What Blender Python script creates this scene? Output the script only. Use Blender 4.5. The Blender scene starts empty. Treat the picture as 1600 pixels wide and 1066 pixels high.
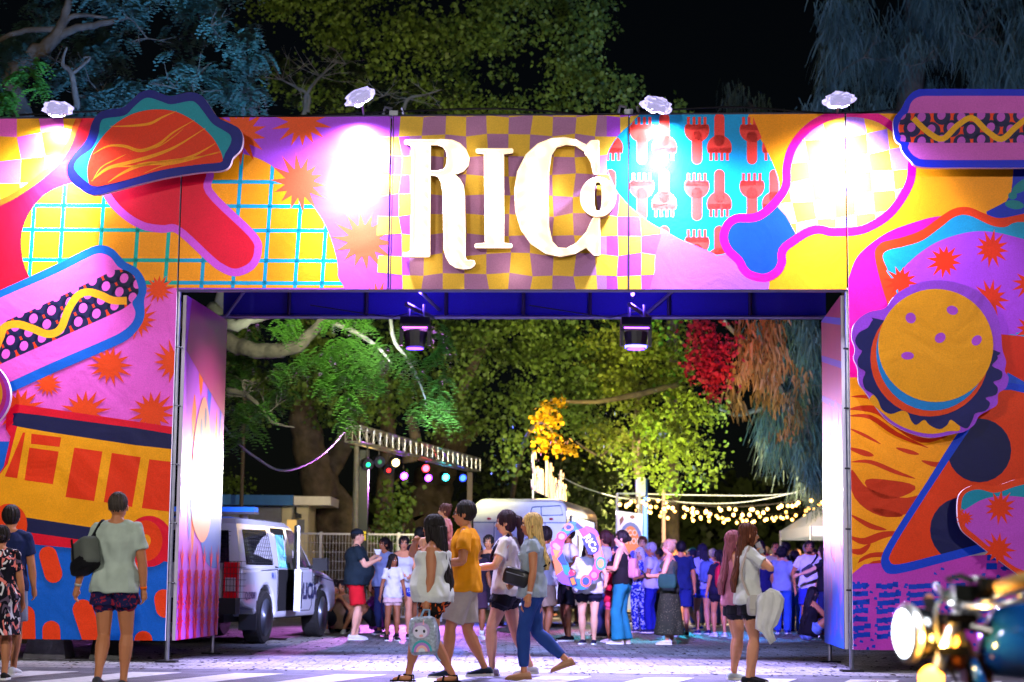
import bpy, bmesh, math, random
import numpy as np
from mathutils import Vector, Matrix
R = math.radians
random.seed(7); RNG = np.random.RandomState(7)
SC = bpy.context.scene
COL = SC.collection
# ------------------------------------------------------------------ camera
FPX, PX0, PY0 = 2880.0, 800.0, 533.0
PITCH, ROLL, CAMH = R(7.26), R(0.6), 1.02
cam_d = bpy.data.cameras.new('camera'); cam = bpy.data.objects.new('camera', cam_d); COL.objects.link(cam)
cam_d.sensor_width = 36.0; cam_d.lens = 36.0*FPX/1600.0
cam_d.clip_start = 0.1; cam_d.clip_end = 2000
CAM_M = Matrix.Translation((0, 0, CAMH)) @ Matrix.Rotation(R(90)+PITCH, 4, 'X') @ Matrix.Rotation(ROLL, 4, 'Z')
cam.matrix_world = CAM_M
cam_d.dof.use_dof = True; cam_d.dof.focus_distance = 19.6; cam_d.dof.aperture_fstop = 2.2
SC.camera = cam
CR = CAM_M.to_3x3()
def ray(px, py):
    return CR @ Vector(((px-PX0)/FPX, -(py-PY0)/FPX, -1.0))
def at(px, py, Y):
    d = ray(px, py); t = Y/d.y
    return Vector((0, 0, CAMH)) + d*t
def ground(px, py):
    d = ray(px, py); t = -CAMH/d.z
    return Vector((d.x*t, d.y*t, 0))
def floor_at(px, Y):
    p = at(px, 900, Y); return Vector((p.x, p.y, 0))
# ------------------------------------------------------------------ sky, night
world = bpy.data.worlds.new('World'); SC.world = world; world.use_nodes = True
wn = world.node_tree; bg = wn.nodes['Background']
sky = wn.nodes.new('ShaderNodeTexSky'); sky.sky_type = 'NISHITA'; sky.sun_disc = False
sky.sun_elevation = R(25); sky.sun_rotation = R(150)
wn.links.new(sky.outputs[0], bg.inputs[0]); bg.inputs[1].default_value = 0.0005
SC.view_settings.view_transform = 'Standard'; SC.view_settings.look = 'None'
SC.view_settings.exposure = 0.0; SC.view_settings.gamma = 1.0
SC.cycles.max_bounces = 6; SC.cycles.diffuse_bounces = 2; SC.cycles.glossy_bounces = 2
SC.cycles.transmission_bounces = 4; SC.cycles.transparent_max_bounces = 6
SC.cycles.sample_clamp_indirect = 2.0; SC.cycles.use_denoising = True
SC.cycles.caustics_reflective = False; SC.cycles.caustics_refractive = False
def lamp(name, kind, loc, color, watts, target=None, size=0.2, spot=60, blend=0.5, parent=None):
    d = bpy.data.lights.new(name, kind); d.color = color; d.energy = watts
    if kind == 'AREA': d.size = size; d.shape = 'DISK'
    else: d.shadow_soft_size = size
    if kind == 'SPOT': d.spot_size = R(spot); d.spot_blend = blend
    o = bpy.data.objects.new(name, d); COL.objects.link(o)
    loc = Vector(loc); o.location = loc
    if target is not None:
        o.rotation_euler = (Vector(target)-loc).to_track_quat('-Z', 'Y').to_euler()
    return o
# ------------------------------------------------------------------ tags
def tag(o, label=None, cat=None, group=None, kind=None):
    if label: o['label'] = label
    if cat: o['category'] = cat
    if group: o['group'] = group
    if kind: o['kind'] = kind
    return o
def empty(name, loc, label=None, cat=None, group=None, rz=0.0):
    o = bpy.data.objects.new(name, None); COL.objects.link(o); o.empty_display_size = 0.1
    o.location = loc; o.rotation_euler = (0, 0, rz)
    return tag(o, label, cat, group)
# ------------------------------------------------------------------ materials
def srgb(h):
    if isinstance(h, tuple): return h
    h = h.lstrip('#'); v = [int(h[i:i+2], 16)/255 for i in (0, 2, 4)]
    return tuple(c/12.92 if c <= .04045 else ((c+.055)/1.055)**2.4 for c in v)
MATS = {}
def mat(name, color=(.5, .5, .5), rough=.6, metal=0, emit=None, estr=0, var=0.0, vscale=8, bump=0.0, bscale=40,
        trans=0.0, alpha=1.0, coat=0.0, spec=0.5, subs=0.0):
    if name in MATS: return MATS[name]
    m = bpy.data.materials.new(name); m.use_nodes = True; nt = m.node_tree; N = nt.nodes; L = nt.links
    p = N['Principled BSDF']; c = srgb(color)
    p.inputs['Base Color'].default_value = (*c, 1); p.inputs['Roughness'].default_value = rough
    p.inputs['Metallic'].default_value = metal; p.inputs['Specular IOR Level'].default_value = spec
    if trans: p.inputs['Transmission Weight'].default_value = trans
    if alpha < 1: p.inputs['Alpha'].default_value = alpha
    if coat: p.inputs['Coat Weight'].default_value = coat; p.inputs['Coat Roughness'].default_value = .05
    if emit is not None:
        p.inputs['Emission Color'].default_value = (*srgb(emit), 1); p.inputs['Emission Strength'].default_value = estr
    if var or bump:
        tc = N.new('ShaderNodeTexCoord')
    if var:
        nz = N.new('ShaderNodeTexNoise'); nz.inputs['Scale'].default_value = vscale; nz.inputs['Detail'].default_value = 5
        L.new(tc.outputs['Object'], nz.inputs['Vector'])
        mr = N.new('ShaderNodeMapRange'); mr.inputs[1].default_value = .3; mr.inputs[2].default_value = .7
        mr.inputs[3].default_value = 1-var; mr.inputs[4].default_value = 1+var
        L.new(nz.outputs[0], mr.inputs[0])
        mx = N.new('ShaderNodeVectorMath'); mx.operation = 'SCALE'; mx.inputs[0].default_value = c
        L.new(mr.outputs[0], mx.inputs['Scale']); L.new(mx.outputs[0], p.inputs['Base Color'])
    if bump:
        nb = N.new('ShaderNodeTexNoise'); nb.inputs['Scale'].default_value = bscale; nb.inputs['Detail'].default_value = 4
        L.new(tc.outputs['Object'], nb.inputs['Vector'])
        b = N.new('ShaderNodeBump'); b.inputs['Strength'].default_value = bump; b.inputs['Distance'].default_value = .02
        L.new(nb.outputs[0], b.inputs['Height']); L.new(b.outputs[0], p.inputs['Normal'])
    MATS[name] = m
    return m
# ------------------------------------------------------------------ mesh builder (vertices in world space)
class MB:
    def __init__(s): s.v = []; s.f = []; s.mi = []; s.ms = []; s.cur = 0
    def use(s, m):
        if m not in s.ms: s.ms.append(m)
        s.cur = s.ms.index(m); return s
    def add(s, vs, fs):
        o = len(s.v); s.v += [tuple(x) for x in vs]
        for f in fs: s.f.append([i+o for i in f]); s.mi.append(s.cur)
        return s
    def box(s, c, size, rot=None):
        c = Vector(c); h = Vector(size)*.5
        vs = [Vector((x*h.x, y*h.y, z*h.z)) for x in (-1, 1) for y in (-1, 1) for z in (-1, 1)]
        if rot is not None: vs = [rot @ v for v in vs]
        return s.add([c+v for v in vs], [(0, 1, 3, 2), (4, 6, 7, 5), (0, 4, 5, 1), (2, 3, 7, 6), (0, 2, 6, 4), (1, 5, 7, 3)])
    def tube(s, pts, r, n=8, cap=True):
        pts = [Vector(p) for p in pts]; k = len(pts)
        rs = r if isinstance(r, (list, tuple)) else [r]*k
        rings = []; up = None
        for i, p in enumerate(pts):
            d = (pts[min(i+1, k-1)]-pts[max(i-1, 0)])
            d = d.normalized() if d.length > 1e-9 else Vector((0, 0, 1))
            if up is None: up = Vector((0, 0, 1)) if abs(d.z) < .9 else Vector((1, 0, 0))
            a = d.cross(up).normalized(); b = a.cross(d).normalized(); up = b
            rings.append([p+(a*math.cos(t)+b*math.sin(t))*rs[i] for t in [2*math.pi*j/n for j in range(n)]])
        vs = [v for ring in rings for v in ring]; fs = []
        for i in range(k-1):
            for j in range(n):
                j2 = (j+1) % n
                fs.append((i*n+j, i*n+j2, (i+1)*n+j2, (i+1)*n+j))
        if cap: fs.append(tuple(range(n-1, -1, -1))); fs.append(tuple((k-1)*n+j for j in range(n)))
        return s.add(vs, fs)
    def ball(s, c, r, n=10, m=6, rot=None):
        r = Vector((r, r, r)) if not hasattr(r, '__len__') else Vector(r); c = Vector(c)
        vs = [Vector((0, 0, r.z))]; fs = []
        for i in range(1, m):
            a = math.pi*i/m
            for j in range(n):
                b = 2*math.pi*j/n
                vs.append(Vector((r.x*math.sin(a)*math.cos(b), r.y*math.sin(a)*math.sin(b), r.z*math.cos(a))))
        vs.append(Vector((0, 0, -r.z)))
        for j in range(n): fs.append((0, 1+j, 1+(j+1) % n))
        for i in range(m-2):
            for j in range(n):
                a = 1+i*n+j; b = 1+i*n+(j+1) % n
                fs.append((a, a+n, b+n, b))
        L = len(vs)-1
        for j in range(n): fs.append((L, 1+(m-2)*n+(j+1) % n, 1+(m-2)*n+j))
        if rot is not None: vs = [rot @ v for v in vs]
        return s.add([c+v for v in vs], fs)
    def loft(s, rings, cap=True, closed=True):
        n = len(rings[0]); vs = [v for r in rings for v in r]; fs = []
        for i in range(len(rings)-1):
            for j in range(n if closed else n-1):
                j2 = (j+1) % n; fs.append((i*n+j, i*n+j2, (i+1)*n+j2, (i+1)*n+j))
        if cap: fs.append(tuple(range(n-1, -1, -1))); fs.append(tuple((len(rings)-1)*n+j for j in range(n)))
        return s.add(vs, fs)
    def mesh(s, name, origin=(0, 0, 0), smooth=False):
        me = bpy.data.meshes.new(name); o = Vector(origin)
        me.from_pydata([(v[0]-o.x, v[1]-o.y, v[2]-o.z) for v in s.v], [], s.f)
        for m in s.ms: me.materials.append(m)
        if len(s.ms) > 1: me.polygons.foreach_set('material_index', s.mi)
        if smooth: me.polygons.foreach_set('use_smooth', [True]*len(me.polygons))
        me.update(); return me
    def build(s, name, parent=None, smooth=False, label=None, cat=None, group=None, kind=None, loc=None, fixn=True, bevel=0):
        """parent: location-only chain, vertices stay where they were written"""
        if parent is not None:
            o = Vector(parent.get('_o', (0, 0, 0))) if '_o' in parent.keys() else Vector(parent.location)
            ob = bpy.data.objects.new(name, s.mesh(name, o, smooth)); ob.parent = parent; ORIG[ob.name] = o
        else:
            if loc is None and s.v:
                a = np.array(s.v); loc = ((a[:, 0].min()+a[:, 0].max())/2, (a[:, 1].min()+a[:, 1].max())/2, a[:, 2].min())
            ob = bpy.data.objects.new(name, s.mesh(name, loc, smooth)); ob.location = loc; ORIG[ob.name] = Vector(loc)
        COL.objects.link(ob)
        if fixn:
            bm = bmesh.new(); bm.from_mesh(ob.data); bmesh.ops.recalc_face_normals(bm, faces=bm.faces)
            if bevel: bmesh.ops.bevel(bm, geom=bm.edges[:]+bm.verts[:], offset=bevel, segments=1, affect='EDGES', clamp_overlap=True)
            bm.to_mesh(ob.data); bm.free()
        return tag(ob, label, cat, group, kind)
ORIG = {}
def child(mb, name, parent, smooth=False, **k):
    """part or sub-part of an unrotated thing; vertices in world space"""
    o = ORIG.get(parent.name, Vector(parent.location))
    ob = bpy.data.objects.new(name, mb.mesh(name, o, smooth)); ob.parent = parent; COL.objects.link(ob)
    ORIG[ob.name] = o
    if k.pop('fixn', True):
        bm = bmesh.new(); bm.from_mesh(ob.data); bmesh.ops.recalc_face_normals(bm, faces=bm.faces); bm.to_mesh(ob.data); bm.free()
    return tag(ob, **k)
def copy_tree(o, parent=None, loc=None, label=None, rz=None):
    c = o.copy(); COL.objects.link(c)
    if parent is not None: c.parent = parent
    if loc is not None: c.location = loc
    if rz is not None: c.rotation_euler = (0, 0, rz)
    if label: c['label'] = label
    for ch in list(o.children): copy_tree(ch, c)
    return c
# ------------------------------------------------------------------ 2D helpers
def smooth_loop(pts, k=6, closed=True):
    n = len(pts); out = []
    rng = range(n) if closed else range(n-1)
    for i in rng:
        g = (lambda j: pts[j % n]) if closed else (lambda j: pts[max(0, min(n-1, j))])
        p0, p1, p2, p3 = g(i-1), g(i), g(i+1), g(i+2)
        for q in range(k):
            t = q/k
            out.append(tuple(.5*((2*p1[a])+(-p0[a]+p2[a])*t+(2*p0[a]-5*p1[a]+4*p2[a]-p3[a])*t*t+(-p0[a]+3*p1[a]-3*p2[a]+p3[a])*t**3) for a in range(len(p1))))
    if not closed: out.append(tuple(pts[-1]))
    return out
def area2(p): return sum(p[i][0]*p[(i+1) % len(p)][1]-p[(i+1) % len(p)][0]*p[i][1] for i in range(len(p)))/2
def offset(p, d):
    """positive grows"""
    s = 1 if area2(p) > 0 else -1; n = len(p); out = []
    for i in range(n):
        a, b, c = Vector(p[i-1][:2]), Vector(p[i][:2]), Vector(p[(i+1) % n][:2])
        e1 = (b-a); e2 = (c-b)
        if e1.length < 1e-6: e1 = e2
        if e2.length < 1e-6: e2 = e1
        n1 = Vector((e1.y, -e1.x)).normalized(); n2 = Vector((e2.y, -e2.x)).normalized()
        m = n1+n2
        m = m.normalized() if m.length > 1e-6 else n1
        k = min(1.6, 1/max(.3, m.dot(n1)))
        out.append(tuple(b+m*d*k*s))
    return out
def clip(sub, cv):
    """Sutherland-Hodgman; cv convex"""
    if area2(cv) < 0: cv = cv[::-1]
    out = list(sub)
    for i in range(len(cv)):
        a = cv[i]; b = cv[(i+1) % len(cv)]; ex, ey = b[0]-a[0], b[1]-a[1]
        ins = lambda p: ex*(p[1]-a[1])-ey*(p[0]-a[0])
        src = out; out = []
        for j in range(len(src)):
            p, q = src[j-1], src[j]; dp, dq = ins(p), ins(q)
            if (dp >= 0) != (dq >= 0):
                t = dp/(dp-dq); out.append((p[0]+(q[0]-p[0])*t, p[1]+(q[1]-p[1])*t))
            if dq >= 0: out.append(q)
        if len(out) < 3: return []
    res = []
    for p in out:
        if not res or abs(p[0]-res[-1][0])+abs(p[1]-res[-1][1]) > 1e-4: res.append(p)
    if len(res) > 2 and abs(res[0][0]-res[-1][0])+abs(res[0][1]-res[-1][1]) < 1e-4: res.pop()
    return res if len(res) > 2 else []
def ell(cx, cy, rx, ry, n=32, rot=0):
    c, s = math.cos(rot), math.sin(rot); o = []
    for i in range(n):
        t = 2*math.pi*i/n; x, y = rx*math.cos(t), ry*math.sin(t)
        o.append((cx+x*c-y*s, cy+x*s+y*c))
    return o
def star(cx, cy, r, n=12, ri=.55, rot=.1):
    o = []
    for i in range(2*n):
        t = math.pi*i/n+rot; q = r if i % 2 == 0 else r*ri
        q *= 1+.12*math.sin(i*2.7+cx) if i % 2 == 0 else 1
        o.append((cx+q*math.cos(t), cy+q*math.sin(t)))
    return o
def ribbon(pts, w, k=6, taper=False):
    c = smooth_loop(pts, k, False); n = len(c); L = []; Rr = []
    for i in range(n):
        a = Vector(c[max(0, i-1)]); b = Vector(c[min(n-1, i+1)]); d = (b-a).normalized(); q = Vector((d.y, -d.x))
        h = w/2*(1 if not taper else max(.12, math.sin(math.pi*(i+.5)/n)))
        L.append(tuple(Vector(c[i])+q*h)); Rr.append(tuple(Vector(c[i])-q*h))
    return L+Rr[::-1]
def ribbon_quads(pts, w, k=6, taper=False):
    p = ribbon(pts, w, k, taper); n = len(p)//2
    return [[p[i], p[i+1], p[2*n-2-i], p[2*n-1-i]] for i in range(n-1)]
def capsule(a, b, r, n=8):
    a = Vector(a); b = Vector(b); d = (b-a); an = math.atan2(d.y, d.x); o = []
    for i in range(n+1):
        t = an-math.pi/2+math.pi*i/n; o.append((b.x+r*math.cos(t), b.y+r*math.sin(t)))
    for i in range(n+1):
        t = an+math.pi/2+math.pi*i/n; o.append((a.x+r*math.cos(t), a.y+r*math.sin(t)))
    return o
def text_mesh(s, size=1.0, bold=0.0, extrude=0.0, sx=1.0, spacing=1.0):
    cu = bpy.data.curves.new('t', 'FONT'); cu.body = s; cu.size = size; cu.offset = bold; cu.extrude = extrude
    cu.align_x = 'CENTER'; cu.align_y = 'CENTER'; cu.space_character = spacing; cu.resolution_u = 3
    o = bpy.data.objects.new('t', cu); COL.objects.link(o)
    dg = bpy.context.evaluated_depsgraph_get(); me = bpy.data.meshes.new_from_object(o.evaluated_get(dg))
    vs = [(v.co.x*sx, v.co.y, v.co.z) for v in me.vertices]; fs = [tuple(p.vertices) for p in me.polygons]
    bpy.data.objects.remove(o); bpy.data.curves.remove(cu); bpy.data.meshes.remove(me)
    return vs, fs
def shape_mesh(loops, depth):
    """flat shape with holes, thickness depth (z -depth/2..depth/2)"""
    cu = bpy.data.curves.new('s', 'CURVE'); cu.dimensions = '2D'; cu.fill_mode = 'BOTH'; cu.extrude = depth/2
    for lp in loops:
        sp = cu.splines.new('POLY'); sp.points.add(len(lp)-1); sp.use_cyclic_u = True
        for i, p in enumerate(lp): sp.points[i].co = (p[0], p[1], 0, 1)
    o = bpy.data.objects.new('s', cu); COL.objects.link(o)
    dg = bpy.context.evaluated_depsgraph_get(); me = bpy.data.meshes.new_from_object(o.evaluated_get(dg))
    vs = [tuple(v.co) for v in me.vertices]; fs = [tuple(p.vertices) for p in me.polygons]
    bpy.data.objects.remove(o); bpy.data.curves.remove(cu); bpy.data.meshes.remove(me)
    return vs, fs
# ------------------------------------------------------------------ arch frame of reference
YAW = R(3.8); AO = Vector((0, 21.0, 0))
AU = Vector((math.cos(YAW), -math.sin(YAW), 0)); AW = Vector((math.sin(YAW), math.cos(YAW), 0))
def arch(u, v, w=0.0): return AO + AU*u + Vector((0, 0, v)) + AW*w
def uv(px, py, w=0.0):
    d = ray(px, py); o = Vector((0, 0, CAMH)); base = AO+AW*w
    t = (base-o).dot(AW)/d.dot(AW); P = o+d*t
    return ((P-AO).dot(AU), P.z)
# ================================================================== palette
PINK, YEL, TEAL, RED, ORA, BLU, NAVY = '#EA70CE', '#F2A41A', '#10A898', '#DE0C38', '#E84A12', '#0A6CC4', '#15184C'
PUR, MAG, CYA, SAL, LPUR = '#B057E2', '#F0089A', '#12A2DA', '#F2524C', '#A668E2'
def vinyl(h, wr=0.0):
    n = 'printed_vinyl_'+h.strip('#')
    if n in MATS: return MATS[n]
    c = srgb(h); mx = max(c); c = tuple(v*(v/mx)**.22 for v in c)
    m = mat(n, c, rough=.45, var=.05, vscale=3, spec=.18)
    nt = m.node_tree; N = nt.nodes; L = nt.links; p = N['Principled BSDF']; tc = N.new('ShaderNodeTexCoord')
    geo = N.new('ShaderNodeNewGeometry')
    src = p.inputs['Base Color'].links[0].from_socket
    g1 = N.new('ShaderNodeTexNoise'); g1.inputs['Scale'].default_value = 70; g1.inputs['Detail'].default_value = 1; L.new(geo.outputs['Position'], g1.inputs['Vector'])
    gr = N.new('ShaderNodeMapRange'); gr.inputs[1].default_value = .25; gr.inputs[2].default_value = .75; gr.inputs[3].default_value = .9; gr.inputs[4].default_value = 1.10; L.new(g1.outputs[0], gr.inputs[0])
    gs = N.new('ShaderNodeVectorMath'); gs.operation = 'SCALE'; L.new(src, gs.inputs[0]); L.new(gr.outputs[0], gs.inputs['Scale']); L.new(gs.outputs[0], p.inputs['Base Color'])
    a = N.new('ShaderNodeTexNoise'); a.inputs['Scale'].default_value = 1.6; a.inputs['Detail'].default_value = 5; a.inputs['Distortion'].default_value = .8
    b = N.new('ShaderNodeTexNoise'); b.inputs['Scale'].default_value = 160; b.inputs['Detail'].default_value = 2
    L.new(geo.outputs['Position'], a.inputs['Vector']); L.new(geo.outputs['Position'], b.inputs['Vector'])
    b1 = N.new('ShaderNodeBump'); b1.inputs['Strength'].default_value = .22; b1.inputs['Distance'].default_value = .06
    b2 = N.new('ShaderNodeBump'); b2.inputs['Strength'].default_value = .25; b2.inputs['Distance'].default_value = .004
    L.new(a.outputs[0], b1.inputs['Height']); L.new(b.outputs[0], b2.inputs['Height'])
    L.new(b1.outputs[0], b2.inputs['Normal']); L.new(b2.outputs[0], p.inputs['Normal'])
    return m
ALU = mat('scaffold_steel', '#8C8F99', rough=.38, metal=.85, var=.15, vscale=12)
BLK = mat('black_metal', '#0B0B0E', rough=.45, spec=.4)
WHT = mat('white_paint', '#D8D8DA', rough=.5, var=.06)
# ================================================================== entrance arch
ARCH = empty('entrance_arch', arch(0, 0, 1.1), 'huge carnival coloured entrance arch of printed fabric panels with food pictures over the street', 'entrance arch')
VT, VB, VG = 6.345, 4.297, .245
PANELS = [('tower_panel', -7.1, -3.925, VG, VT), ('banner_panel', -3.905, -1.455, VB, VT), ('banner_panel', -1.435, 1.325, VB, VT),
          ('banner_panel', 1.345, 3.815, VB, VT), ('tower_panel', 3.835, 7.4, VG, VT)]
panel_obs = []; panel_px = []
edge_m = mat('canvas_edge', '#C9C3CC', rough=.7)
for nm, u0, u1, v0, v1 in PANELS:
    b = MB(); b.use(edge_m)
    vs = [arch(u, v, w) for w in (0, .035) for u, v in ((u0, v0), (u1, v0), (u1, v1), (u0, v1))]
    b.add(vs, [(0, 1, 2, 3), (7, 6, 5, 4), (0, 4, 5, 1), (1, 5, 6, 2), (2, 6, 7, 3), (3, 7, 4, 0)])
    panel_obs.append(child(b, nm, ARCH)); panel_px.append([(u0, v0), (u1, v0), (u1, v1), (u0, v1)])
ART = {}; ART_ORDER = []
LAY = [0]
def art(name, color, polys, key=None, only=None):
    """polys in photo pixels of the arch face; one level up per call"""
    LAY[0] += 1
    if polys and isinstance(polys[0][0], (int, float)): polys = [polys]
    for pi, rect in enumerate(panel_px):
        if only is not None and pi not in only: continue
        for p in polys:
            q = clip([uv(*a) for a in p], rect)
            if q and abs(area2(q)) > 2e-5:
                k = (pi, name, key if key is not None else name)
                if k not in ART: ART[k] = MB()
                w = -.00009*LAY[0]-.0008
                ART[k].use(vinyl(color)).add([arch(a, c, w) for a, c in q], [tuple(range(len(q)))])
def Z(pts, ox, oy, s): return [(ox+a/s, oy+b/s) for a, b in pts]
def cells(x0, y0, x1, y1, cw, ch, jit, ang=0.0, par=0):
    nx, ny = int((x1-x0)/cw)+2, int((y1-y0)/ch)+2; r = random.Random(int(x0*7+y0))
    cx, cy = (x0+x1)/2, (y0+y1)/2; ca, sa = math.cos(ang), math.sin(ang)
    P = {}
    for i in range(nx+1):
        for j in range(ny+1):
            x, y = x0+i*cw-cx+r.uniform(-jit, jit), y0+j*ch-cy+r.uniform(-jit, jit)
            P[i, j] = (cx+x*ca-y*sa, cy+x*sa+y*ca)
    return [[P[i, j], P[i+1, j], P[i+1, j+1], P[i, j+1]] for i in range(nx) for j in range(ny) if (i+j+par) % 2 == 0]
def inside(shape, polys):
    return [q for q in (clip(shape, c) for c in polys) if q]
def uvr(x0, y0, x1, y1): return [(x0, y0), (x1, y0), (x1, y1), (x0, y1)]
def px_dots(pts, r): return [ell(x, y, r, r, 14) for x, y in pts]
LT, B1, B2, B3, RT = 0, 1, 2, 3, 4
# ---- backgrounds
art('printed_background', PINK, uvr(-600, 100, 292, 700), 'lt', [LT])
art('printed_background', BLU, uvr(-600, 690, 300, 1100), 'lt', [LT])
art('printed_background', PUR, uvr(250, 100, 1100, 520), 'b1', [B1, B2, B3])
art('printed_background', YEL, uvr(1120, 100, 1400, 520), 'b3', [B3])
art('printed_background', YEL, uvr(1300, 100, 2300, 620), 'rt', [RT])
# ---- left top pink/yellow check
lchk = uvr(-600, 150, 135, 345)
art('printed_check', '#F5B62A', inside(lchk, cells(-600, 158, 135, 345, 37, 37, 5, -.08)), 'ltc', [LT])
# ---- red swoosh + grid ellipse
sw = smooth_loop([(-300, 420), (-120, 370), (0, 322), (45, 296), (80, 268), (108, 235), (128, 186), (150, 150), (330, 150), (330, 300), (200, 420), (120, 500), (-300, 500)], 4)
art('printed_swoosh', '#F0701E', offset(sw, 9), None, [LT])
art('printed_swoosh', RED, sw, 'sw2', [LT])
art('printed_swoosh', PUR, uvr(277, 150, 620, 300), 'b1p', [B1])
ge = smooth_loop([(33, 385), (42, 340), (72, 303), (118, 284), (190, 262), (270, 246), (360, 238), (420, 256), (470, 300), (505, 345), (524, 395), (528, 430), (520, 470), (300, 520), (120, 520), (50, 440)], 6)
ge_c = clip(ge, uvr(-10, 100, 600, 450))
art('printed_grid_tablecloth', YEL, ge_c)
grid = []
for k, x in enumerate((52, 98, 160, 216, 265, 322, 371, 420, 468, 510)):
    grid.append([(x+8-3, 230), (x+8+3, 230), (x-8+3, 460), (x-8-3, 460)])
for y in (283, 321, 359, 406, 441): grid.append([(20, y-3), (540, y-1), (540, y+5), (20, y+3)])
art('printed_grid_tablecloth', TEAL, inside(ge_c, grid[:5]+grid[10:]) , 'gl', [LT])
art('printed_grid_tablecloth', '#0FA2BE', inside(ge_c, grid), 'gl', [B1])
art('printed_grid_tablecloth', TEAL, inside(ge_c, grid[5:6]), 'gl', [LT])
# ---- orange stars of the left beam
STL = [(375, 208, 46), (472, 190, 44), (468, 286, 46), (572, 268, 46), (568, 376, 50), (590, 470, 30)]
art('printed_starburst', '#E8642A', [star(a, b, c, 14, .5, .2) for a, b, c in STL[:2]], 's0', [B1])
art('printed_starburst', '#E86040', [star(a, b, c, 14, .5, .1) for a, b, c in STL[2:]], 's1', [B1])
art('printed_grid_tablecloth', YEL, [], 'x')
# ---- red pan with pink rim
pan = smooth_loop([(174, 304), (197, 330), (225, 347), (253, 352), (281, 354), (332, 400), (349, 413), (368, 420), (389, 411), (397, 392), (389, 370), (322, 303), (322, 268), (300, 240), (200, 240), (165, 275)], 5)
art('printed_pan', '#C95AC8', offset(pan, 12), 'pan')
art('printed_pan', '#D80C3E', pan, 'pan')
# ---- beam centre check
art('printed_background', '#A87CA4', uvr(640, 150, 948, 520), 'mauve', [B2])  # purple shifted to mauve for the warmer light on the centre panel
art('printed_check', '#E0BC4C', cells(592, 150, 1050, 470, 34, 31, 3.2), 'cc', [B1, B2, B3])
# clean area left of 600 is covered by beam purple blobs at the seam
lo = smooth_loop([(592, 150), (604, 250), (606, 360), (598, 450), (590, 520), (560, 520), (560, 150)], 3)
# ---- blue blob with forks
fb = smooth_loop(Z([(25, 390), (32, 330), (60, 275), (100, 225), (150, 180), (210, 120), (300, 90), (740, 90), (760, 150), (810, 230), (855, 310), (893, 390), (925, 490), (905, 600), (800, 650), (640, 858), (530, 825), (430, 790), (310, 725), (235, 680), (150, 610), (80, 530), (40, 450)], 940, 140, 3.33), 3)
lp = Z([(220, 600), (310, 725), (282, 850), (278, 940), (290, 1090), (810, 1090), (870, 960), (860, 800), (640, 700)], 940, 140, 3.33)
art('printed_backdrop', LPUR, smooth_loop(lp, 3), 'lp', [B3])
art('printed_fork_pattern', CYA, fb, 'fk')
def fork(cx, cy, up):
    s = 1 if up else -1; r = 19.5
    head = [(cx+r*math.cos(t), cy+s*r*math.sin(t)) for t in [R(-25)+R(230)*i/16 for i in range(17)]]
    tines = []
    for k in range(4):
        x = cx-15.5+k*8.6; tines.append([(x, cy+s*-20), (x+4.4, cy+s*-20), (x+4.4, cy-s*2), (x, cy-s*2)])
    head2 = [(cx-18, cy-s*8), (cx+18, cy-s*8), (cx+18, cy), (cx-18, cy)]
    return [head, head2]+tines+[capsule((cx, cy+s*10), (cx, cy+s*46), 8)]
fk = []
for x, y, u in [(1003, 203, 1), (1089, 203, 1), (1175, 203, 1), (1003, 291, 1), (1089, 291, 1), (1175, 291, 1), (1003, 379, 1), (1089, 379, 1), (1175, 379, 1),
                (954, 231, 0), (1038, 231, 0), (1124, 231, 0), (1210, 231, 0), (954, 319, 0), (1038, 319, 0), (1124, 319, 0), (1210, 319, 0), (1038, 407, 0), (1124, 407, 0)]:
    fk += fork(x, y, u)
# clip forks with the (nearly convex) blob hull
hull = [fb[i] for i in range(0, len(fb), 3)]
def convex_hull(P):
    P = sorted(set(P)); lo = []; up = []
    for p in P:
        while len(lo) > 1 and (lo[-1][0]-lo[-2][0])*(p[1]-lo[-2][1])-(lo[-1][1]-lo[-2][1])*(p[0]-lo[-2][0]) <= 0: lo.pop()
        lo.append(p)
    for p in reversed(P):
        while len(up) > 1 and (up[-1][0]-up[-2][0])*(p[1]-up[-2][1])-(up[-1][1]-up[-2][1])*(p[0]-up[-2][0]) <= 0: up.pop()
        up.append(p)
    return lo[:-1]+up[:-1]
hull = offset(convex_hull(fb), -1)
art('printed_fork_pattern', SAL, [q for q in (clip(f, hull) for f in fk) if q], 'fk')
# ---- drumstick
dr = [(1222, 288), (1223, 262), (1230, 233), (1246, 208), (1270, 187), (1300, 174), (1330, 170), (1360, 174), (1385, 184), (1412, 206), (1430, 236), (1431, 266), (1427, 289), (1412, 317), (1393, 340), (1370, 356), (1342, 367), (1300, 369),
      (1279, 365), (1262, 370), (1245, 381), (1229, 394), (1228, 412), (1218, 430), (1196, 441), (1170, 436), (1156, 424), (1149, 411), (1132, 394), (1124, 371), (1132, 347), (1150, 335), (1176, 334), (1192, 326), (1210, 308)]
dr = smooth_loop(dr, 4); dri = offset(dr, -13)
art('printed_drumstick', MAG, dr, 'drum')
art('printed_drumstick', '#F3BC48', dri, 'drum')
art('printed_drumstick', '#B288EE', inside(dri, cells(1200, 150, 1450, 380, 32, 31, 2.5, -.13, 1)), 'drum')
bone = clip(dri, [(1050, 230), (1219, 322), (1228, 338), (1250, 362), (1250, 520), (1050, 520)])
art('printed_drumstick', '#0A55F0', bone, 'drum')
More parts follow.
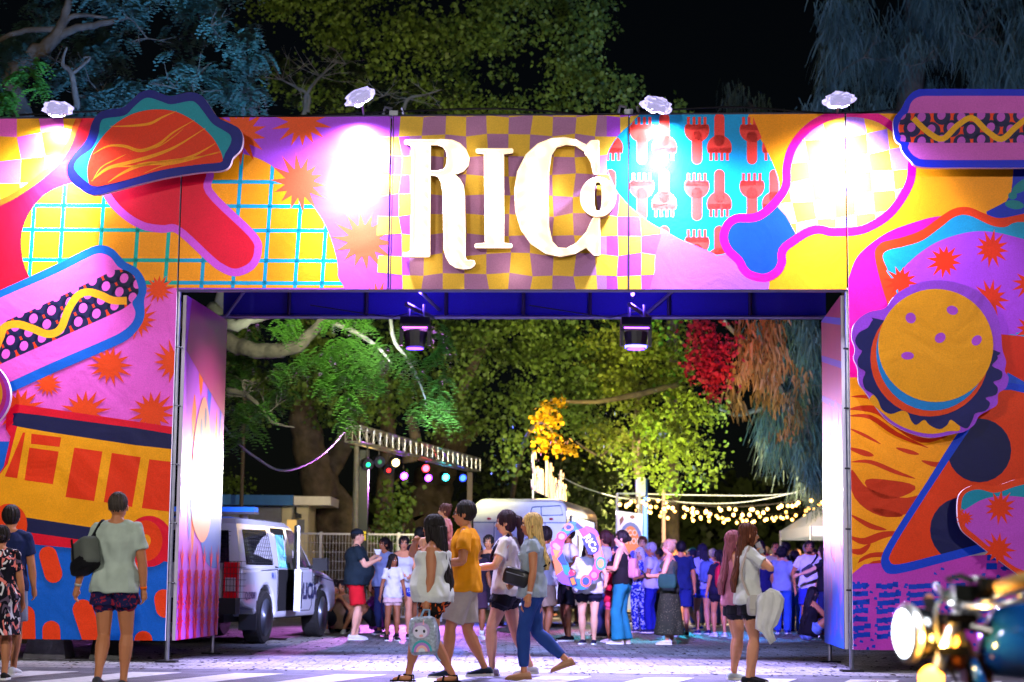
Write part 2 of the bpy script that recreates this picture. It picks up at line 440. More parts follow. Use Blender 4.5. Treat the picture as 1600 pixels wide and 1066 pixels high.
# ---- right tower
art('printed_backdrop', '#1238B8', smooth_loop([(1560, 120), (1582, 200), (1582, 285), (1572, 315), (1545, 350), (1700, 480), (2300, 480), (2300, 120)], 3), 'rblue', [RT])
art('printed_leaves', '#127C86', [ell(x, y, a, b, 18, t) for x, y, a, b, t in ((1598, 290, 20, 8, -.6), (1582, 306, 7, 6, 0), (1585, 320, 15, 7, .15), (1625, 310, 18, 8, .5), (1640, 280, 18, 8, -.9), (1680, 320, 20, 9, .2))], 'lv', [RT])
blob = smooth_loop([(1322, 470), (1330, 423), (1345, 395), (1384, 365), (1427, 348), (1469, 338), (1500, 345), (1500, 420), (1440, 520), (1400, 620), (1322, 640)], 5)
art('printed_blob', MAG, blob, 'mb', [RT])
ws = [(1367, 402), (1374, 382), (1388, 376), (1413, 370), (1441, 359), (1469, 339), (1491, 326), (1514, 324), (1539, 334), (1562, 341), (1600, 334), (1640, 326), (1700, 350), (2200, 340), (2200, 640), (1560, 640), (1420, 560), (1385, 470)]
ws = smooth_loop(ws, 5)
art('printed_pizza', '#DC4414', ws, 'pz', [RT])
tw = smooth_loop([(1379, 400), (1388, 391), (1413, 385), (1441, 376), (1469, 356), (1492, 339), (1514, 337), (1548, 352), (1570, 355), (1600, 347), (1700, 365), (2200, 355), (2200, 560), (1500, 560), (1396, 439), (1386, 420)], 5)
art('printed_pizza', '#0F97BE', tw, 'pz', [RT])
art('printed_pizza', '#DC4414', [(1396, 436), (1420, 410), (1440, 440), (1430, 480)], 'pz', [RT])
pw = smooth_loop([(1404, 440), (1412, 420), (1435, 397), (1469, 376), (1514, 363), (1553, 363), (1600, 374), (1700, 400), (2200, 400), (2200, 560), (1640, 520), (1600, 528), (1572, 524), (1500, 560), (1420, 500)], 5)
art('printed_pizza', '#AC4CD6', pw, 'pz', [RT])
art('printed_starburst', '#D8380C', [star(x, y, r, 12, .5, .15) for x, y, r in ((1476, 408, 28), (1549, 389, 28), (1548, 466, 28), (1608, 443, 26), (1408, 440, 26), (1612, 515, 28), (1660, 400, 28))], 'rs', [RT])
# lower: red-orange, yellow, wood
art('printed_backdrop', '#C8300E', [(1560, 522), (1600, 526), (1700, 515), (2300, 500), (2300, 700), (1560, 700), (1480, 560)], 'ro', [RT])
art('printed_backdrop', '#2858B8', [(1574, 582), (1610, 602), (1700, 640), (1700, 660), (1600, 618), (1572, 600)], 'bs', [RT])
art('printed_backdrop', '#E2A40C', [(1560, 600), (1600, 612), (1760, 680), (2300, 760), (2300, 800), (1700, 800), (1600, 662), (1560, 650)], 'ys', [RT])
art('printed_backdrop', YEL, uvr(1300, 590, 1512, 990), 'wd', [RT])
r9 = random.Random(4)
wood = []
for pts, w in (([(1326, 640), (1345, 638), (1372, 642), (1400, 662), (1440, 688), (1480, 682)], 13), ([(1326, 650), (1360, 652), (1400, 678), (1450, 700)], 8),
               ([(1328, 670), (1350, 680), (1376, 694)], 5), ([(1326, 700), (1350, 708), (1365, 712)], 9), ([(1330, 722), (1360, 722), (1400, 738), (1430, 748)], 7),
               ([(1400, 700), (1420, 706), (1436, 710)], 7), ([(1330, 735), (1345, 770), (1380, 790), (1415, 790), (1440, 775)], 34), ([(1352, 752), (1385, 765), (1430, 762)], 30),
               ([(1360, 795), (1385, 802), (1410, 806)], 10), ([(1330, 805), (1360, 822), (1385, 828)], 8), ([(1326, 838), (1350, 846), (1380, 836), (1410, 832)], 12),
               ([(1326, 860), (1345, 862), (1360, 850)], 10), ([(1330, 885), (1360, 868), (1400, 866), (1420, 852)], 8), ([(1340, 900), (1365, 880), (1400, 878)], 6), ([(1440, 720), (1462, 726), (1480, 722)], 8), ([(1330, 620), (1352, 620), (1366, 626)], 5)):
    wood += ribbon_quads(pts, w, 4, True)
art('printed_wood_grain', '#BE3C10', wood, 'wd', [RT])
# pink base with blue dashes
pb = smooth_loop([(1322, 905), (1350, 882), (1400, 878), (1500, 870), (1640, 860), (2300, 860), (2300, 1100), (1322, 1100)], 1)
art('printed_backdrop', '#B848B4', pb, 'pk', [RT])
art('printed_backdrop', '#E2A40C', [(1315, 870), (1345, 870), (1335, 890), (1315, 912)], 'pk2', [RT])
ds = []
for k, y in enumerate((913, 926, 939, 952, 965, 978, 990)):
    for x, w in ((1316, 42), (1371, 35), (1421, 50), (1480, 30), (1530, 44), (1590, 60)):
        if k > 4 and x > 1400: continue
        x += r9.uniform(-3, 3); n = 4; ww = w/n
        for q in range(n):
            dy = r9.choice((-1.5, 0, 0, 1)); ds.append(uvr(x+q*ww, y+dy-q*.8, x+(q+1)*ww, y+8+dy-q*.8))
for i in range(150):
    x, y = r9.uniform(1328, 1600), r9.uniform(885, 1012)
    if y < 905 and x < 1450: continue
    ds.append([(x, y), (x+r9.uniform(3, 6), y+r9.uniform(-1, 3)), (x+5, y+5), (x-1, y+4)])
ds += [uvr(1542, 867, 1557, 876), uvr(1541, 880, 1558, 890), [(1568, 883), (1570, 875), (1590, 892), (1566, 890)]]
art('printed_dashes', '#0A48BC', ds, 'ds', [RT])
# pizza slice
sl = smooth_loop([(1500, 672), (1560, 600), (1640, 640), (1640, 840), (1590, 853), (1540, 862), (1470, 880), (1400, 897), (1380, 890), (1378, 868), (1400, 828), (1450, 750)], 4)
art('printed_pizza_slice', '#0A4CC8', sl, 'ps', [RT])
sli = smooth_loop([(1512, 676), (1560, 610), (1640, 650), (1640, 826), (1590, 838), (1540, 848), (1470, 866), (1404, 882), (1390, 876), (1392, 864), (1410, 832), (1460, 754)], 4)
art('printed_pizza_slice', '#DC4A14', sli, 'ps', [RT])
art('printed_pizza_slice', '#10164A', [q for q in (clip(sli, ell(1530, 704, 50, 50, 24)), clip(sli, ell(1504, 828, 51, 51, 24)), clip(sli, ell(1640, 780, 50, 50, 24))) if q], 'ps', [RT])
# ---- left tower lower art
for k, (x, y, r) in enumerate([(172, 571, 34), (132, 645, 38), (238, 645, 36), (272, 566, 34), (75, 600, 22), (30, 640, 38), (216, 500, 30), (248, 452, 24), (-60, 660, 36), (-40, 560, 36)]):
    art('printed_starburst', '#E8561A', star(x, y, r, 14, .5, k*.3), 'ls%d' % k, [LT])
    LAY[0] -= 1
LAY[0] += 1
art('printed_grid_tablecloth', TEAL, [], 'y')
# hot dog print
z2 = lambda P: Z(P, 0, 380, 3.5525)
hd = smooth_loop(z2([(-900, 745), (-400, 440), (0, 262), (300, 125), (480, 35), (560, 12), (625, 32), (672, 80), (700, 108), (760, 140), (800, 195), (815, 260), (800, 320), (803, 400), (780, 460), (715, 532), (600, 590), (300, 720), (60, 830), (-400, 1030), (-900, 1200)]), 4)
art('printed_hot_dog', BLU, hd, 'hd', [LT])
hi = smooth_loop(z2([(-900, 790), (-400, 485), (0, 305), (300, 175), (480, 85), (550, 58), (610, 75), (655, 130), (700, 160), (745, 215), (765, 270), (735, 330), (752, 385), (735, 440), (680, 490), (580, 540), (300, 660), (40, 778), (-400, 975), (-900, 1150)]), 4)
art('printed_hot_dog', PINK, hi, 'hd', [LT])
sa = smooth_loop(z2([(-900, 860), (0, 448), (200, 362), (590, 172), (640, 150), (700, 152), (748, 190), (770, 260), (755, 300), (700, 355), (600, 405), (300, 540), (40, 655), (-900, 1080)]), 4)
art('printed_hot_dog', ORA, sa, 'hd', [LT])
ca, sb = math.cos(R(-24)), math.sin(R(-24)); nav = []; dots = []
for row in range(4):
    for c in range(-8, 9):
        x = 150/3.5525*0+60+c*31+(row % 2)*15; y0 = 0
        along = c*31+(row % 2)*15.5; acr = (row-1.45)*16.5
        cx, cy = 100+along*ca-acr*sb, 380+415/3.5525+along*sb+acr*ca-8
        nav += [clip(sa, ell(cx, cy, 14, 14, 16))]; dots += [clip(sa, ell(cx-2, cy-3, 6.5, 8, 12, .4))]
art('printed_hot_dog', '#1A1C40', [q for q in nav if q], 'hd', [LT])
art('printed_hot_dog', PINK, [q for q in dots if q], 'hd', [LT])
art('printed_hot_dog', '#F8B428', ribbon_quads(z2([(-300, 640), (-180, 610), (-60, 640), (0, 530), (25, 468), (95, 450), (175, 472), (265, 505), (335, 478), (380, 370), (430, 295), (490, 272), (560, 290), (625, 318), (705, 320)]), 12, 6), 'hd', [LT])
# food truck
z3 = lambda P: Z(P, 0, 620, 2.39)
ft = z3([(-500, 60), (-60, 20), (60, 25), (130, 36), (660, 112), (660, 640), (335, 570), (95, 545), (-500, 500)])
ft = z3([(-10, 300), (15, 260), (40, 150), (22, 120), (25, 55), (60, 28), (125, 36), (680, 118), (680, 625), (340, 572), (95, 548), (-120, 520), (-500, 480), (-500, 300)])
art('printed_food_truck', RED, ft, 'ft', [LT])
art('printed_food_truck', '#F2AC0C', z3([(65, 110), (680, 185), (680, 640), (610, 520), (-500, 420), (-500, 330), (0, 290), (30, 250)]), 'ft', [LT])
art('printed_food_truck', '#1A1C44', smooth_loop(z3([(52, 72), (72, 60), (300, 90), (680, 146), (680, 200), (300, 150), (70, 112), (50, 100)]), 2), 'ft', [LT])
art('printed_food_truck', '#E0420C', [z3(p) for p in ([(86, 134), (95, 134), (65, 305), (18, 298)], [(118, 138), (229, 152), (223, 188), (116, 176)], [(110, 190), (220, 205), (198, 327), (92, 312)],
     [(278, 190), (383, 205), (352, 390), (245, 375)], [(418, 210), (526, 226), (494, 412), (388, 394)], [(558, 234), (680, 248), (680, 436), (530, 416)], [(700, 255), (820, 270), (800, 450), (680, 436)])], 'ft', [LT])
art('printed_food_truck', '#1E2044', z3([(-500, 405), (105, 452), (680, 540), (680, 588), (95, 505), (-500, 460)]), 'ft', [LT])
art('printed_food_truck', RED, z3([(-500, 460), (95, 505), (680, 588), (680, 622), (340, 568), (95, 541), (-500, 500)]), 'ft', [LT])
art('printed_food_truck', RED, ell(233, 846, 37, 40, 28), 'ft', [LT])
art('printed_food_truck', '#E8500E', [ell(14, 820, 29, 33, 24), ell(228, 845, 26, 32, 24)], 'ft', [LT])
art('printed_food_truck', YEL, ell(228, 845, 8, 10, 16), 'ft', [LT])
art('printed_capsules', '#F2521C', [capsule(z3([a])[0], z3([b])[0], r) for a, b, r in (((180, 592), (200, 662), 14), ((310, 795), (345, 900), 16), ((95, 815), (100, 960), 15), ((192, 870), (195, 960), 14), ((612, 755), (618, 790), 15), ((536, 908), (540, 960), 14), ((508, 640), (512, 690), 9), ((-60, 600), (-40, 700), 16), ((-140, 800), (-120, 900), 16))], 'cap', [LT])
for (pi, nm, key), b in ART.items():
    o = child(b, nm, panel_obs[pi], fixn=False)
    if nm in ('printed_dashes', 'printed_wood_grain', 'printed_check', 'printed_fork_pattern', 'printed_grid_tablecloth', 'printed_hot_dog', 'printed_capsules'): o['kind'] = 'stuff'
# ---- the reveal panels on the inner sides of the towers
def reveal(u, cols, seed, flip):
    D = 2.3; b = MB(); b.use(edge_m)
    w0, w1 = .14, D; th = .04*(-1 if flip else 1)
    P = lambda w, v, o=0: arch(u+o, v, w)
    b.add([P(w0, VG), P(w1, VG), P(w1, VB-.05), P(w0, VB-.05), P(w0, VG, -th), P(w1, VG, -th), P(w1, VB-.05, -th), P(w0, VB-.05, -th)],
          [(0, 1, 2, 3), (7, 6, 5, 4), (0, 4, 5, 1), (1, 5, 6, 2), (2, 6, 7, 3), (3, 7, 4, 0)])
    pn = child(b, 'side_panel', ARCH)
    art_b = {}
    rect = [(w0, VG), (w1, VG), (w1, VB-.05), (w0, VB-.05)]
    for k, (nm, col, polys) in enumerate(cols):
        if nm not in art_b: art_b[nm] = MB()
        for p in polys:
            q = clip(p, rect)
            if q: art_b[nm].use(vinyl_gloss(col)).add([P(a, c, (.001+.0012*(k+1))*(-1 if flip else 1)) for a, c in q], [tuple(range(len(q)))])
    for nm, bb in art_b.items(): child(bb, nm, pn, fixn=False)
def vinyl_gloss(h):
    n = 'glossy_printed_vinyl_'+h.strip('#')
    if n in MATS: return MATS[n]
    return mat(n, h, rough=.32, var=.05, vscale=3, bump=.3, bscale=1.3, spec=.9)
def fl(n, seed, v0, v1, hw=.12):
    r = random.Random(seed); o = []
    for i in range(n):
        w, v = r.uniform(.2, 2.2), r.uniform(v0, v1); h = r.uniform(.15, .5); q = r.uniform(.5, 1.2)*hw
        o.append(smooth_loop([(w-q, v), (w, v-h), (w+q, v+.05), (w+q*.6, v+h*.6), (w, v+h)], 3))
    return o
rv = [(.0, 0), (2.4, 0), (2.4, 4.4), (0, 4.4)]
def pine(rows):
    o = []
    for v in rows:
        for i in range(6):
            w = .3+i*.37
            o += [star(w, v, .15, 12, .5, .1), star(w, v-.28, .17, 12, .5, .4), [(w-.06, v-.3), (w+.06, v-.3), (w+.06, v+.1), (w-.06, v+.1)], [(w, v+.1), (w-.1, v+.34), (w-.02, v+.25), (w, v+.42), (w+.03, v+.25), (w+.1, v+.34)]]
    return o
left_cols = [('printed_backdrop', '#C052D8', [rv]), ('printed_backdrop', '#F06A2C', fl(16, 3, 1.6, 3.9)), ('printed_backdrop', '#2C52D8', fl(8, 5, 1.3, 4.0, .1)),
             ('printed_backdrop', '#B23C78', [[(.2, 3.6), (2.3, 3.0), (2.3, 4.3), (.4, 4.3)]]), ('printed_backdrop', '#2A5BC8', [smooth_loop([(1.2, 1.5), (1.7, 1.1), (2.4, 1.3), (2.4, 2.9), (2.1, 2.2)], 4)]),
             ('printed_leaf_pattern', '#D88A78', [smooth_loop([(.7, 1.7), (1.0, 1.45), (1.4, 1.4), (1.7, 1.7), (1.6, 2.6), (1.2, 3.15), (.8, 2.8), (.65, 2.2)], 5)]),
             ('printed_leaf_pattern', '#50628C', [ell(w, v, .06, .13, 12) for w, v in ((.85, 2.5), (1.05, 2.75), (1.25, 2.9), (1.15, 2.4), (1.35, 2.55), (.95, 2.15), (1.3, 2.1), (1.5, 2.35), (.85, 1.85), (1.15, 1.8), (1.45, 1.9))]),
             ('printed_pineapples', '#F0084C', pine((.95, .45)))]
reveal(-3.84, left_cols, 1, False)
right_cols = [('printed_backdrop', '#C0441C', [rv]), ('printed_backdrop', '#2468C8', [[(.1, 3.4+k*.5), (2.4, 3.75+k*.5), (2.4, 3.83+k*.5), (.1, 3.48+k*.5)] for k in range(-1, 3)]),
              ('printed_backdrop', '#B03CC8', fl(10, 9, 2.0, 3.1, .25)), ('printed_backdrop', '#E2604A', [[(0, 1.4), (2.4, 1.4), (2.4, 2.4), (1.6, 2.9), (1.2, 2.3), (.7, 2.8), (.3, 2.3)]]),
              ('printed_backdrop', '#1F58D0', [[(0, 0), (2.4, 0), (2.4, 1.5), (2.1, 1.2), (1.8, 2.3), (1.4, 1.3), (1.0, 1.2), (.7, 2.1), (.3, 1.3), (0, 1.5)]]),
              ('printed_backdrop', '#C04CB0', [[(w, v), (w+.03, v), (w+.03, v+h), (w, v+h)] for w, v, h in [(random.uniform(.2, 2.2), random.uniform(.3, 1.2), random.uniform(.1, .35)) for _ in range(24)]])]
reveal(3.76, right_cols, 2, True)
# ---- frame: tubes, feet, underside
F = MB(); F.use(ALU)
def ptube(b, pts, r, n=8): b.tube([arch(*p) for p in pts], r, n)
for u in (-3.915, 3.825):
    for w in (.07, 2.36):
        b = MB().use(ALU); ptube(b, [(u, .0, w), (u, VB, w)], .027); b.use(BLK).box(arch(u, .012, w), (.24, .2, .02))
        for v in [.9+.68*k for k in range(6)]: ptube(b, [(u-.05, v, w-.05), (u+.06, v, w+.02)], .012, 6)
        child(b, 'post', ARCH)
for u in (-7.0, 7.3):
    b = MB().use(ALU); ptube(b, [(u, 0, .1), (u, VT, .1)], .027); child(b, 'post', ARCH)
b = MB().use(BLK)
for u in (-3.9, 3.81):
    b.add([arch(u-.012, VG, .045), arch(u+.012, VG, .045), arch(u+.012, VB, .045), arch(u-.012, VB, .045)], [(0, 1, 2, 3)])
soff = mat('navy_soffit_fabric', '#141080', rough=.75, var=.12, vscale=60)
rail = mat('violet_grey_aluminium', '#8A86A8', rough=.3, metal=.8)
s = MB().use(soff)
s.add([arch(-3.9, VB, 2.33), arch(3.82, VB, 2.33), arch(3.82, VT-.05, 2.33), arch(-3.9, VT-.05, 2.33)], [(0, 1, 2, 3)])
child(s, 'inner_back_fabric', ARCH)
for w in (.06, 2.3):
    b = MB().use(rail); ptube(b, [(-3.92, VB, w), (3.83, VB, w)], .028); child(b, 'beam_rail', ARCH)
b = MB().use(rail); ptube(b, [(-7.1, VT+.012, .05), (7.4, VT+.012, .05)], .022); child(b, 'beam_rail', ARCH)
for px_ in (452, 573, 697, 818, 922, 1045, 1172):
    u = uv(px_, 470, 2.3)[0]
    b = MB().use(mat('dark_rib', '#07061C', rough=.6)); ptube(b, [(u, VB, 2.3), (u, VT-.1, 2.3)], .024); child(b, 'rib', ARCH)
for q_ in (((1.5, VB, 2.28), (2.2, VB+.6, 2.28)), ((1.38, VB, .1), (1.38, VB+.25, 2.3)), ((-1.3, VB+.2, .1), (-1.1, VB+.1, 2.3)), ((-3.5, VB+.5, 2.28), (-3.85, VB, 2.28))):
    b = MB().use(rail); ptube(b, q_, .022); child(b, 'brace', ARCH)
for u in (-1.42, 1.33):
    b = MB().use(mat('seam_cord', '#2A1F38', rough=.7)); ptube(b, [(u, VB, -.004), (u, VT, -.004)], .006, 5); child(b, 'seam', ARCH)
# ballast blocks and dark plinth under the left tower
conc = mat('stained_concrete', '#5C5A60', rough=.9, var=.3, vscale=6, bump=.4)
for k, (u, sx, m_) in enumerate(((-4.75, .42, BLK), (-5.5, .5, conc), (5.6, .5, conc))):
    bb = MB().use(m_); c = arch(u, .14, .75); w = sx/2
    lo_ = [(-w, -.25), (w, -.25), (w, .25), (-w, .25)]
    bb.loft([[c+Vector((x, y, -.14)) for x, y in lo_], [c+Vector((x*.82, y*.82, .1)) for x, y in lo_]])
    bb.build('ballast_block', label=['small black tapered ballast block under the left tower of the arch', 'grey concrete ballast block under the far left of the arch', 'grey concrete ballast block under the right tower of the arch'][k], cat='ballast block')
# ================================================================== raised cut-out signs
def cutout(name, label, layers, w_front, thick, group='raised food cut-outs fixed to the arch'):
    """layers: (part name, colour, [loops in pixels]); first is the thick board"""
    nm, col, loops = layers[0]
    L2 = [[uv(x, y, w_front) for x, y in lp] for lp in loops]
    vs, fs = shape_mesh(L2, thick)
    b = MB()
    side = mat('white_foam_edge', '#D9CFE6', rough=.6); face = vinyl(col)
    P = [arch(v[0], v[1], w_front+thick/2-v[2]) for v in vs]
    b.use(face); o = 0
    fr = [f for f in fs if len({round(vs[i][2], 4) for i in f}) == 1]; sd = [f for f in fs if f not in fr]
    b.add(P, fr); base = len(b.v); b.use(side); b.add(P, sd)
    zs = [p.z for p in P]; a = sum((p for p in P), Vector())/len(P)
    root = empty(name, Vector((a.x, a.y, min(zs))), label, 'cut-out sign', group)
    child(b, 'board', root)
    byn = {}
    for k, (nm, col, loops) in enumerate(layers[1:]):
        bb = byn.setdefault(nm, MB()); bb.use(vinyl(col))
        for lp in loops:
            if len(lp) < 3: continue
            q = [uv(x, y, w_front) for x, y in lp]
            bb.add([arch(x, y, w_front-.0004*(k+1)) for x, y in q], [tuple(range(len(q)))])
    for nm, bb in byn.items(): (lambda o: o.__setitem__('kind', 'stuff') if nm in ('printed_strands', 'printed_sausage') else None)(child(bb, nm, root, fixn=False))
    br = MB().use(ALU)
    u0 = uv(sum(p[0] for p in layers[0][2][0])/len(layers[0][2][0]), sum(p[1] for p in layers[0][2][0])/len(layers[0][2][0]), w_front)
    c = arch(u0[0], u0[1], 0); br.box((c+arch(u0[0], u0[1], w_front+thick))/2, (.08, abs(w_front+thick)-.03, .5)); child(br, 'bracket', root)
    return root
z1 = lambda P: Z(P, 0, 130, 3.5525)
taco = smooth_loop(z1([(370, 470), (400, 405), (460, 340), (490, 290), (510, 220), (550, 165), (610, 145), (680, 135), (730, 95), (780, 50), (840, 38), (900, 60), (945, 72), (1000, 60), (1060, 50), (1120, 70), (1160, 120), (1210, 190), (1280, 225), (1330, 255), (1348, 310), (1335, 370), (1292, 415), (1270, 465), (1220, 488), (1100, 497), (900, 530), (700, 580), (560, 618), (500, 618), (440, 585), (385, 535)]), 4)
tshell = smooth_loop(z1([(412, 460), (440, 415), (510, 360), (545, 290), (560, 215), (590, 195), (690, 180), (740, 135), (790, 92), (830, 82), (890, 100), (950, 118), (1050, 100), (1090, 112), (1130, 160), (1180, 225), (1240, 262), (1278, 290), (1282, 330), (1250, 390), (1230, 425), (1150, 440), (900, 480), (700, 535), (560, 570), (500, 562), (430, 500)]), 4)
tfill = smooth_loop(z1([(490, 540), (486, 470), (510, 390), (560, 310), (630, 235), (720, 178), (820, 150), (920, 148), (1000, 168), (1090, 220), (1170, 290), (1215, 360), (1235, 415), (1220, 440), (1100, 452), (900, 482), (700, 538), (560, 570), (505, 566)]), 4)
strands = []
for pts, w in (([(610, 240), (720, 238), (830, 225), (900, 190), (980, 155)], 4), ([(515, 395), (600, 350), (690, 350), (780, 375), (880, 340), (960, 275), (1080, 205)], 5), ([(520, 530), (600, 470), (720, 440), (860, 400), (980, 350), (1140, 250)], 5.5),
               ([(600, 552), (680, 500), (800, 450), (950, 440), (1080, 400), (1195, 335)], 6), ([(510, 550), (560, 470), (640, 425), (700, 395)], 1.8), ([(505, 545), (620, 470), (760, 460), (900, 435), (1100, 410), (1225, 385)], 3), ([(800, 500), (900, 460), (1000, 440), (1150, 400), (1228, 378)], 2.5), ([(720, 378), (860, 360), (960, 300), (1020, 250)], 1.5)):
    strands += ribbon_quads([(0+a/3.5525, 130+c/3.5525) for a, c in pts], w, 5, True)
cutout('taco_sign', 'raised taco cut-out with navy rim and orange filling above the left side of the arch', [('board', '#0C1C78', [taco]), ('printed_shell', '#0E8E9E', [tshell]), ('printed_filling', '#DE420E', [tfill]), ('printed_strands', '#EEA00E', strands)], -.34, .07)
# burger
C = (1457, 552)
def scal(r0, amp, n, a0, a1, k=160, cx=C[0], cy=C[1]):
    o = []
    for i in range(k):
        t = 2*math.pi*i/k; dn = (math.sin(t)+1)/2
        deg = math.degrees(t) % 360
        s = abs(math.sin(n*t/2)) if a0 <= deg <= a1 or a0 <= deg-360 <= a1 or a0 <= deg+360 <= a1 else .0
        o.append((cx+(r0+amp*s)*math.cos(t), cy+(r0+amp*s)*math.sin(t)))
    return o
bo = smooth_loop([(1383, 481), (1400, 460), (1430, 444), (1462, 438), (1500, 443), (1533, 458), (1553, 482), (1563, 510), (1566, 545), (1572, 565), (1570, 580), (1576, 590), (1572, 606), (1560, 615), (1558, 632), (1545, 641), (1530, 650), (1522, 664), (1508, 674), (1490, 678), (1455, 684), (1420, 676), (1388, 658), (1366, 632), (1352, 612), (1342, 598), (1340, 575), (1334, 560), (1336, 545), (1331, 528), (1333, 510), (1344, 496), (1360, 487)], 5)
let_ = smooth_loop([(1378, 500), (1364, 500), (1356, 512), (1342, 520), (1336, 533), (1342, 545), (1347, 549), (1340, 562), (1342, 574), (1352, 581), (1348, 594), (1352, 608), (1364, 616), (1372, 626), (1378, 640), (1392, 647), (1408, 642), (1418, 645), (1424, 658), (1432, 664), (1444, 656), (1452, 664), (1468, 671), (1480, 664), (1486, 656), (1500, 666), (1512, 669), (1520, 655), (1524, 646), (1540, 642), (1547, 630), (1540, 622), (1556, 617), (1559, 606), (1552, 597), (1564, 592), (1565, 580), (1550, 572), (1558, 562), (1558, 556), (1548, 545)], 3)
bun_low = clip(ell(1452, 590, 92, 88, 36), uvr(1300, 600, 1600, 800))
bun_low = smooth_loop([(1362, 618), (1382, 648), (1412, 668), (1450, 678), (1482, 674), (1500, 666), (1460, 600)], 5)
patty = ell(1452, 560, 92, 91, 40)
seeds = [ell(1423, 497, 8, 8.5, 14, -.5), ell(1488, 485, 9, 7, 14, .3), ell(1469, 528, 9, 7.5, 14, -.7), ell(1526, 532, 9, 7, 14, -.8), ell(1418, 556, 10, 6, 14, 0)]
cutout('burger_sign', 'raised burger cut-out with purple scalloped rim and seeded yellow bun on the right tower', [('board', '#A050D4', [bo]), ('printed_bun', '#EAA80E', [bun_low]), ('printed_lettuce', '#0C1258', [let_]), ('printed_patty', '#D84E18', [patty]),
       ('printed_cheese', '#0E86C4', [ell(1456, 550, 87, 92, 40)]), ('printed_bun', '#EAA80E', [ell(1462, 540, 90, 88.5, 48)]), ('printed_seeds', '#B050C8', seeds)], -.26, .07)
# hot dog right
ho = smooth_loop([(1396, 200), (1397, 185), (1408, 170), (1418, 152), (1432, 141), (1450, 139), (1520, 139), (1600, 139.5), (1800, 139), (1960, 140), (1990, 165), (1998, 205), (1985, 240), (1950, 258), (1800, 260), (1600, 262), (1520, 262), (1440, 261), (1422, 250), (1410, 236), (1407, 226), (1399, 218)], 4)
hin = smooth_loop([(1418, 177), (1424, 160), (1438, 151), (1470, 150), (1600, 150), (1800, 151), (1950, 152), (1978, 175), (1985, 205), (1975, 235), (1945, 248), (1800, 249), (1600, 250), (1460, 250), (1432, 246), (1419, 232), (1420, 222), (1404, 205), (1406, 190)], 4)
hs = smooth_loop([(1405, 205), (1406, 190), (1416, 178), (1440, 177), (1600, 177), (1960, 178), (1978, 200), (1960, 223), (1600, 223), (1425, 223), (1408, 214)], 3)
nv, dt = [], []
for row in range(3):
    for c in range(19):
        x, y = 1410+c*31+(row % 2)*15, 182+row*19+(c % 2)*3
        nv.append(clip(hs, ell(x, y, 13.5, 13.5, 16))); dt.append(clip(hs, ell(x-1, y-2, 6.5, 7.5, 12, .4)))
sq = []
for i in range(19): sq.append((1427+i*17*1.35, 201+(-17 if False else 17)*math.sin(i*math.pi/2*.98-1.2)))
cutout('hot_dog_sign', 'raised hot dog cut-out with bright blue rim on the top right corner of the arch', [('board', '#0A2CC8', [ho]), ('printed_bun', '#C062B8', [hin]), ('printed_sausage', '#E04A12', [hs]), ('printed_sausage', '#120E48', [q for q in nv if q]),
       ('printed_sausage', '#B85CC0', [q for q in dt if q]), ('printed_mustard', '#E2AC12', ribbon_quads(sq, 9, 5))], -.3, .07)
# taco lower right
to = smooth_loop([(1496, 790), (1499, 773), (1511, 762), (1531, 756.6), (1557, 759), (1600, 746), (1680, 738), (1760, 760), (1800, 830), (1760, 890), (1680, 912), (1600, 904), (1588, 896), (1556, 872), (1523, 846), (1504, 830), (1497, 812)], 4)
ti = smooth_loop([(1502, 798), (1504, 778), (1514, 768), (1532, 765), (1557, 770), (1600, 757), (1680, 748), (1750, 770), (1785, 830), (1600, 880), (1510, 800)], 4)
tp = smooth_loop([(1503, 802), (1515, 792), (1540, 779), (1575, 775), (1620, 780), (1700, 790), (1775, 830), (1740, 880), (1680, 902), (1600, 892), (1560, 866), (1526, 838), (1508, 822)], 4)
cutout('pizza_sign', 'raised pink and teal cut-out with orange rim and starbursts low on the right tower', [('board', '#E0501E', [to]), ('printed_shell', '#0E8EA8', [ti]), ('printed_filling', '#BC58C8', [tp]),
       ('printed_starburst', '#E0480C', [star(1562, 793, 26, 12, .5), star(1560, 858, 26, 12, .5), star(1508, 810, 14, 12, .5), star(1625, 850, 25, 12, .5), star(1690, 820, 25, 12, .5)])], -.3, .07)
# left round cut-out
cutout('round_sign', 'magenta rimmed round yellow cut-out peeking in at the left edge below the hot dog', [('board', '#B040C0', [ell(-68, 617, 84, 66, 48)]), ('printed_face', '#C62A84', [ell(-68, 617, 78, 61, 48)]), ('printed_face', '#F0AC14', [ell(-68, 615, 72, 55, 48)])], -.26, .07)
# ================================================================== marquee letters RICo
z5 = lambda P: Z(P, 600, 160, 3.5525)
Ro = [(118, 213), (340, 211), (380, 214), (420, 232), (452, 265), (470, 310), (464, 352), (440, 380), (408, 394), (368, 398), (395, 408), (420, 432), (438, 465), (445, 520), (447, 700), (448, 860), (460, 882), (500, 882), (503, 903), (480, 920), (440, 924), (400, 916), (368, 895), (348, 860), (338, 820), (334, 700), (330, 500), (320, 440), (305, 415), (285, 405), (255, 403), (252, 855), (108, 855), (106, 840), (135, 838), (150, 825), (156, 600), (160, 260), (150, 238), (118, 232)]
Rh = [(256, 235), (300, 236), (332, 248), (350, 275), (355, 310), (350, 350), (332, 375), (300, 384), (254, 384)]
Io = [(515, 262), (713, 262), (713, 279), (662, 284), (662, 786), (708, 790), (708, 806), (508, 806), (508, 790), (565, 786), (560, 284), (515, 279)]
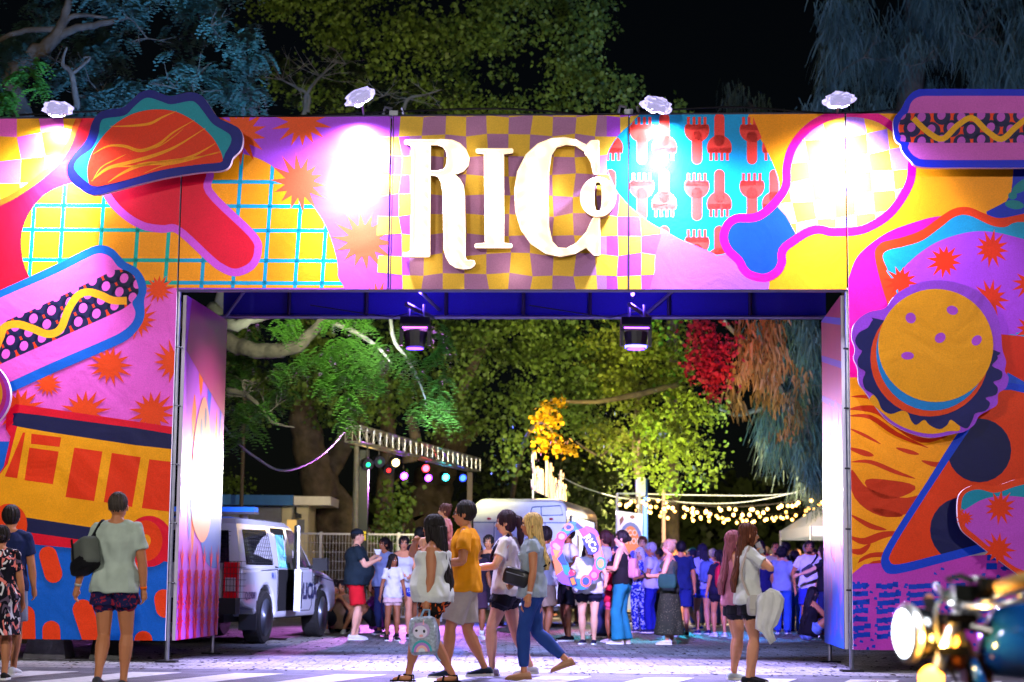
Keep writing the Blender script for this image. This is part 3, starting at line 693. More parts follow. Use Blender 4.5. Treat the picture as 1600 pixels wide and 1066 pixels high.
Co = [(1190, 215), (1190, 398), (1165, 398), (1152, 335), (1115, 272), (1065, 238), (1010, 232), (955, 248), (925, 295), (912, 390), (908, 540), (912, 690), (930, 775), (965, 812), (1015, 815), (1070, 785), (1125, 725), (1158, 655), (1170, 640), (1195, 640), (1195, 848), (1168, 848), (1122, 803), (1060, 838), (980, 854), (900, 838), (820, 785), (765, 710), (735, 610), (727, 490), (745, 385), (790, 295), (855, 235), (930, 205), (1000, 199), (1065, 212), (1125, 243), (1150, 217)]
def soft(P, idx=None): return P
lets = [('R', [Ro, Rh]), ('I', [Io]), ('C', [Co]), ('o', [ell(1188, 527, 95, 106, 40), [(1188+25*math.copysign(abs(math.cos(t))**.6, math.cos(t)), 525+84*math.copysign(abs(math.sin(t))**.75, math.sin(t))) for t in [2*math.pi*i/32 for i in range(32)]]])]
lside = mat('brown_letter_side', '#6E3B2E', rough=.5); lface = mat('lit_letter_face', '#F4E8D2', rough=.6, emit='#FFDDB0', estr=.7, var=.04)
bulb_m = mat('warm_bulb_glass', '#FFF2DC', emit='#FFE2B0', estr=12.0)
LS = empty('marquee_letters', arch(-.15, VB+.3, -.1), 'big glowing white marquee letters spelling RICo on the centre of the arch banner', 'illuminated sign')
bulbs = {'R': [(205, y) for y in range(250, 850, 75)]+[(385, y) for y in range(440, 900, 70)]+[(410, 290), (320, 222)], 'I': [(612, y) for y in range(300, 790, 70)],
         'C': [(820, y) for y in range(330, 760, 75)]+[(870, 270), (950, 220), (1060, 222), (1130, 280), (865, 790), (960, 835), (1060, 820), (1150, 760), (1172, 300)], 'o': [(1120, 520), (1255, 520), (1160, 440), (1215, 440), (1160, 612), (1215, 612)]}
for nm, loops in lets:
    wf = -.13 if nm != 'o' else -.24
    L2 = [[uv(*q, wf) for q in z5(lp)] for lp in loops]
    th = .11 if nm != 'o' else .2
    vs, fs = shape_mesh(L2, th)
    b = MB(); P = [arch(v[0], v[1], wf+th/2-v[2]) for v in vs]
    fr = [f for f in fs if len({round(vs[i][2], 4) for i in f}) == 1]; ft_ = [f for f in fr if vs[f[0]][2] > 0]; rest = [f for f in fs if f not in ft_]
    b.use(lface).add(P, ft_); b.use(lside).add(P, rest)
    lt = child(b, 'letter', LS)
    # raised rim and bulbs
    rb = MB().use(lface)
    for lp in L2:
        n = len(lp)
        for i in range(n): rb.tube([arch(*lp[i], wf-.012), arch(*lp[(i+1) % n], wf-.012)], .012, 5, False)
    child(rb, 'rim', lt)
    for q in z5(bulbs[nm]):
        bb = MB().use(bulb_m); u_, v_ = uv(*q, wf-.03); bb.ball(arch(u_, v_, wf-.025), .032, 8, 5); child(bb, 'bulb', lt, smooth=True)
# ================================================================== floodlights on the top of the arch
plast = mat('glowing_plastic_wrap', '#E8E4FF', rough=.12, trans=.8, spec=.8, emit='#C8C0FF', estr=.6, bump=.4, bscale=14)  # weak emission stands for lamp light caught in the wrap
wrap_glow = mat('lamp_lens', '#FFFFFF', emit='#E4E0FF', estr=30)
FLOODS = [(88, 182, 0, 'leftmost plastic wrapped floodlight glaring on the arch top beside the taco sign'), (562, 168, .12, 'plastic wrapped floodlight tilted up on the arch top left of the marquee letters'),
          (1026, 178, 0, 'plastic wrapped floodlight on the arch top between the marquee letters and the fork print'), (1313, 168, .05, 'plastic wrapped floodlight on the arch top above the drumstick print')]
def floodlight(px, py, up, label, k):
    u, v = uv(px, py, -.32)
    c = arch(u, VT+.03+up, -.28)
    root = empty('floodlight', arch(u, VT, 0), label, 'floodlight', 'floodlights along the top of the arch')
    b = MB().use(BLK)
    rot = Matrix.Rotation(-YAW, 3, 'Z') @ Matrix.Rotation(R([8, -24, 14, -4][k]), 3, 'Y') @ Matrix.Rotation(R(28), 3, 'X')
    b.box(c, (.2, .11, .08), rot); child(b, 'housing', root)
    b = MB().use(ALU); b.tube([arch(u, VT, .05), arch(u, VT+.05+up*.5, -.15), c], .015, 6); child(b, 'arm', root)
    b = MB().use(wrap_glow); b.box(c+rot @ Vector((0, .0, -.045)), (.19, .10, .006), rot); child(b, 'lens', root)
    # crumpled wrap around the housing
    bm = bmesh.new(); bmesh.ops.create_icosphere(bm, subdivisions=3, radius=1)
    rr = random.Random(k+5)
    from mathutils import noise
    for vv in bm.verts:
        n = noise.noise(vv.co*2.3+Vector((k*3, 0, 0)))*.35; n += .12*noise.noise(vv.co*6+Vector((0, k, 0))); vv.co = vv.co*(1+n)
    vs = [c+rot @ Vector((x.co.x*.175, x.co.y*.12, x.co.z*.09+.012)) for x in bm.verts]; fs = [tuple(q.index for q in f.verts) for f in bm.faces]; bm.free()
    w = MB().use(plast); w.add(vs, fs); child(w, 'plastic_wrap', root)
    return c
GL = []
for k, (x, y, up, lb) in enumerate(FLOODS):
    c = floodlight(x, y, up, lb, k)
    tgt = arch(uv(x-4, 330)[0], 3.9, .25)
    uu = uv(x, 190)[0]
    GL.append(lamp('floodlight_beam', 'SPOT', arch(uu, VT-.16+up*.3, -.3), (.88, .84, 1.0), [1500, 1600, 1200, 1150][k], arch(uu+[0, -.08, .06, 0][k], VT-.95, .02), .05, [58, 58, 54, 58][k], 1.0))
    GL.append(lamp('floodlight_near', 'SPOT', arch(uu, VT-.15, -.16), (.9, .87, 1.0), 85, arch(uu, VT-.5, 0), .05, 170, .6))
    GL.append(lamp('floodlight_spill', 'SPOT', c+Vector((0, -.16, -.22)), (.70, .68, 1.0), 1300, arch(uv(x, 330)[0], 0, -1.2), .1, 165, 1.0))
# assumed street lamps behind the photographer (warm-white), added to light the front of everything
def assumed_street_lamp(x, y, label):
    r = empty('assumed_street_lamp', (x, y, 0), label, 'street lamp', 'street lamps added behind the crossing')
    b = MB().use(ALU); b.tube([(x, y, 0), (x, y, 7.8), (x, y+.5, 8.4), (x, y+1.6, 8.6)], [.09, .07, .05, .04], 10); child(b, 'pole', r)
    b = MB().use(BLK); b.box((x, y+1.9, 8.6), (.3, .7, .12)); child(b, 'lamp_head', r)
    b = MB().use(mat('assumed_street_lens', '#FFFFFF', emit='#FFF0DC', estr=20)); b.box((x, y+1.9, 8.535), (.24, .6, .01)); child(b, 'lens', r)
    lamp('assumed_street_light', 'SPOT', (x, y+1.9, 8.45), (1.0, .93, .86), ASSUMED_STREETW, (x*.3, 20, 1.0), .25, 120, .8)
ASSUMED_STREETW = 7200
assumed_street_lamp(-9, -2, 'assumed tall steel street lamp on the near side of the street left of the viewer')  # this lamp and the next are assumed, out of view, added for front light
assumed_street_lamp(8, -3, 'assumed tall steel street lamp on the near side of the street right of the viewer')
# moving heads under the beam
def moving_head(px, py, u, w, label, k):
    top = arch(u, VB, w); r = empty('stage_light', top, label, 'stage light', 'moving head lights hanging under the arch')
    b = MB().use(BLK); b.box(top+Vector((0, 0, -.22)), (.36, .3, .14)); child(b, 'base', r)
    for s_ in (-1, 1): child(MB().use(BLK).box(top+Vector((.17*s_, 0, -.36)), (.04, .12, .26)), 'yoke_arm', r)
    b = MB().use(BLK); b.tube([top+Vector((0, .0, -.33)), top+Vector((0, -.02, -.52))], [.15, .12], 14); child(b, 'head', r, smooth=False)
    g = mat('violet_led', '#6010FF', emit='#A040FF', estr=12)
    b = MB().use(g); b.box(top+Vector((0, -.152, -.285)), (.30, .006, .018)); child(b, 'led_strip', r)
    if k: child(MB().use(mat('blue_lens_glow', '#3030FF', emit='#5048FF', estr=14)).tube([top+Vector((0, -.01, -.485)), top+Vector((0, -.01, -.515))], .135, 14), 'lens_glow_ring', r)  # added glowing ring stands in for the glow of the downward lens
    b = MB().use(mat('violet_lens', '#4020FF', emit='#5A30FF', estr=14)); b.tube([top+Vector((0, -.03, -.525)), top+Vector((0, -.03, -.535))], .105, 14); child(b, 'lens', r)
    b = MB().use(ALU); b.tube([top+Vector((-.08, 0, -.16)), top+Vector((-.08, 0, .02))], .018, 6); b.tube([top+Vector((.1, 0, -.16)), top+Vector((.1, 0, .02))], .018, 6)
    b.tube([top+Vector((-.1, -.3, -.02)), top+Vector((.2, .3, -.1))], .03, 6); child(b, 'clamp', r)
    b = MB().use(BLK); b.tube([top+Vector((.0, .1, -.05)), top+Vector((-.3, .15, -.12)), top+Vector((-.8, .1, -.06)), top+Vector((-1.3, 0, 0))], .008, 5); child(b, 'cable', r)
    return top+Vector((0, 0, -.6))
MH = [moving_head(635, 505, -1.28, 1.35, 'black moving head light with violet strip under the arch below the letter R', 0), moving_head(972, 505, 1.42, 1.35, 'black moving head light with glowing lens under the arch below the small letter o', 1)]
for k, p in enumerate(MH):
    lamp('violet_wash', 'SPOT', p, (.42, .36, 1.0), 5600, (p.x*.9, 21.4, 0), .12, 90, .6)
    lamp('violet_uplight', 'POINT', p+Vector((0, -.1, .72)), (.16, .07, 1.0), 60, size=.15)
lamp('reveal_light', 'SPOT', MH[1]+Vector((.1, .1, 0)), (1.0, .92, .9), 2200, arch(-3.84, 2.4, 1.3), .1, 34, 1.0)
lamp('reveal_light', 'SPOT', MH[0]+Vector((.1, .1, 0)), (1.0, .88, .85), 2200, arch(3.76, 2.1, 1.3), .06, 26, 1.0)
# ================================================================== ground
def ground_mat():
    m = bpy.data.materials.new('cobbled_pavement'); m.use_nodes = True; nt = m.node_tree; N = nt.nodes; L = nt.links; p = N['Principled BSDF']
    g = N.new('ShaderNodeNewGeometry'); br = N.new('ShaderNodeTexBrick'); br.inputs['Scale'].default_value = 1.0
    br.inputs['Brick Width'].default_value = .24; br.inputs['Row Height'].default_value = .14; br.inputs['Mortar Size'].default_value = .012; br.inputs['Mortar Smooth'].default_value = .4
    br.inputs['Color1'].default_value = (.17, .165, .16, 1); br.inputs['Color2'].default_value = (.27, .26, .25, 1); br.inputs['Mortar'].default_value = (.035, .033, .03, 1)
    nz = N.new('ShaderNodeTexNoise'); nz.inputs['Scale'].default_value = 1.7; nz.inputs['Detail'].default_value = 7
    wv = N.new('ShaderNodeVectorMath'); wv.operation = 'ADD'
    n2 = N.new('ShaderNodeTexNoise'); n2.inputs['Scale'].default_value = 3; L.new(g.outputs['Position'], n2.inputs['Vector'])
    sc = N.new('ShaderNodeVectorMath'); sc.operation = 'SCALE'; sc.inputs['Scale'].default_value = .09
    L.new(n2.outputs['Color'], sc.inputs[0]); L.new(g.outputs['Position'], wv.inputs[0]); L.new(sc.outputs[0], wv.inputs[1]); L.new(wv.outputs[0], br.inputs['Vector'])
    L.new(g.outputs['Position'], nz.inputs['Vector'])
    mr = N.new('ShaderNodeMapRange'); mr.inputs[1].default_value = .3; mr.inputs[2].default_value = .7; mr.inputs[3].default_value = .55; mr.inputs[4].default_value = 1.35
    L.new(nz.outputs[0], mr.inputs[0]); mx = N.new('ShaderNodeVectorMath'); mx.operation = 'SCALE'
    L.new(br.outputs['Color'], mx.inputs[0]); L.new(mr.outputs[0], mx.inputs['Scale']); L.new(mx.outputs[0], p.inputs['Base Color'])
    b = N.new('ShaderNodeBump'); b.inputs['Strength'].default_value = .8; b.inputs['Distance'].default_value = .02
    inv = N.new('ShaderNodeMath'); inv.operation = 'SUBTRACT'; inv.inputs[0].default_value = 1; L.new(br.outputs['Fac'], inv.inputs[1])
    ad = N.new('ShaderNodeMath'); ad.operation = 'ADD'; n3 = N.new('ShaderNodeTexNoise'); n3.inputs['Scale'].default_value = 30; L.new(g.outputs['Position'], n3.inputs['Vector'])
    L.new(inv.outputs[0], ad.inputs[0]); L.new(n3.outputs[0], ad.inputs[1]); L.new(ad.outputs[0], b.inputs['Height']); L.new(b.outputs[0], p.inputs['Normal'])
    p.inputs['Roughness'].default_value = .62
    return m
cob = ground_mat()
asp = mat('asphalt', '#4A4A4E', rough=.8, var=.5, vscale=3, bump=.6, bscale=120)
dirt = mat('park_earth', '#3A3326', rough=.95, var=.5, vscale=1.2, bump=.5, bscale=9)
def sheet(name, x0, y0, x1, y1, z, m, nx=1, ny=1):
    b = MB().use(m); b.add([(x0, y0, z), (x1, y0, z), (x1, y1, z), (x0, y1, z)], [(0, 1, 2, 3)])
    return b.build(name, kind='structure', loc=(0, 0, z))
sheet('ground', -700, -100, 700, 1200, -.008, dirt)
sheet('street', -120, -12, 120, 20.0, 0.0, asp)
sheet('pavement', -30, 20.0, 30, 75, 0.0, cob)
# kerb line stones between street and cobbles
zeb = mat('worn_road_paint', '#A8A8A6', rough=.7, var=.25, vscale=14)
# crossing stripes run towards the arch
i = 0
x = -12.4
while x < 12:
    b = MB().use(zeb); sh = .9
    y0, y1 = 15.2, 19.15
    pts = [(x, y0), (x+.5, y0), (x+.5-sh*0+1.2, y1), (x+1.2, y1)]
    b.add([(a, c, .004) for a, c in pts]+[(a, c, 0.0005) for a, c in pts], [(0, 1, 2, 3), (0, 4, 5, 1), (1, 5, 6, 2), (2, 6, 7, 3), (3, 7, 4, 0)])
    o = b.build('crossing_stripe', kind='structure', loc=(x, y0, 0), fixn=False)
    x += 1.05; i += 1

lit_ = MB(); rl = random.Random(3); lm = [mat('dead_leaf', '#2A1E10', rough=.9), mat('litter_dark', '#0E0C0C', rough=.9), mat('litter_pale', '#8A8478', rough=.9)]
for i in range(1100):
    yy = 19.6+(rl.random()**1.5)*18; xx = rl.uniform(-.24, .24)*yy; a = rl.uniform(0, 6.28); r_ = rl.uniform(.012, .05); lit_.use(lm[min(2, int(rl.random()*2.3))])
    lit_.add([(xx+r_*math.cos(a), yy+r_*math.sin(a), .004), (xx-r_*.5*math.sin(a), yy+r_*.5*math.cos(a), .012), (xx-r_*math.cos(a), yy-r_*math.sin(a), .004), (xx+r_*.5*math.sin(a), yy-r_*.5*math.cos(a), .003)], [(0, 1, 2, 3)])
lit_.build('leaf_litter', kind='stuff', label='dry leaves and crumbs scattered over the cobbles under the arch', cat='litter', fixn=False)

lamp('reveal_glare_spot', 'SPOT', (-1.48, 35.5, 2.85), (1, .93, .88), 2300, arch(-3.84, 2.15, 1.3), .45, 10, 1.0)  # added spots without fixtures put glare on both reveal panels
lamp('reveal_glare_spot', 'SPOT', (1.47, 35.5, 2.85), (1, .90, .86), 2600, arch(3.76, 2.15, 1.3), .4, 13, 1.0)

for px_, py_ in ((712, 300), (742, 250), (785, 335), (858, 300), (905, 330), (655, 410), (800, 420)):
    u_, v_ = uv(px_, py_, -.2); lamp('letter_glow', 'POINT', arch(u_, v_, -.26), (1, .84, .58), 3.2, size=.08)
cb = MB().use(BLK); us_ = [-5.9, -4.6, -3.2, -1.75, -.2, 1.0, 1.62, 2.6, 3.72, 4.4]
cb.tube(smooth_loop([tuple(arch(u_, VT+.05+.05*math.sin(i*2.1), .02)) for i, u_ in enumerate(us_)], 5, False), .012, 6)
cb.build('power_cable', label='black power cable running along the arch top between the floodlights', cat='cable')
for u_ in (-1.42, 1.33):
    bb = MB().use(ALU); bb.box(arch(u_, VT+.04, .03), (.1, .08, .06)); bb.tube([arch(u_-.12, VT+.03, .03), arch(u_-.1, VT+.12, .03), arch(u_-.02, VT+.1, .03)], .02, 6); bb.tube([arch(u_+.12, VT+.03, .03), arch(u_+.1, VT+.11, .03)], .022, 6)
    child(bb, 'coupler', ARCH)
# ================================================================== foliage
def leaf_mat(name, h, trans=.25, rough=.6, var=.35):
    m = mat(name, h, rough=rough, var=var, vscale=1.2, spec=.3)
    return m
def np_mesh(name, V, quads, m, tris=False):
    me = bpy.data.meshes.new(name); k = quads.shape[1]
    me.vertices.add(len(V)); me.vertices.foreach_set('co', V.astype(np.float32).ravel())
    me.loops.add(quads.size); me.loops.foreach_set('vertex_index', quads.astype(np.int32).ravel())
    me.polygons.add(len(quads)); me.polygons.foreach_set('loop_start', np.arange(0, quads.size, k, dtype=np.int32))
    me.polygons.foreach_set('loop_total', np.full(len(quads), k, dtype=np.int32)) if hasattr(me.polygons[0], 'loop_total') and False else None
    me.materials.append(m); me.update(calc_edges=True); me.validate(); return me
def unit(n):
    v = RNG.normal(size=(n, 3)); return v/np.linalg.norm(v, axis=1, keepdims=True)
def leaves_broad(C, n_per, spread, size):
    """C (k,3) clump centres -> folded leaf quads with a pointed outline"""
    k = len(C); n = k*n_per
    P = np.repeat(C, n_per, axis=0)+RNG.normal(size=(n, 3))*spread*np.array([1, 1, .8])
    d = unit(n); d[:, 2] -= .35; d /= np.linalg.norm(d, axis=1, keepdims=True)
    u = np.cross(d, unit(n)); u /= np.linalg.norm(u, axis=1, keepdims=True)
    w = np.cross(d, u); s = size*RNG.uniform(.6, 1.25, (n, 1))
    a = P-d*s*.5; b = P+u*s*.46+w*s*.08-d*s*.05; c = P+d*s*.55; e = P-u*s*.46+w*s*.08-d*s*.05
    V = np.stack([a, b, c, e], 1).reshape(-1, 3); Q = np.arange(4*n).reshape(-1, 4)
    return V, Q
def leaves_strand(C, n_per, spread, length, width, droop=1.0):
    k = len(C); n = k*n_per
    P = np.repeat(C, n_per, axis=0)+RNG.normal(size=(n, 3))*spread
    d = unit(n)*.55; d[:, 2] = -abs(d[:, 2])-droop; d /= np.linalg.norm(d, axis=1, keepdims=True)
    u = np.cross(d, unit(n)); u /= np.linalg.norm(u, axis=1, keepdims=True)
    L = length*RNG.uniform(.5, 1.3, (n, 1))
    b = P+d*L*.5; c = P+d*L; c[:, 2] -= (L[:, 0]*.12)
    V = np.stack([P-u*width*.5, P+u*width*.5, b+u*width*.5, b-u*width*.5, c+u*width*.2, c-u*width*.2], 1).reshape(-1, 3)
    o = np.arange(n)[:, None]*6
    Q = np.concatenate([o+np.array([[0, 1, 2, 3]]), o+np.array([[3, 2, 4, 5]])])
    return V, Q
def sprays(C, pinnae, length, width):
    """feathery hanging compound leaves: each centre carries a fan of leaflets along bowed ribs"""
    Vs = []; Qs = []; o = 0
    for c in C:
        ax = RNG.uniform(0, 2*math.pi)
        for k in range(pinnae):
            t = ax+RNG.uniform(-1.3, 1.3); h = np.array([math.cos(t), math.sin(t), 0])
            L = length*RNG.uniform(.6, 1.15); base = c+RNG.normal(size=3)*.05; up = RNG.uniform(.0, .35)
            q = np.array([-h[1], h[0], 0]); M = 7
            for i in range(M):
                f = (i+.6)/M; p = base+h*L*f*.75+np.array([0, 0, up*L*f-L*.95*f*f])
                for s in (-1, 1):
                    l = width*(1-.5*f)*RNG.uniform(.8, 1.2); tip = p+q*s*l+np.array([0, 0, -l*.35])+h*l*.25
                    e = h*.022
                    Vs += [p-e, p+e, tip+e*.8, tip-e*.8]; Qs.append((o, o+1, o+2, o+3)); o += 4
    return np.array(Vs), np.array(Qs)
def blob_centres(blobs, dens=1.0, shell=.55):
    out = []
    for (x, y, Y, rp, *rest) in blobs:
        c = np.array(at(x, y, Y)); r = rp*Y/FPX; fy = rest[0] if rest else 1.0
        n = max(3, int(dens*(rp/10.0)**2))
        v = unit(n)*(RNG.uniform(shell, 1.0, (n, 1)))*r; v[:, 1] *= fy
        out.append(c+v)
    return np.concatenate(out)
def crown(name, parent, V, Q, m, kind=None, label=None):
    o = np.array(ORIG.get(parent.name, parent.location)); me = np_mesh(name, V-o, Q, m)
    ob = bpy.data.objects.new(name, me); ob.parent = parent; COL.objects.link(ob); ORIG[ob.name] = Vector(o)
    tag(ob, label=label); return ob
bark = mat('grey_bark', '#52483A', rough=.95, var=.45, vscale=5, bump=.9, bscale=14)
barkp = mat('pale_bark', '#8A8472', rough=.9, var=.4, vscale=3, bump=.8, bscale=10)
def limb(parent, pts, radii, m=bark, name='limb', n=8):
    P = smooth_loop([tuple(p) for p in pts], 5, False); k = len(P)
    rs = list(np.interp(np.linspace(0, 1, k), np.linspace(0, 1, len(radii)), radii))
    P = [Vector(p)+Vector(RNG.normal(size=3)*rs[i]*.12) for i, p in enumerate(P)]
    return child(MB().use(m).tube(P, rs, n), name, parent, smooth=True)
def twigs(parent, starts, n, L, r, m=bark, seed=0):
    b = MB().use(m); rr = random.Random(seed)
    for s in starts:
        s = Vector(s)
        for _ in range(n):
            d = Vector((rr.uniform(-1, 1), rr.uniform(-1, 1), rr.uniform(-.5, .9))).normalized(); l = L*rr.uniform(.5, 1.2)
            p1 = s+d*l*.5+Vector((0, 0, rr.uniform(-.1, .1)*l)); p2 = p1+(d+Vector((rr.uniform(-.5, .5), rr.uniform(-.5, .5), rr.uniform(-.3, .5)))).normalized()*l*.5
            b.tube([s, p1, p2], [r, r*.6, r*.25], 5)
            for _2 in range(2):
                e = p1+(d+Vector((rr.uniform(-1, 1), rr.uniform(-1, 1), rr.uniform(-.8, .8)))).normalized()*l*.4
                b.tube([p1, e], [r*.5, r*.15], 4)
    o = child(b, 'twigs', parent); o['kind'] = 'stuff'; return o
G_AC = leaf_mat('acacia_leaf', '#5A8C2C'); G_AU = leaf_mat('acacia_leaf_blue_lit', '#567460'); G_PL = leaf_mat('plane_leaf', '#4C6424'); G_PL2 = leaf_mat('plane_leaf_yellowing', '#667420')  # bluish acacia tone holds the blue light on the upper crown
G_CA = leaf_mat('casuarina_needle', '#44564A'); G_DK = leaf_mat('dark_leaf', '#2C3A1A'); G_RED = leaf_mat('warm_lit_leaf', '#7A4A1C'); G_CR = leaf_mat('red_lit_leaf', '#8A2230')  # crimson and rusty tones hold the red and orange light on the leaves
# ---- T1: acacia on the left, in front of the others
def tree_at(name, px, Y, label, cat='tree', group=None):
    f = floor_at(px, Y); return empty(name, f, label, cat, group)
T1 = tree_at('acacia_tree', 40, 27, 'feathery acacia reaching over the left tower with its lit branch under the arch')
limb(T1, [at(40, 900, 27)*1.0-Vector((0, 0, 1.0)), at(60, 500, 27), at(110, 350, 27)], [.42, .3, .26], name='trunk', n=12)
limb(T1, [at(110, 350, 27), at(250, 470, 27), at(355, 532, 27), at(390, 546, 26.8), at(430, 548, 26.6), at(465, 540, 26.4), at(490, 518, 26.3), at(508, 496, 26.2), at(540, 470, 26)], [.2, .17, .13, .115, .11, .1, .08, .06, .05], bark, n=12)
limb(T1, [at(500, 500, 26.3), at(540, 512, 26.3), at(585, 538, 26.2), at(612, 568, 26.2)], [.045, .04, .03, .015], barkp)
limb(T1, [at(610, 480, 26), at(615, 530, 26), at(632, 555, 26), at(652, 590, 26), at(665, 625, 26)], [.03, .03, .028, .02, .01], barkp)
limb(T1, [at(330, 480, 27), at(365, 508, 26.6), at(395, 498, 26.6), at(440, 488, 26.6)], [.1, .09, .07, .05], barkp)
limb(T1, [at(110, 350, 27), at(20, 140, 27), at(48, 90, 27), at(86, 58, 27), at(104, 20, 27), at(112, -30, 27)], [.2, .14, .13, .1, .07, .04])
limb(T1, [at(86, 60, 27), at(120, 44, 27), at(165, 36, 27), at(200, 28, 27)], [.08, .06, .05, .02])
limb(T1, [at(92, 50, 27), at(115, 25, 27), at(168, 28, 27)], [.05, .04, .015]); limb(T1, [at(86, 46, 27), at(40, 48, 27), at(0, 62, 27), at(-60, 90, 27)], [.05, .045, .04, .02])
limb(T1, [at(120, 170, 26), at(112, 116, 26), at(98, 100, 26), at(104, 74, 26)], [.05, .04, .03, .015]); limb(T1, [at(112, 116, 26), at(140, 92, 26), at(130, 90, 26)], [.03, .02, .01])
limb(T1, [at(355, 610, 27), at(385, 618, 27), at(410, 640, 27), at(425, 660, 27), at(460, 668, 27)], [.05, .04, .03, .025, .01]); limb(T1, [at(385, 618, 27), at(380, 595, 27), at(400, 600, 27)], [.03, .02, .01])
twigs(T1, [at(x, y, 26.8) for x, y in ((380, 620), (415, 650), (120, 110), (230, 60), (280, 140), (300, 130), (160, 150), (60, 120), (330, 40))], 4, .55, .012, seed=3)
lit = [(x, y, 26.2, r) for x, y, r in ((440, 520, 20), (455, 505, 14), (490, 560, 20), (520, 548, 24), (545, 530, 22), (560, 560, 24), (470, 570, 18), (432, 580, 16), (505, 595, 24), (540, 590, 26), (570, 590, 22), (595, 575, 18), (530, 620, 20), (548, 640, 14), (590, 540, 14), (520, 505, 14), (600, 600, 12), (560, 500, 10), (572, 505, 10), (538, 660, 8))]
C1 = blob_centres(lit, 1.3, .1)
crown('crown', T1, *sprays(C1, 8, .26, .05), G_AC, label='bright green lit spray')
C2 = blob_centres([(x, y, 26, r) for x, y, r in ((630, 555, 14), (650, 590, 18), (665, 620, 18), (640, 570, 14), (680, 560, 14), (690, 600, 16), (695, 630, 14), (655, 650, 8), (690, 650, 8), (680, 520, 14), (700, 545, 12), (640, 510, 10))], 1.1, .1)
crown('crown', T1, *sprays(C2, 8, .28, .05), G_AC, label='bluish hanging spray')
ub = [(RNG.uniform(-60, 400), RNG.uniform(-60, 175), RNG.uniform(26.5, 29.5), RNG.uniform(20, 42)) for _ in range(70)]
ub = [b for b in ub if not (b[0] > 330 and b[1] > 60 and b[0]-330 > (b[1]+40)*.6)]+[(395, 50, 27, 22), (405, 90, 27, 16), (385, 130, 27, 26), (400, 160, 27, 20), (340, 25, 27, 30)]
crown('crown', T1, *sprays(blob_centres(ub, .8, .2), 7, .3, .055), G_AU, label='blue lit upper crown')
lb = [(RNG.uniform(355, 450), RNG.uniform(500, 690), RNG.uniform(28, 30), RNG.uniform(14, 28)) for _ in range(14)]+[(x, y, 26, 16) for x, y in ((30, 120), (50, 110), (15, 150), (5, 165), (62, 135), (365, 640), (385, 655), (405, 630), (370, 690))]
crown('crown', T1, *sprays(blob_centres(lb, .8, .2), 6, .28, .06), G_AC)
# ---- plane trees behind
def plane_tree(px, Y, blobs, label, leaf, trunks, size=.115, dens=.6, npc=34, spread=.2, name='plane_tree'):
    t = tree_at(name, px, Y, label)
    for pts, rad in trunks: limb(t, [at(x, y, yy) if y is not None else floor_at(x, yy) for x, y, yy in pts], rad, n=12, name='trunk' if rad[0] > .3 else 'limb')
    C = blob_centres(blobs, dens, .35)
    crown('crown', t, *leaves_broad(C, npc, spread, size), leaf)
    return t
bl = [(RNG.uniform(400, 600), RNG.uniform(-80, 175), RNG.uniform(42, 46), RNG.uniform(22, 40)) for _ in range(34)]+[(RNG.uniform(350, 620), RNG.uniform(500, 800), RNG.uniform(43, 50), RNG.uniform(22, 36)) for _ in range(46)]
plane_tree(490, 45, [b for b in bl if not (b[1] > 700 and b[0] > 420)], 'big dark plane tree with pale forked trunk behind the small guard hut', G_PL, [([(560, None, 46), (545, 850, 46), (505, 770, 46), (482, 700, 46), (470, 600, 46)], [.75, .6, .5, .42, .3]), ([(500, 760, 46), (560, 650, 46), (600, 560, 46)], [.3, .22, .15]), ([(600, None, 47), (598, 820, 47), (605, 700, 47), (598, 560, 47)], [.3, .24, .2, .15])])
bl = [(RNG.uniform(640, 930), RNG.uniform(-80, 180), RNG.uniform(42, 47), RNG.uniform(24, 44)) for _ in range(52)]+[(x, y, 42, r) for x, y, r in ((960, 130, 26), (985, 135, 16), (940, 155, 30), (975, 160, 18), (905, 60, 28), (915, 20, 26), (895, 110, 26))]+[(RNG.uniform(640, 960), RNG.uniform(490, 665), RNG.uniform(42, 48), RNG.uniform(22, 38)) for _ in range(62)]+[(x, y, 41, r) for x, y, r in ((800, 720, 16), (780, 700, 24), (820, 690, 20))]
plane_tree(690, 46, bl, 'tall plane tree with thick leaning trunk behind the stage lighting truss', G_PL, [([(640, None, 56), (655, 850, 56), (668, 780, 56), (690, 720, 56), (700, 640, 56)], [.9, .8, .7, .55, .35]), ([(680, 755, 56), (705, 715, 56), (745, 660, 56)], [.45, .3, .22]), ([(700, 650, 45), (735, 580, 44), (760, 530, 44), (790, 480, 44)], [.16, .13, .12, .1]), ([(640, 720, 45), (650, 690, 45), (640, 650, 45)], [.2, .15, .1])])
bl = [(RNG.uniform(930, 1075), RNG.uniform(520, 700), RNG.uniform(41, 45), RNG.uniform(18, 32)) for _ in range(44)]+[(x, y, 39, r) for x, y, r in ((1040, 650, 30), (1080, 640, 26), (1115, 640, 20), (1095, 690, 28), (1110, 730, 20), (1060, 720, 26), (1030, 740, 20), (1090, 745, 14), (1020, 700, 24), (960, 700, 18), (985, 730, 12), (1110, 650, 18), (1060, 690, 26), (1010, 670, 26), (1050, 760, 9))]
T3 = plane_tree(1030, 41, bl, 'leafy plane tree glowing yellow green above the string lights', G_PL2, [([(1004, None, 43), (1003, 800, 43), (995, 700, 43), (1000, 600, 43)], [.13, .12, .1, .08]), ([(860, 625, 41), (930, 628, 41), (1000, 615, 41), (1060, 600, 41)], [.03, .05, .07, .06]), ([(900, 690, 41), (935, 712, 41), (955, 702, 41), (975, 700, 41)], [.02, .03, .03, .04])], size=.10, dens=.75, npc=34)
T4 = tree_at('maple_tree', 850, 38, 'small bough of leaves lit golden right above the lit lettering')
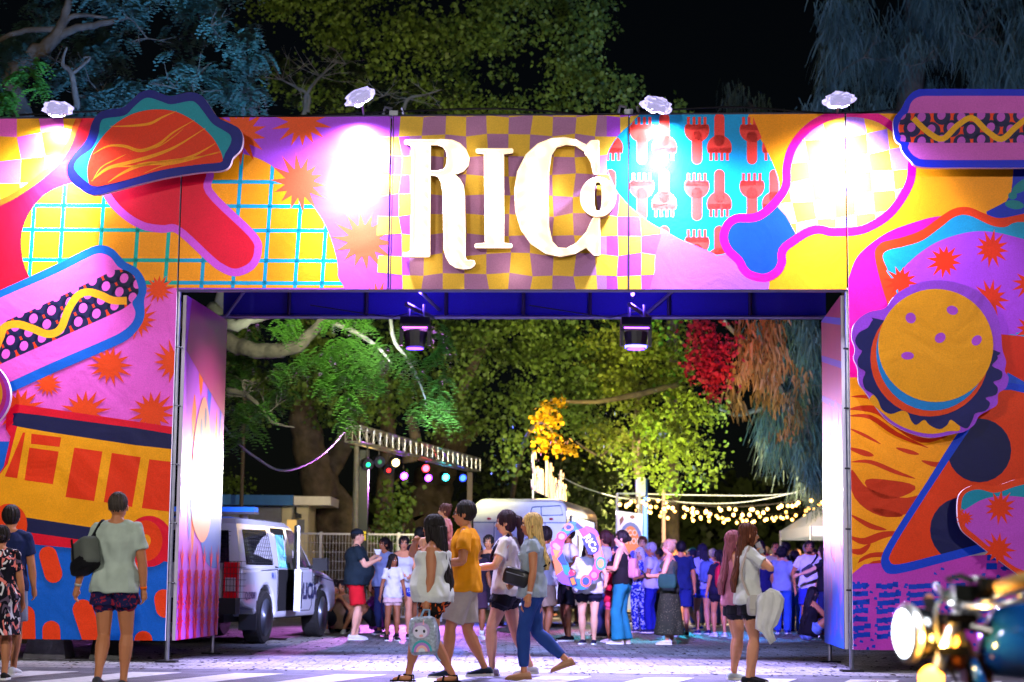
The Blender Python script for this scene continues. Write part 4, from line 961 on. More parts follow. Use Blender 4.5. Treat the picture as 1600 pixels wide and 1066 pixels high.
limb(T4, [floor_at(798, 50), at(798, 800, 50), at(820, 690, 42), at(850, 660, 37), at(870, 690, 36.5)], [.09, .07, .05, .03, .02], name='trunk')
crown('crown', T4, *leaves_broad(blob_centres([(845, 675, 36.5, 14), (862, 690, 36.5, 16), (850, 700, 36.5, 14), (868, 660, 36.5, 12), (880, 700, 36.5, 12), (842, 655, 36.5, 14), (855, 640, 36.5, 12), (890, 703, 36.5, 6), (872, 632, 36.5, 8)], 1.6, .1), 14, .1, .11), leaf_mat('sign_lit_leaf', '#B08A14'))  # golden base colour holds the warm light from the lettering
T5 = tree_at('pepper_tree', 1170, 43, 'tree with red and orange lit foliage between the plane tree and the willow')
limb(T5, [floor_at(1330, 45), at(1320, 760, 45), at(1280, 680, 44), at(1225, 635, 43), at(1190, 640, 43), at(1150, 648, 42.5), at(1118, 636, 42)], [.3, .22, .12, .08, .06, .05, .02], barkp, name='trunk')
limb(T5, [at(1225, 635, 43), at(1215, 600, 43), at(1170, 540, 43), at(1130, 500, 43), at(1100, 430, 43)], [.07, .06, .06, .05, .04], barkp)
crown('crown', T5, *leaves_broad(blob_centres([(RNG.uniform(1085, 1145), RNG.uniform(500, 600), 37.5, RNG.uniform(13, 18)) for _ in range(20)]+[(1118, 610, 37.5, 12), (1100, 480, 37.5, 20), (1130, 480, 37.5, 20)], .9, .1), 22, .13, .10), G_CR, label='red lit foliage')
crown('crown', T5, *leaves_strand(blob_centres([(RNG.uniform(1150, 1215), RNG.uniform(490, 590), 39.5, RNG.uniform(12, 20)) for _ in range(22)]+[(1190, 610, 42, 12), (1150, 610, 42, 10), (1215, 625, 42, 7), (1155, 630, 42, 6)], .9, .1), 11, .12, .28, .05), G_RED, label='orange lit foliage')
crown('crown', T5, *leaves_broad(blob_centres([(x, y, 41.5, r) for x, y, r in ((1052, 590, 10), (1070, 560, 14), (1040, 530, 16), (1060, 500, 16), (1020, 505, 14), (1035, 610, 6))], .9, .1), 10, .12, .11), G_AC)
crown('crown', T5, *leaves_strand(blob_centres([(x, y, 40, r) for x, y, r in ((1235, 660, 12), (1225, 680, 10), (1245, 640, 8), (1250, 590, 6), (1240, 620, 6))], .9, .1), 9, .1, .2, .04), G_RED, label='magenta lit twigs')
# ---- casuarina / weeping trees on the right
T6 = tree_at('casuarina_tree', 1330, 44, 'huge weeping casuarina with long drooping blue lit strands on the right')
limb(T6, [floor_at(1400, 46), at(1400, 700, 46), at(1410, 400, 46), at(1430, 50, 46), at(1430, -200, 46)], [.6, .5, .4, .3, .2], name='trunk')
wb = [(RNG.uniform(1200, 1330), RNG.uniform(490, 700), RNG.uniform(42, 45), RNG.uniform(14, 26)) for _ in range(30)]+[(RNG.uniform(1250, 1310), RNG.uniform(660, 750), RNG.uniform(42, 44), RNG.uniform(12, 20)) for _ in range(12)]+[(RNG.uniform(1300, 1660), RNG.uniform(-60, 170), RNG.uniform(42, 47), RNG.uniform(24, 40)) for _ in range(44)]+[(RNG.uniform(1285, 1320), RNG.uniform(0, 150), 42, 16) for _ in range(8)]+[(x, y, 42, 20) for x, y in ((1285, 160), (1265, 175), (1330, 180))]
crown('crown', T6, *leaves_strand(blob_centres(wb, .6, .3), 34, .13, .6, .024, .8), G_CA)
twigs(T6, [at(x, y, 41.5) for x, y in ((1250, 600), (1258, 640), (1230, 690), (1440, 100), (1520, 60), (1350, 90))], 4, .8, .012, seed=8)
T7 = tree_at('casuarina_tree', 1170, 60, 'small far treetop just above the arch between the two right floodlights')
limb(T7, [floor_at(1340, 60), at(1340, 700, 60), at(1300, 350, 60), at(1170, 160, 60)], [.2, .18, .1, .05], name='trunk')
crown('crown', T7, *leaves_strand(blob_centres([(1150, 152, 60, 18), (1170, 165, 60, 22), (1190, 168, 60, 18), (1140, 148, 60, 10), (1205, 175, 60, 14), (1230, 200, 60, 30), (1150, 190, 60, 30), (1200, 240, 60, 50), (1160, 260, 60, 50)], 1.0, .2), 14, .2, .6, .03, 1.2), G_CA)
T8 = tree_at('plane_tree', 1060, 50, 'small olive leafy tip poking above the arch right of the second floodlight')
limb(T8, [floor_at(1050, 50), at(1050, 400, 50), at(1052, 175, 50)], [.2, .15, .06], name='trunk')
crown('crown', T8, *leaves_broad(blob_centres([(1052, 165, 50, 8), (1070, 175, 50, 8), (1045, 180, 50, 10), (1060, 240, 50, 40), (1060, 320, 50, 50)], 1.1, .1), 10, .15, .15), G_PL)
# dim bare shrubs with pale branches above the left banner
T9 = tree_at('jacaranda_tree', 500, 34, 'dim leafless looking crown with fine pale branches above the left banner')
limb(T9, [floor_at(320, 34), at(320, 600, 34), at(400, 300, 34), at(470, 190, 34), at(478, 150, 34), at(500, 120, 34), at(530, 95, 34)], [.2, .15, .06, .04, .03, .01], barkp, name='trunk')
limb(T9, [at(480, 175, 34), at(482, 150, 34), at(460, 135, 34), at(430, 120, 34)], [.05, .035, .025, .01], barkp)
limb(T9, [at(630, 180, 34), at(638, 155, 34), at(665, 148, 34), at(690, 140, 34)], [.04, .03, .02, .01], barkp)
twigs(T9, [at(x, y, 34) for x, y in ((470, 145), (500, 120), (440, 125), (640, 155), (600, 150), (670, 148), (540, 100))], 6, .7, .01, barkp, 5)
crown('crown', T9, *sprays(blob_centres([(RNG.uniform(420, 560), RNG.uniform(85, 180), 34.5, 18) for _ in range(16)]+[(RNG.uniform(570, 700), RNG.uniform(130, 180), 34.5, 16) for _ in range(12)], .5, .1), 5, .3, .05), G_DK)
# shrubs and far tree line
def shrub(px, Y, blobs, label, m=G_DK, name='shrub', group=None, dens=.8, size=.14):
    t = tree_at(name, px, Y, label, 'shrub' if name == 'shrub' else 'tree', group)
    limb(t, [floor_at(px, Y), at(px, 860, Y), at(px+6, 820, Y)], [.12, .08, .03], name='trunk', n=6)
    crown('crown', t, *leaves_broad(blob_centres(blobs, dens, .4), 12, .22, size), m); return t
shrub(625, 44, [(RNG.uniform(600, 650), RNG.uniform(770, 850), 44, 20) for _ in range(14)], 'leafy bush in front of the big trunk behind the smiling woman', G_PL)
shrub(920, 52, [(RNG.uniform(880, 960), RNG.uniform(715, 860), RNG.uniform(50, 56), 28) for _ in range(36)], 'dark dense bush behind the white caravan and the banner', G_DK, size=.18)
shrub(800, 54, [(RNG.uniform(745, 860), RNG.uniform(720, 860), RNG.uniform(54, 60), 28) for _ in range(36)], 'dark bush behind the caravan roof and the lit lettering', G_DK, size=.18)
far = MB()
FT = tree_at('tree_line', 1120, 90, 'low far tree line in the dark beyond the string lights', 'tree line')
FT['kind'] = 'stuff'
crown('crown', FT, *leaves_broad(blob_centres([(x, 850-22*math.sin(x*.013)-RNG.uniform(0, 18)-(28 if 1100 < x < 1220 else 0), RNG.uniform(85, 100), RNG.uniform(24, 38)) for x in np.arange(-200, 1900, 16)]+[(x, 890, 88, 30) for x in np.arange(-200, 1900, 18)], 1.0, .2), 14, .7, .55), G_DK)
# ================================================================== guard hut, fence
hutY = 44
wallm = mat('cream_render', '#BDB79C', rough=.85, var=.12, vscale=4); bluem = mat('blue_fascia', '#1C62A8', rough=.6, var=.1); greym = mat('grey_render', '#6C7280', rough=.85, var=.15)
HUT = empty('guard_hut', floor_at(430, hutY), 'small flat roofed guard hut with blue and white fascia behind the police pickup', 'hut')
def P(px, py, Y): return at(px, py, Y)
def px_slab(b, x0, x1, y0, y1, Y, depth):
    a = at(x0, y1, Y); c = at(x1, y0, Y); return b.box(((a.x+c.x)/2, Y+depth/2, (a.z+c.z)/2), (abs(c.x-a.x), depth, abs(c.z-a.z)))
def px_slab0(b, x0, x1, y0, Y, depth):
    a = at(x0, y0, Y); c = at(x1, y0, Y); return b.box(((a.x+c.x)/2, Y+depth/2, a.z/2), (abs(c.x-a.x), depth, a.z))
child(px_slab0(MB().use(greym), 300, 440, 789, hutY, 4), 'side_wall', HUT)
child(px_slab0(MB().use(wallm), 441, 482, 789, hutY, 4), 'wall', HUT)
child(px_slab(MB().use(bluem), 290, 458, 774, 788, hutY-.5, 4.8), 'fascia', HUT)
child(px_slab(MB().use(WHT), 459, 517, 776, 789, hutY-.5, 4.8), 'roof_slab', HUT)
w_ = child(px_slab(MB().use(mat('lit_room', '#C8A860', emit='#E0B060', estr=.8)), 448, 463, 812, 834, hutY-.02, .02), 'window', HUT)
child(px_slab(MB().use(wallm), 446, 465, 809, 812, hutY-.06, .06), 'frame', w_)
child(px_slab(MB().use(greym), 464, 476, 812, 834, hutY-.02, .02), 'shutter', HUT)
wb_ = MB().use(BLK); c = at(462, 792, hutY-.2); wb_.tube([c, c+Vector((0, 0, -.15)), c+Vector((.1, -.1, -.2))], .03, 6); wb_.box(c+Vector((.08, -.1, -.22)), (.14, .14, .1)); child(wb_, 'wall_lamp', HUT)
fen = mat('galvanised_fence', '#9A9EA6', rough=.45, metal=.7, var=.1)
FY = 41
FN = empty('mesh_fence', floor_at(560, FY), 'grey welded mesh fence running behind the pickup and the seated group', 'fence')
for x in (430, 500, 560, 622, 690):
    f = floor_at(x, FY); child(MB().use(fen).box((f.x, FY, .97), (.06, .06, 1.95)), 'post', FN)
def wires(x0, x1, Y, z0, z1, sx, sz, r=.004):
    b = MB().use(fen); a = floor_at(x0, Y).x; c = floor_at(x1, Y).x; x = a
    while x < c: b.box((x, Y, (z0+z1)/2), (r*2, r*2, z1-z0)); x += sx
    z = z0
    while z <= z1: b.box(((a+c)/2, Y, z), (c-a, r*2, r*2)); z += sz
    return b
o = child(wires(430, 690, FY, .1, 1.9, .07, .2), 'mesh', FN); o['kind'] = 'stuff'
for z in (.1, 1.9): child(MB().use(fen).box(((floor_at(430, FY).x+floor_at(690, FY).x)/2, FY, z), (floor_at(690, FY).x-floor_at(430, FY).x, .05, .04)), 'rail', FN)
g = floor_at(662, FY-.2)
WB = MB().use(mat('cream_board', '#B9AE8C', rough=.8)).box((g.x+.1, g.y, 1.45), (.34, .04, .8)); WB.build('notice_board', label='blank cream board leaning on the fence left of the black truss post', cat='board')
# tall utility poles
def pole(name, px, Y, ytop, r, m, label, cat='pole', extra=None, group=None):
    f = floor_at(px, Y); t = at(px, ytop, Y)
    return MB().use(m).tube([f, (f.x, f.y, t.z)], [r, r*.8], 10).build(name, label=label, cat=cat, group=group)
pole('utility_pole', 553, 43, 690, .075, mat('pole_grey', '#8E8C84', rough=.7, var=.2), 'tall pale grey utility pole behind the left end of the lighting truss')
pole('utility_pole', 374, 43, 600, .05, mat('pole_brown', '#4E4638', rough=.8), 'thin dark brown pole behind the guard hut roof by the left reveal')
# ================================================================== lighting truss with lamps
TR = empty('lighting_truss', floor_at(580, 40.5), 'long aluminium lighting truss on black lifting stand with coloured lamps', 'lighting truss')
A0, A1 = at(551, 688, 40), at(741, 725, 51); zt = 4.05
A0 = Vector((A0.x, A0.y, zt)); A1 = Vector((A1.x, A1.y, zt)); dr_ = (A1-A0).normalized(); sd_ = Vector((dr_.y, -dr_.x, 0)); up_ = Vector((0, 0, 1)); L_ = (A1-A0).length
tm = mat('truss_aluminium', '#C9CCD4', rough=.28, metal=.75)
hs_ = .17
for a, c in ((-1, -1), (1, -1), (1, 1), (-1, 1)):
    o_ = sd_*hs_*a+up_*hs_*c; child(MB().use(tm).tube([A0+o_, A1+o_], .02, 7), 'chord', TR)
n_ = 22
for i in range(n_+1):
    p = A0+dr_*L_*i/n_
    b = MB().use(tm)
    cs = [p+sd_*hs_*a+up_*hs_*c for a, c in ((-1, -1), (1, -1), (1, 1), (-1, 1))]
    for k in range(4): b.tube([cs[k], cs[(k+1) % 4]], .012, 5)
    if i < n_:
        q = p+dr_*L_/n_
        for k, (a, c, a2, c2) in enumerate(((-1, -1, -1, 1), (1, 1, 1, -1), (-1, 1, 1, 1), (1, -1, -1, -1))):
            if i % 2: a, c, a2, c2 = a2, c2, a, c
            b.tube([p+sd_*hs_*a+up_*hs_*c, q+sd_*hs_*a2+up_*hs_*c2], .011, 5)
    child(b, 'lattice', TR)
sp_ = A0+dr_*.9; gp = Vector((sp_.x, sp_.y, 0))
b = MB().use(mat('dark_green_mast', '#0F1E1C', rough=.4, metal=.4)); b.box((gp.x, gp.y, 1.9), (.2, .2, 3.7)); child(b, 'mast', TR)
b = MB().use(mat('yellow_sticker', '#E8D800', rough=.5)); b.box((gp.x, gp.y-.103, 1.86), (.15, .006, .2)); child(b, 'sticker', TR)
for dx, dy in ((-.85, -.5), (.85, -.5), (-.8, .6), (.8, .6)):
    b = MB().use(BLK); b.tube([(gp.x, gp.y, .12), (gp.x+dx, gp.y+dy, .06)], .04, 6); b.tube([(gp.x+dx*.12, gp.y+dy*.12, .75), (gp.x+dx*.85, gp.y+dy*.85, .1)], .025, 6); b.ball((gp.x+dx, gp.y+dy, .05), .05, 8, 5); child(b, 'outrigger', TR)
end = Vector((A1.x, A1.y, 0)); child(MB().use(mat('mast_grey', '#6E625A', rough=.5)).box((end.x-.1, end.y-.6, 1.9), (.14, .14, 3.8)), 'mast', TR)
STL_ = [(574, 725, '#10E090', .12, 'green'), (592, 721, '#208050', .03, 'small dim green'), (617, 722, '#FFD070', .6, 'warm yellow'), (606, 734, '#FF2020', .2, 'small red'), (630, 743, '#A030FF', 1, 'purple'),
        (664, 731, '#FF3040', .6, 'red'), (668, 746, '#9030FF', .9, 'violet'), (695, 745, '#30E0E8', .8, 'cyan'), (722, 746, '#2040FF', .5, 'dim blue')]
cols_l = {}
for k, (x, y, col, s, nm) in enumerate(STL_):
    f = k/8; Yk = 40.6+f*9.5; p = at(x, y, Yk)
    if nm == 'violet': Yk -= .3
    top = Vector((p.x, p.y, zt-.24)); d = Vector((.45, -1, -.35)).normalized()
    r = empty('par_lamp', p, nm+' spotlight hanging from the lighting truss', 'spotlight', 'spotlights under the lighting truss')
    b = MB().use(BLK); b.tube([p-d*.22, p-d*.05, p+d*.06], [.07, .12, .13], 12); child(b, 'housing', r)
    b = MB().use(BLK); b.tube([p-d*.05+Vector((-.13, 0, 0)), Vector((p.x, p.y, p.z+.16)), p-d*.05+Vector((.13, 0, 0))], .012, 5); b.tube([(p.x, p.y, p.z+.16), top], .014, 5); child(b, 'yoke', r)
    b = MB().use(mat('par_glow_'+nm.replace(' ', '_'), col, emit=col, estr=30*s)); b.tube([p+d*.065, p+d*.072], .09 if s > .4 else .05, 12); child(b, 'lens', r)
    cols_l[nm] = (p+d*.2, srgb(col))
def beam(src, tgt, w, spot, col, bl=.6): lamp('stage_and_fill_beam', 'SPOT', src, col, w, tgt, .12, spot, bl)
b0, b1 = MH[0]+Vector((0, .35, 0)), MH[1]+Vector((0, .35, 0))
beam(b1, (4.6, 36, .8), 9000, 32, (.16, .15, 1.0), .8)
beam(b1, (3.0, 34, .6), 4200, 40, (.62, .30, 1.0), .8)
beam(b0, (.3, 36, 1.6), 6500, 22, (.42, .56, 1.0), .9)
beam(b0, (-1, 27, 0), 3200, 70, (.30, .38, 1.0), 1)  # this and the next beam are added to lift the paving
beam(b1, (2, 27, 0), 3200, 70, (.30, .38, 1.0), 1)
beam(b0, (-3.4, 28, 1.0), 5000, 26, (.6, .62, 1.0), .8)  # added beam that brightens the pickup
beam(b0, (-2.6, 29, .8), 1600, 50, (.62, .55, 1.0), .8)
beam(b1, (.8, 29.5, .8), 1000, 44, (.75, .6, 1.0), .8)
beam(at(700, 744, 45), (2.2, 33.6, 0), 9000, 22, (.02, .62, 1.0), .4)
beam(at(664, 731, 45), (1.6, 35.6, 0), 6000, 16, (1.0, .15, .45), .4)
beam(at(630, 743, 43), (-.2, 24, .5), 5200, 60, (.8, .22, 1.0))
beam(Vector((3.0, 38.5, 3.3)), (2.6, 33.8, 0), 1500, 34, (.02, .62, 1.0), .3)  # this and the next two are added without fixtures for coloured ground bands
beam(Vector((4.6, 38.5, 3.3)), (4.3, 34.2, 0), 1200, 34, (.04, .3, 1.0), .3)
beam(Vector((2.2, 38.0, 3.3)), (1.6, 35.0, 0), 900, 34, (1.0, .15, .5), .3)
beam(at(720, 746, 47), (4.6, 33, .8), 5200, 50, (.08, .12, 1.0))
# ================================================================== caravan with lit lettering
CV = empty('food_caravan', (.1, 36, 0), 'white rounded food caravan with lit serving window behind the walking women', 'caravan')
cva = math.atan2(.85, 5.4); CV.rotation_euler = (0, 0, -cva); CV.location = floor_at(737, 36)+Vector((.92, 0, 0)); ORIG[CV.name] = Vector((0, 0, 0))
cwh = mat('caravan_white', '#C9CFDC', rough=.35, var=.05, coat=.3)
W2, LN, H0, H1 = .92, 5.6, .45, 2.52
prof = []
for t in range(0, 7): a = math.pi/2*t/6; prof.append((W2-.22+.22*math.cos(a), H1-.22+.22*math.sin(a)))
prof = [(W2, H0)]+prof+[(-x, z) for x, z in prof[::-1]]+[(-W2, H0)]
rings = []
for y, s in ((0, .9), (.05, .97), (.16, 1.0), (LN-.5, 1), (LN-.2, .97), (LN, .86)):
    rings.append([Vector((x*(1 if s > .95 else .985), y, H0+(z-H0)*(1-(1-s)*.35))) for x, z in prof])
child(MB().use(cwh).loft(rings), 'body', CV, smooth=False)
dkb = mat('caravan_trim', '#3A5F9A', rough=.5)
b = MB().use(dkb)
b.box((0, -.012, 2.05), (1.8, .012, .02)); b.box((-.5, -.012, 1.3), (.015, .012, 1.5)); b.box((.5, -.012, 1.3), (.015, .012, 1.5)); child(b, 'trim_line', CV)
rw = child(MB().use(mat('caravan_rear_glass', '#9FB2D8', rough=.2)).box((0, -.01, 1.62), (.94, .012, .7)), 'rear_window', CV)
child(MB().use(cwh).box((0, -.016, 1.99), (1.0, .02, .04)).box((0, -.016, 1.25), (1.0, .02, .04)), 'frame', rw)
b = MB().use(dkb); b.tube([(.25, -.02, 2.35), (.8, -.02, 2.38), (.85, -.02, 2.2), (.3, -.02, 2.18), (.22, -.02, 2.26), (.25, -.02, 2.35)], .01, 5); b.tube([(.42, -.02, 2.35), (.45, -.02, 1.6), (.42, -.02, .9)], .01, 5); child(b, 'conduit', CV)
for x in (-.6, -.12, .02, .16, .62): child(MB().use(mat('red_marker', '#8A1030', rough=.3)).ball((x, -.02, 2.12), (.045, .02, .025), 8, 5), 'marker_lamp', CV)
# serving side (+x): opening, lit interior
b = MB().use(mat('lit_interior', '#E8EAF0', emit='#DDE6FF', estr=1.3)); b.box((W2+.006, 2.7, 1.72), (.012, 4.1, .95)); sw_ = child(b, 'serving_window', CV)
b = MB().use(BLK); b.box((W2+.015, 2.7, 2.21), (.03, 4.2, .04)); b.box((W2+.015, 2.7, 1.23), (.03, 4.2, .04)); b.box((W2+.015, .6, 1.72), (.03, .04, 1.0)); b.box((W2+.015, 4.8, 1.72), (.03, .04, 1.0)); child(b, 'frame', sw_)
for y in (1.6, 2.7, 3.8): child(MB().use(WHT).box((W2+.03, y, 1.6), (.02, .3, .5)), 'menu_board', sw_)
for s in (-1, 1): child(MB().use(BLK).tube([(s*.8, 3.0, .33), (s*.95, 3.0, .33)], .33, 18), 'wheel', CV)
child(MB().use(BLK).box((0, 2.6, .4), (1.5, 5.0, .08)), 'chassis', CV)
lamp('caravan_light', 'AREA', CV.location+Vector((2.0, 3.0, 2.35)), (1, .86, .6), 70, CV.location+Vector((1.9, 2.6, 0)), .6)
# lettering
SG = empty('lit_lettering', at(832, 770, 37), 'glowing warm lettering spelling San Nicolás on thin poles above the caravan', 'illuminated sign')
S0, S1 = at(831, 768, 37.2), at(884, 768, 46); S0.z = S1.z = at(840, 750, 38).z; sdv = (S1-S0); sl_ = sdv.length; sdv.normalize(); snr = Vector((sdv.y, -sdv.x, 0))
SG.location = Vector((S0.x, S0.y, 2.52)); ORIG[SG.name] = Vector(SG.location)
vs, fs = text_mesh('San Nicolás', 1.0, -.004, .02)
mnx, mxx = min(v[0] for v in vs), max(v[0] for v in vs)
sg_m = mat('warm_neon', '#FFF0D0', emit='#FFC470', estr=5); sgs = mat('sign_side', '#C8B8D8', rough=.4)
b = MB(); Pv = [S0+sdv*((v[0]-mnx)/(mxx-mnx)*sl_)+Vector((0, 0, v[1]*1.18+.12))+snr*v[2] for v in vs]
ff = [f for f in fs if all(vs[i][2] > .015 for i in f)]; rest = [f for f in fs if f not in ff]
b.use(sg_m).add(Pv, ff); b.use(sgs).add(Pv, rest); lo_ = child(b, 'lettering', SG); lo_['label'] = 'San Nicolás in glowing script'
for f_ in (.03, .45, .95): child(MB().use(WHT).tube([S0+sdv*sl_*f_+Vector((0, 0, -.85)), S0+sdv*sl_*f_+Vector((0, 0, .1))], .02, 6), 'pole', SG)
lamp('sign_glow', 'POINT', S0+sdv*2.2+snr*.3+Vector((0, 0, .9)), (1, .68, .22), 170, size=.5)
# ================================================================== masts, banner, string lights
steel = mat('steel_mast', '#B8B8C4', rough=.35, metal=.6)
pole('mast', 1008, 42, 748, .07, mat('blue_mast', '#2454A8', rough=.4), 'blue steel mast with white box on top right of the orange banner')
c = at(1006, 762, 42); MB().use(WHT).box((c.x-.08, 41.9, c.z), (.2, .18, .45)).build('junction_box', label='white box strapped to the top of the blue mast', cat='box')
pole('mast', 1037, 43, 765, .055, mat('brown_mast', '#7A6256', rough=.6), 'thin brown mast behind the woman in the long skirt')
BNY = 38.5
BF = empty('banner_frame', floor_at(985, BNY), 'tall orange and white drink banner between thin posts behind the woman in teal jeans', 'banner')
for x in (964, 999):
    f = floor_at(x, BNY+.1); child(MB().use(steel).tube([f, (f.x, f.y, at(x, 771, BNY).z)], .03, 6), 'post', BF)
f0, f1 = floor_at(964, BNY+.1), floor_at(999, BNY+.1); child(MB().use(steel).tube([(f0.x, f0.y, 2.75), (f1.x, f1.y, 2.75)], .02, 6), 'crossbar', BF)
def pxpoly(b, pts, Y): b.add([at(x, y, Y) for x, y in pts], [tuple(range(len(pts)))]); return b
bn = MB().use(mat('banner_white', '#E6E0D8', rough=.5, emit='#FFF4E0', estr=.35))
p0, p1 = at(965, 798, BNY), at(1004, 802, BNY); bn.add([(p0.x, BNY, p0.z), (p1.x, BNY, p1.z-.02), (p1.x, BNY, .35), (p0.x, BNY, .35), (p0.x, BNY+.02, p0.z), (p1.x, BNY+.02, p1.z-.02), (p1.x, BNY+.02, .35), (p0.x, BNY+.02, .35)],
   [(0, 1, 2, 3), (7, 6, 5, 4), (0, 4, 5, 1), (1, 5, 6, 2), (2, 6, 7, 3), (3, 7, 4, 0)])
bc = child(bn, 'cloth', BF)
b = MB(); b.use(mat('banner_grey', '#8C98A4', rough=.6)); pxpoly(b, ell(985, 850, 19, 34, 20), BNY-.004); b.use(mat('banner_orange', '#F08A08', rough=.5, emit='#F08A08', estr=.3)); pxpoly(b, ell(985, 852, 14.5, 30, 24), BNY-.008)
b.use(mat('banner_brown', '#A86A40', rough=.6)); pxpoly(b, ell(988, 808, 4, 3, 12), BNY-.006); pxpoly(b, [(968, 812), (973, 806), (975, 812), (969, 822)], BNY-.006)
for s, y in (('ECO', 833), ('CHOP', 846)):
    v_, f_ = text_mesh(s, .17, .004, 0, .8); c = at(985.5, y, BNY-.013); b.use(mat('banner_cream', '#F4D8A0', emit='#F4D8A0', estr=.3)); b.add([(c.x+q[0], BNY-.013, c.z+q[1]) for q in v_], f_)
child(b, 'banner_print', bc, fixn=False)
cream = mat('warm_string_bulb', '#FFE9C0', emit='#FFB850', estr=10)
wire_m = mat('black_wire', '#141414', rough=.6); wire_w = mat('pale_cable', '#B8C4C4', rough=.5)
STR = [((972, 776, 42), (1300, 775, 46), 14, 20), ((975, 784, 44), (1300, 790, 50), 17, 22), ((980, 777, 47), (1300, 783, 54), 20, 22), ((990, 788, 50), (1300, 792, 58), 16, 22), ((968, 773, 40), (1010, 775, 40), 3, 5), ((1005, 772, 44), (1300, 768, 42), 22, 22)]
for k, (a, c, sag, nb) in enumerate(STR):
    pa, pc = at(*a), at(*c); pts = []
    for i in range(nb*2+1):
        t = i/(nb*2); p = pa.lerp(pc, t); p.z -= 4*t*(1-t)*sag*p.y/FPX; pts.append(p)
    lb_ = ['string of warm bulbs nearest the blue mast, first row', 'string of warm bulbs, second row above the crowd', 'string of warm bulbs, third row sagging lowest over the crowd', 'farthest string of warm bulbs over the crowd', 'short string of bulbs between the banner posts', 'string of warm bulbs rising to the right tower'][k]
    r = empty('string_lights', pts[0], lb_, 'string lights', 'strings of warm bulbs over the crowd')
    child(MB().use(wire_m).tube(pts, .008, 4), 'wire', r)
    rr = random.Random(k)
    proto_b = MB().use(cream).ball((0, 0, -.09), .042, 8, 6).mesh('bulb', smooth=True); sock = MB().use(BLK).tube([(0, 0, 0), (0, 0, -.05)], .025, 6).mesh('socket')
    for i in range(nb):
        p = pts[2*i+1]+Vector((rr.uniform(-.1, .1), 0, rr.uniform(-.12, .02)))
        o = bpy.data.objects.new('bulb', proto_b); o.parent = r; o.location = p-Vector(r.location); COL.objects.link(o)
        o2 = bpy.data.objects.new('socket', sock); o2.parent = o; COL.objects.link(o2)
lamp('string_glow', 'AREA', (4.2, 42, 2.9), (1, .74, .42), 700, (4.2, 46, 0), 5)
lamp('string_glow', 'AREA', (5.5, 60, 2.4), (1, .74, .42), 500, (5.5, 90, 1.0), 3)
def cable(name, pts, r, m, label):
    MB().use(m).tube(smooth_loop([tuple(at(*p)) for p in pts], 6, False), r, 5).build(name, label=label, cat='cable')
cable('cable', [(873, 742, 40), (900, 757, 41), (940, 771, 42), (975, 779, 43), (1010, 782, 44)], .012, wire_w, 'pale cable sagging from the lit lettering to the blue mast')
cable('cable', [(1010, 772, 44), (1100, 774, 44), (1200, 774, 44), (1300, 765, 44)], .012, wire_w, 'upper pale cable running level across the dark sky to the right tower')
cable('cable', [(1010, 778, 44), (1080, 786, 44), (1160, 785, 44), (1240, 770, 43), (1300, 745, 42)], .011, wire_w, 'lower pale cable sagging over the bulbs towards the right tower')
cable('cable', [(330, 640, 30), (370, 690, 30), (400, 715, 31), (438, 735, 32), (480, 725, 34), (520, 695, 36), (552, 655, 40)], .022, mat('grey_cable', '#8A90A0', rough=.5), 'thick grey cable looping between the left reveal and the utility pole')
cable('cable', [(870, 765, 42), (880, 700, 44)], .01, wire_m, 'thin black stay wire beside the lit lettering')
GZ = empty('gazebo', floor_at(1300, 47), 'white gazebo tent roof peeking out beside the right reveal', 'gazebo')
apex = at(1330, 800, 48); e = [Vector((at(1255, 824, 45).x, 45, at(1255, 824, 45).z)), Vector((9.8, 45, 2.3)), Vector((9.8, 50, 2.3)), Vector((7.3, 50, 2.3))]; e[0].z = 2.3; e[0].x = 7.3
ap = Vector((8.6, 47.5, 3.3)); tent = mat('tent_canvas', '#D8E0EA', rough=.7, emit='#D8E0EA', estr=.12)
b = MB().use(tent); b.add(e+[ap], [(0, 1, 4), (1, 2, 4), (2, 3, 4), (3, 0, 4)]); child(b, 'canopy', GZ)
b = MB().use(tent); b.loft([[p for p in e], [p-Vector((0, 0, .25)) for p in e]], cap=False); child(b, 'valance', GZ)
for p in e: child(MB().use(steel).tube([(p.x, p.y, 0), p], .03, 6), 'leg', GZ)
lamp('tent_light', 'POINT', (8.2, 46.5, 2.1), (1, .8, .5), 120, size=.1)
# ================================================================== lights that colour the trees and brighten the truss
def tl(src, dst, col, w, spot=50, size=.3): lamp('tree_and_truss_light', 'SPOT', src, col, w, dst, size, spot, .8)
tl(arch(-5, 6.6, 2.6), at(180, 60, 28), (.12, .34, 1.0), 1100, 110)
tl(arch(-4.2, 6.5, 2.4), at(390, 110, 27.5), (.10, .55, 1.0), 300, 50)
tl(arch(-2.6, 4.2, 2.6), at(520, 560, 26.3), (.85, 1.0, .75), 900, 70)
tl(arch(-3.5, 4.2, 2.5), at(400, 540, 26.8), (.9, 1.0, .85), 130, 60)
tl(arch(-1.4, 4.2, 2.6), at(670, 590, 26), (.35, .7, 1.0), 300, 50)
tl((.4, 33.5, 2.2), at(862, 680, 36.5), (1, .62, .06), 2600, 24)  # added golden spot from below on the bough above the lettering
tl((-2.0, 35, 3.5), at(600, 610, 46), (1, .74, .40), 1300, 90)
tl((-1.0, 34, 3.0), at(820, 560, 45), (.92, .84, .36), 2000, 80)
tl((0, 33, 6.5), at(800, 60, 44), (1, .76, .30), 1500, 70)
tl((-3, 33, 6.5), at(480, 60, 44), (1, .80, .40), 1200, 60)
tl((3.0, 35.0, 2.5), at(1060, 700, 40), (.95, 1.0, .25), 2600, 50)
tl((2.0, 34.0, 2.5), at(1000, 580, 41), (.85, .9, .4), 900, 60)
tl((2.4, 30, 2.2), at(1115, 555, 37.5), (1, .01, .07), 3600, 13)
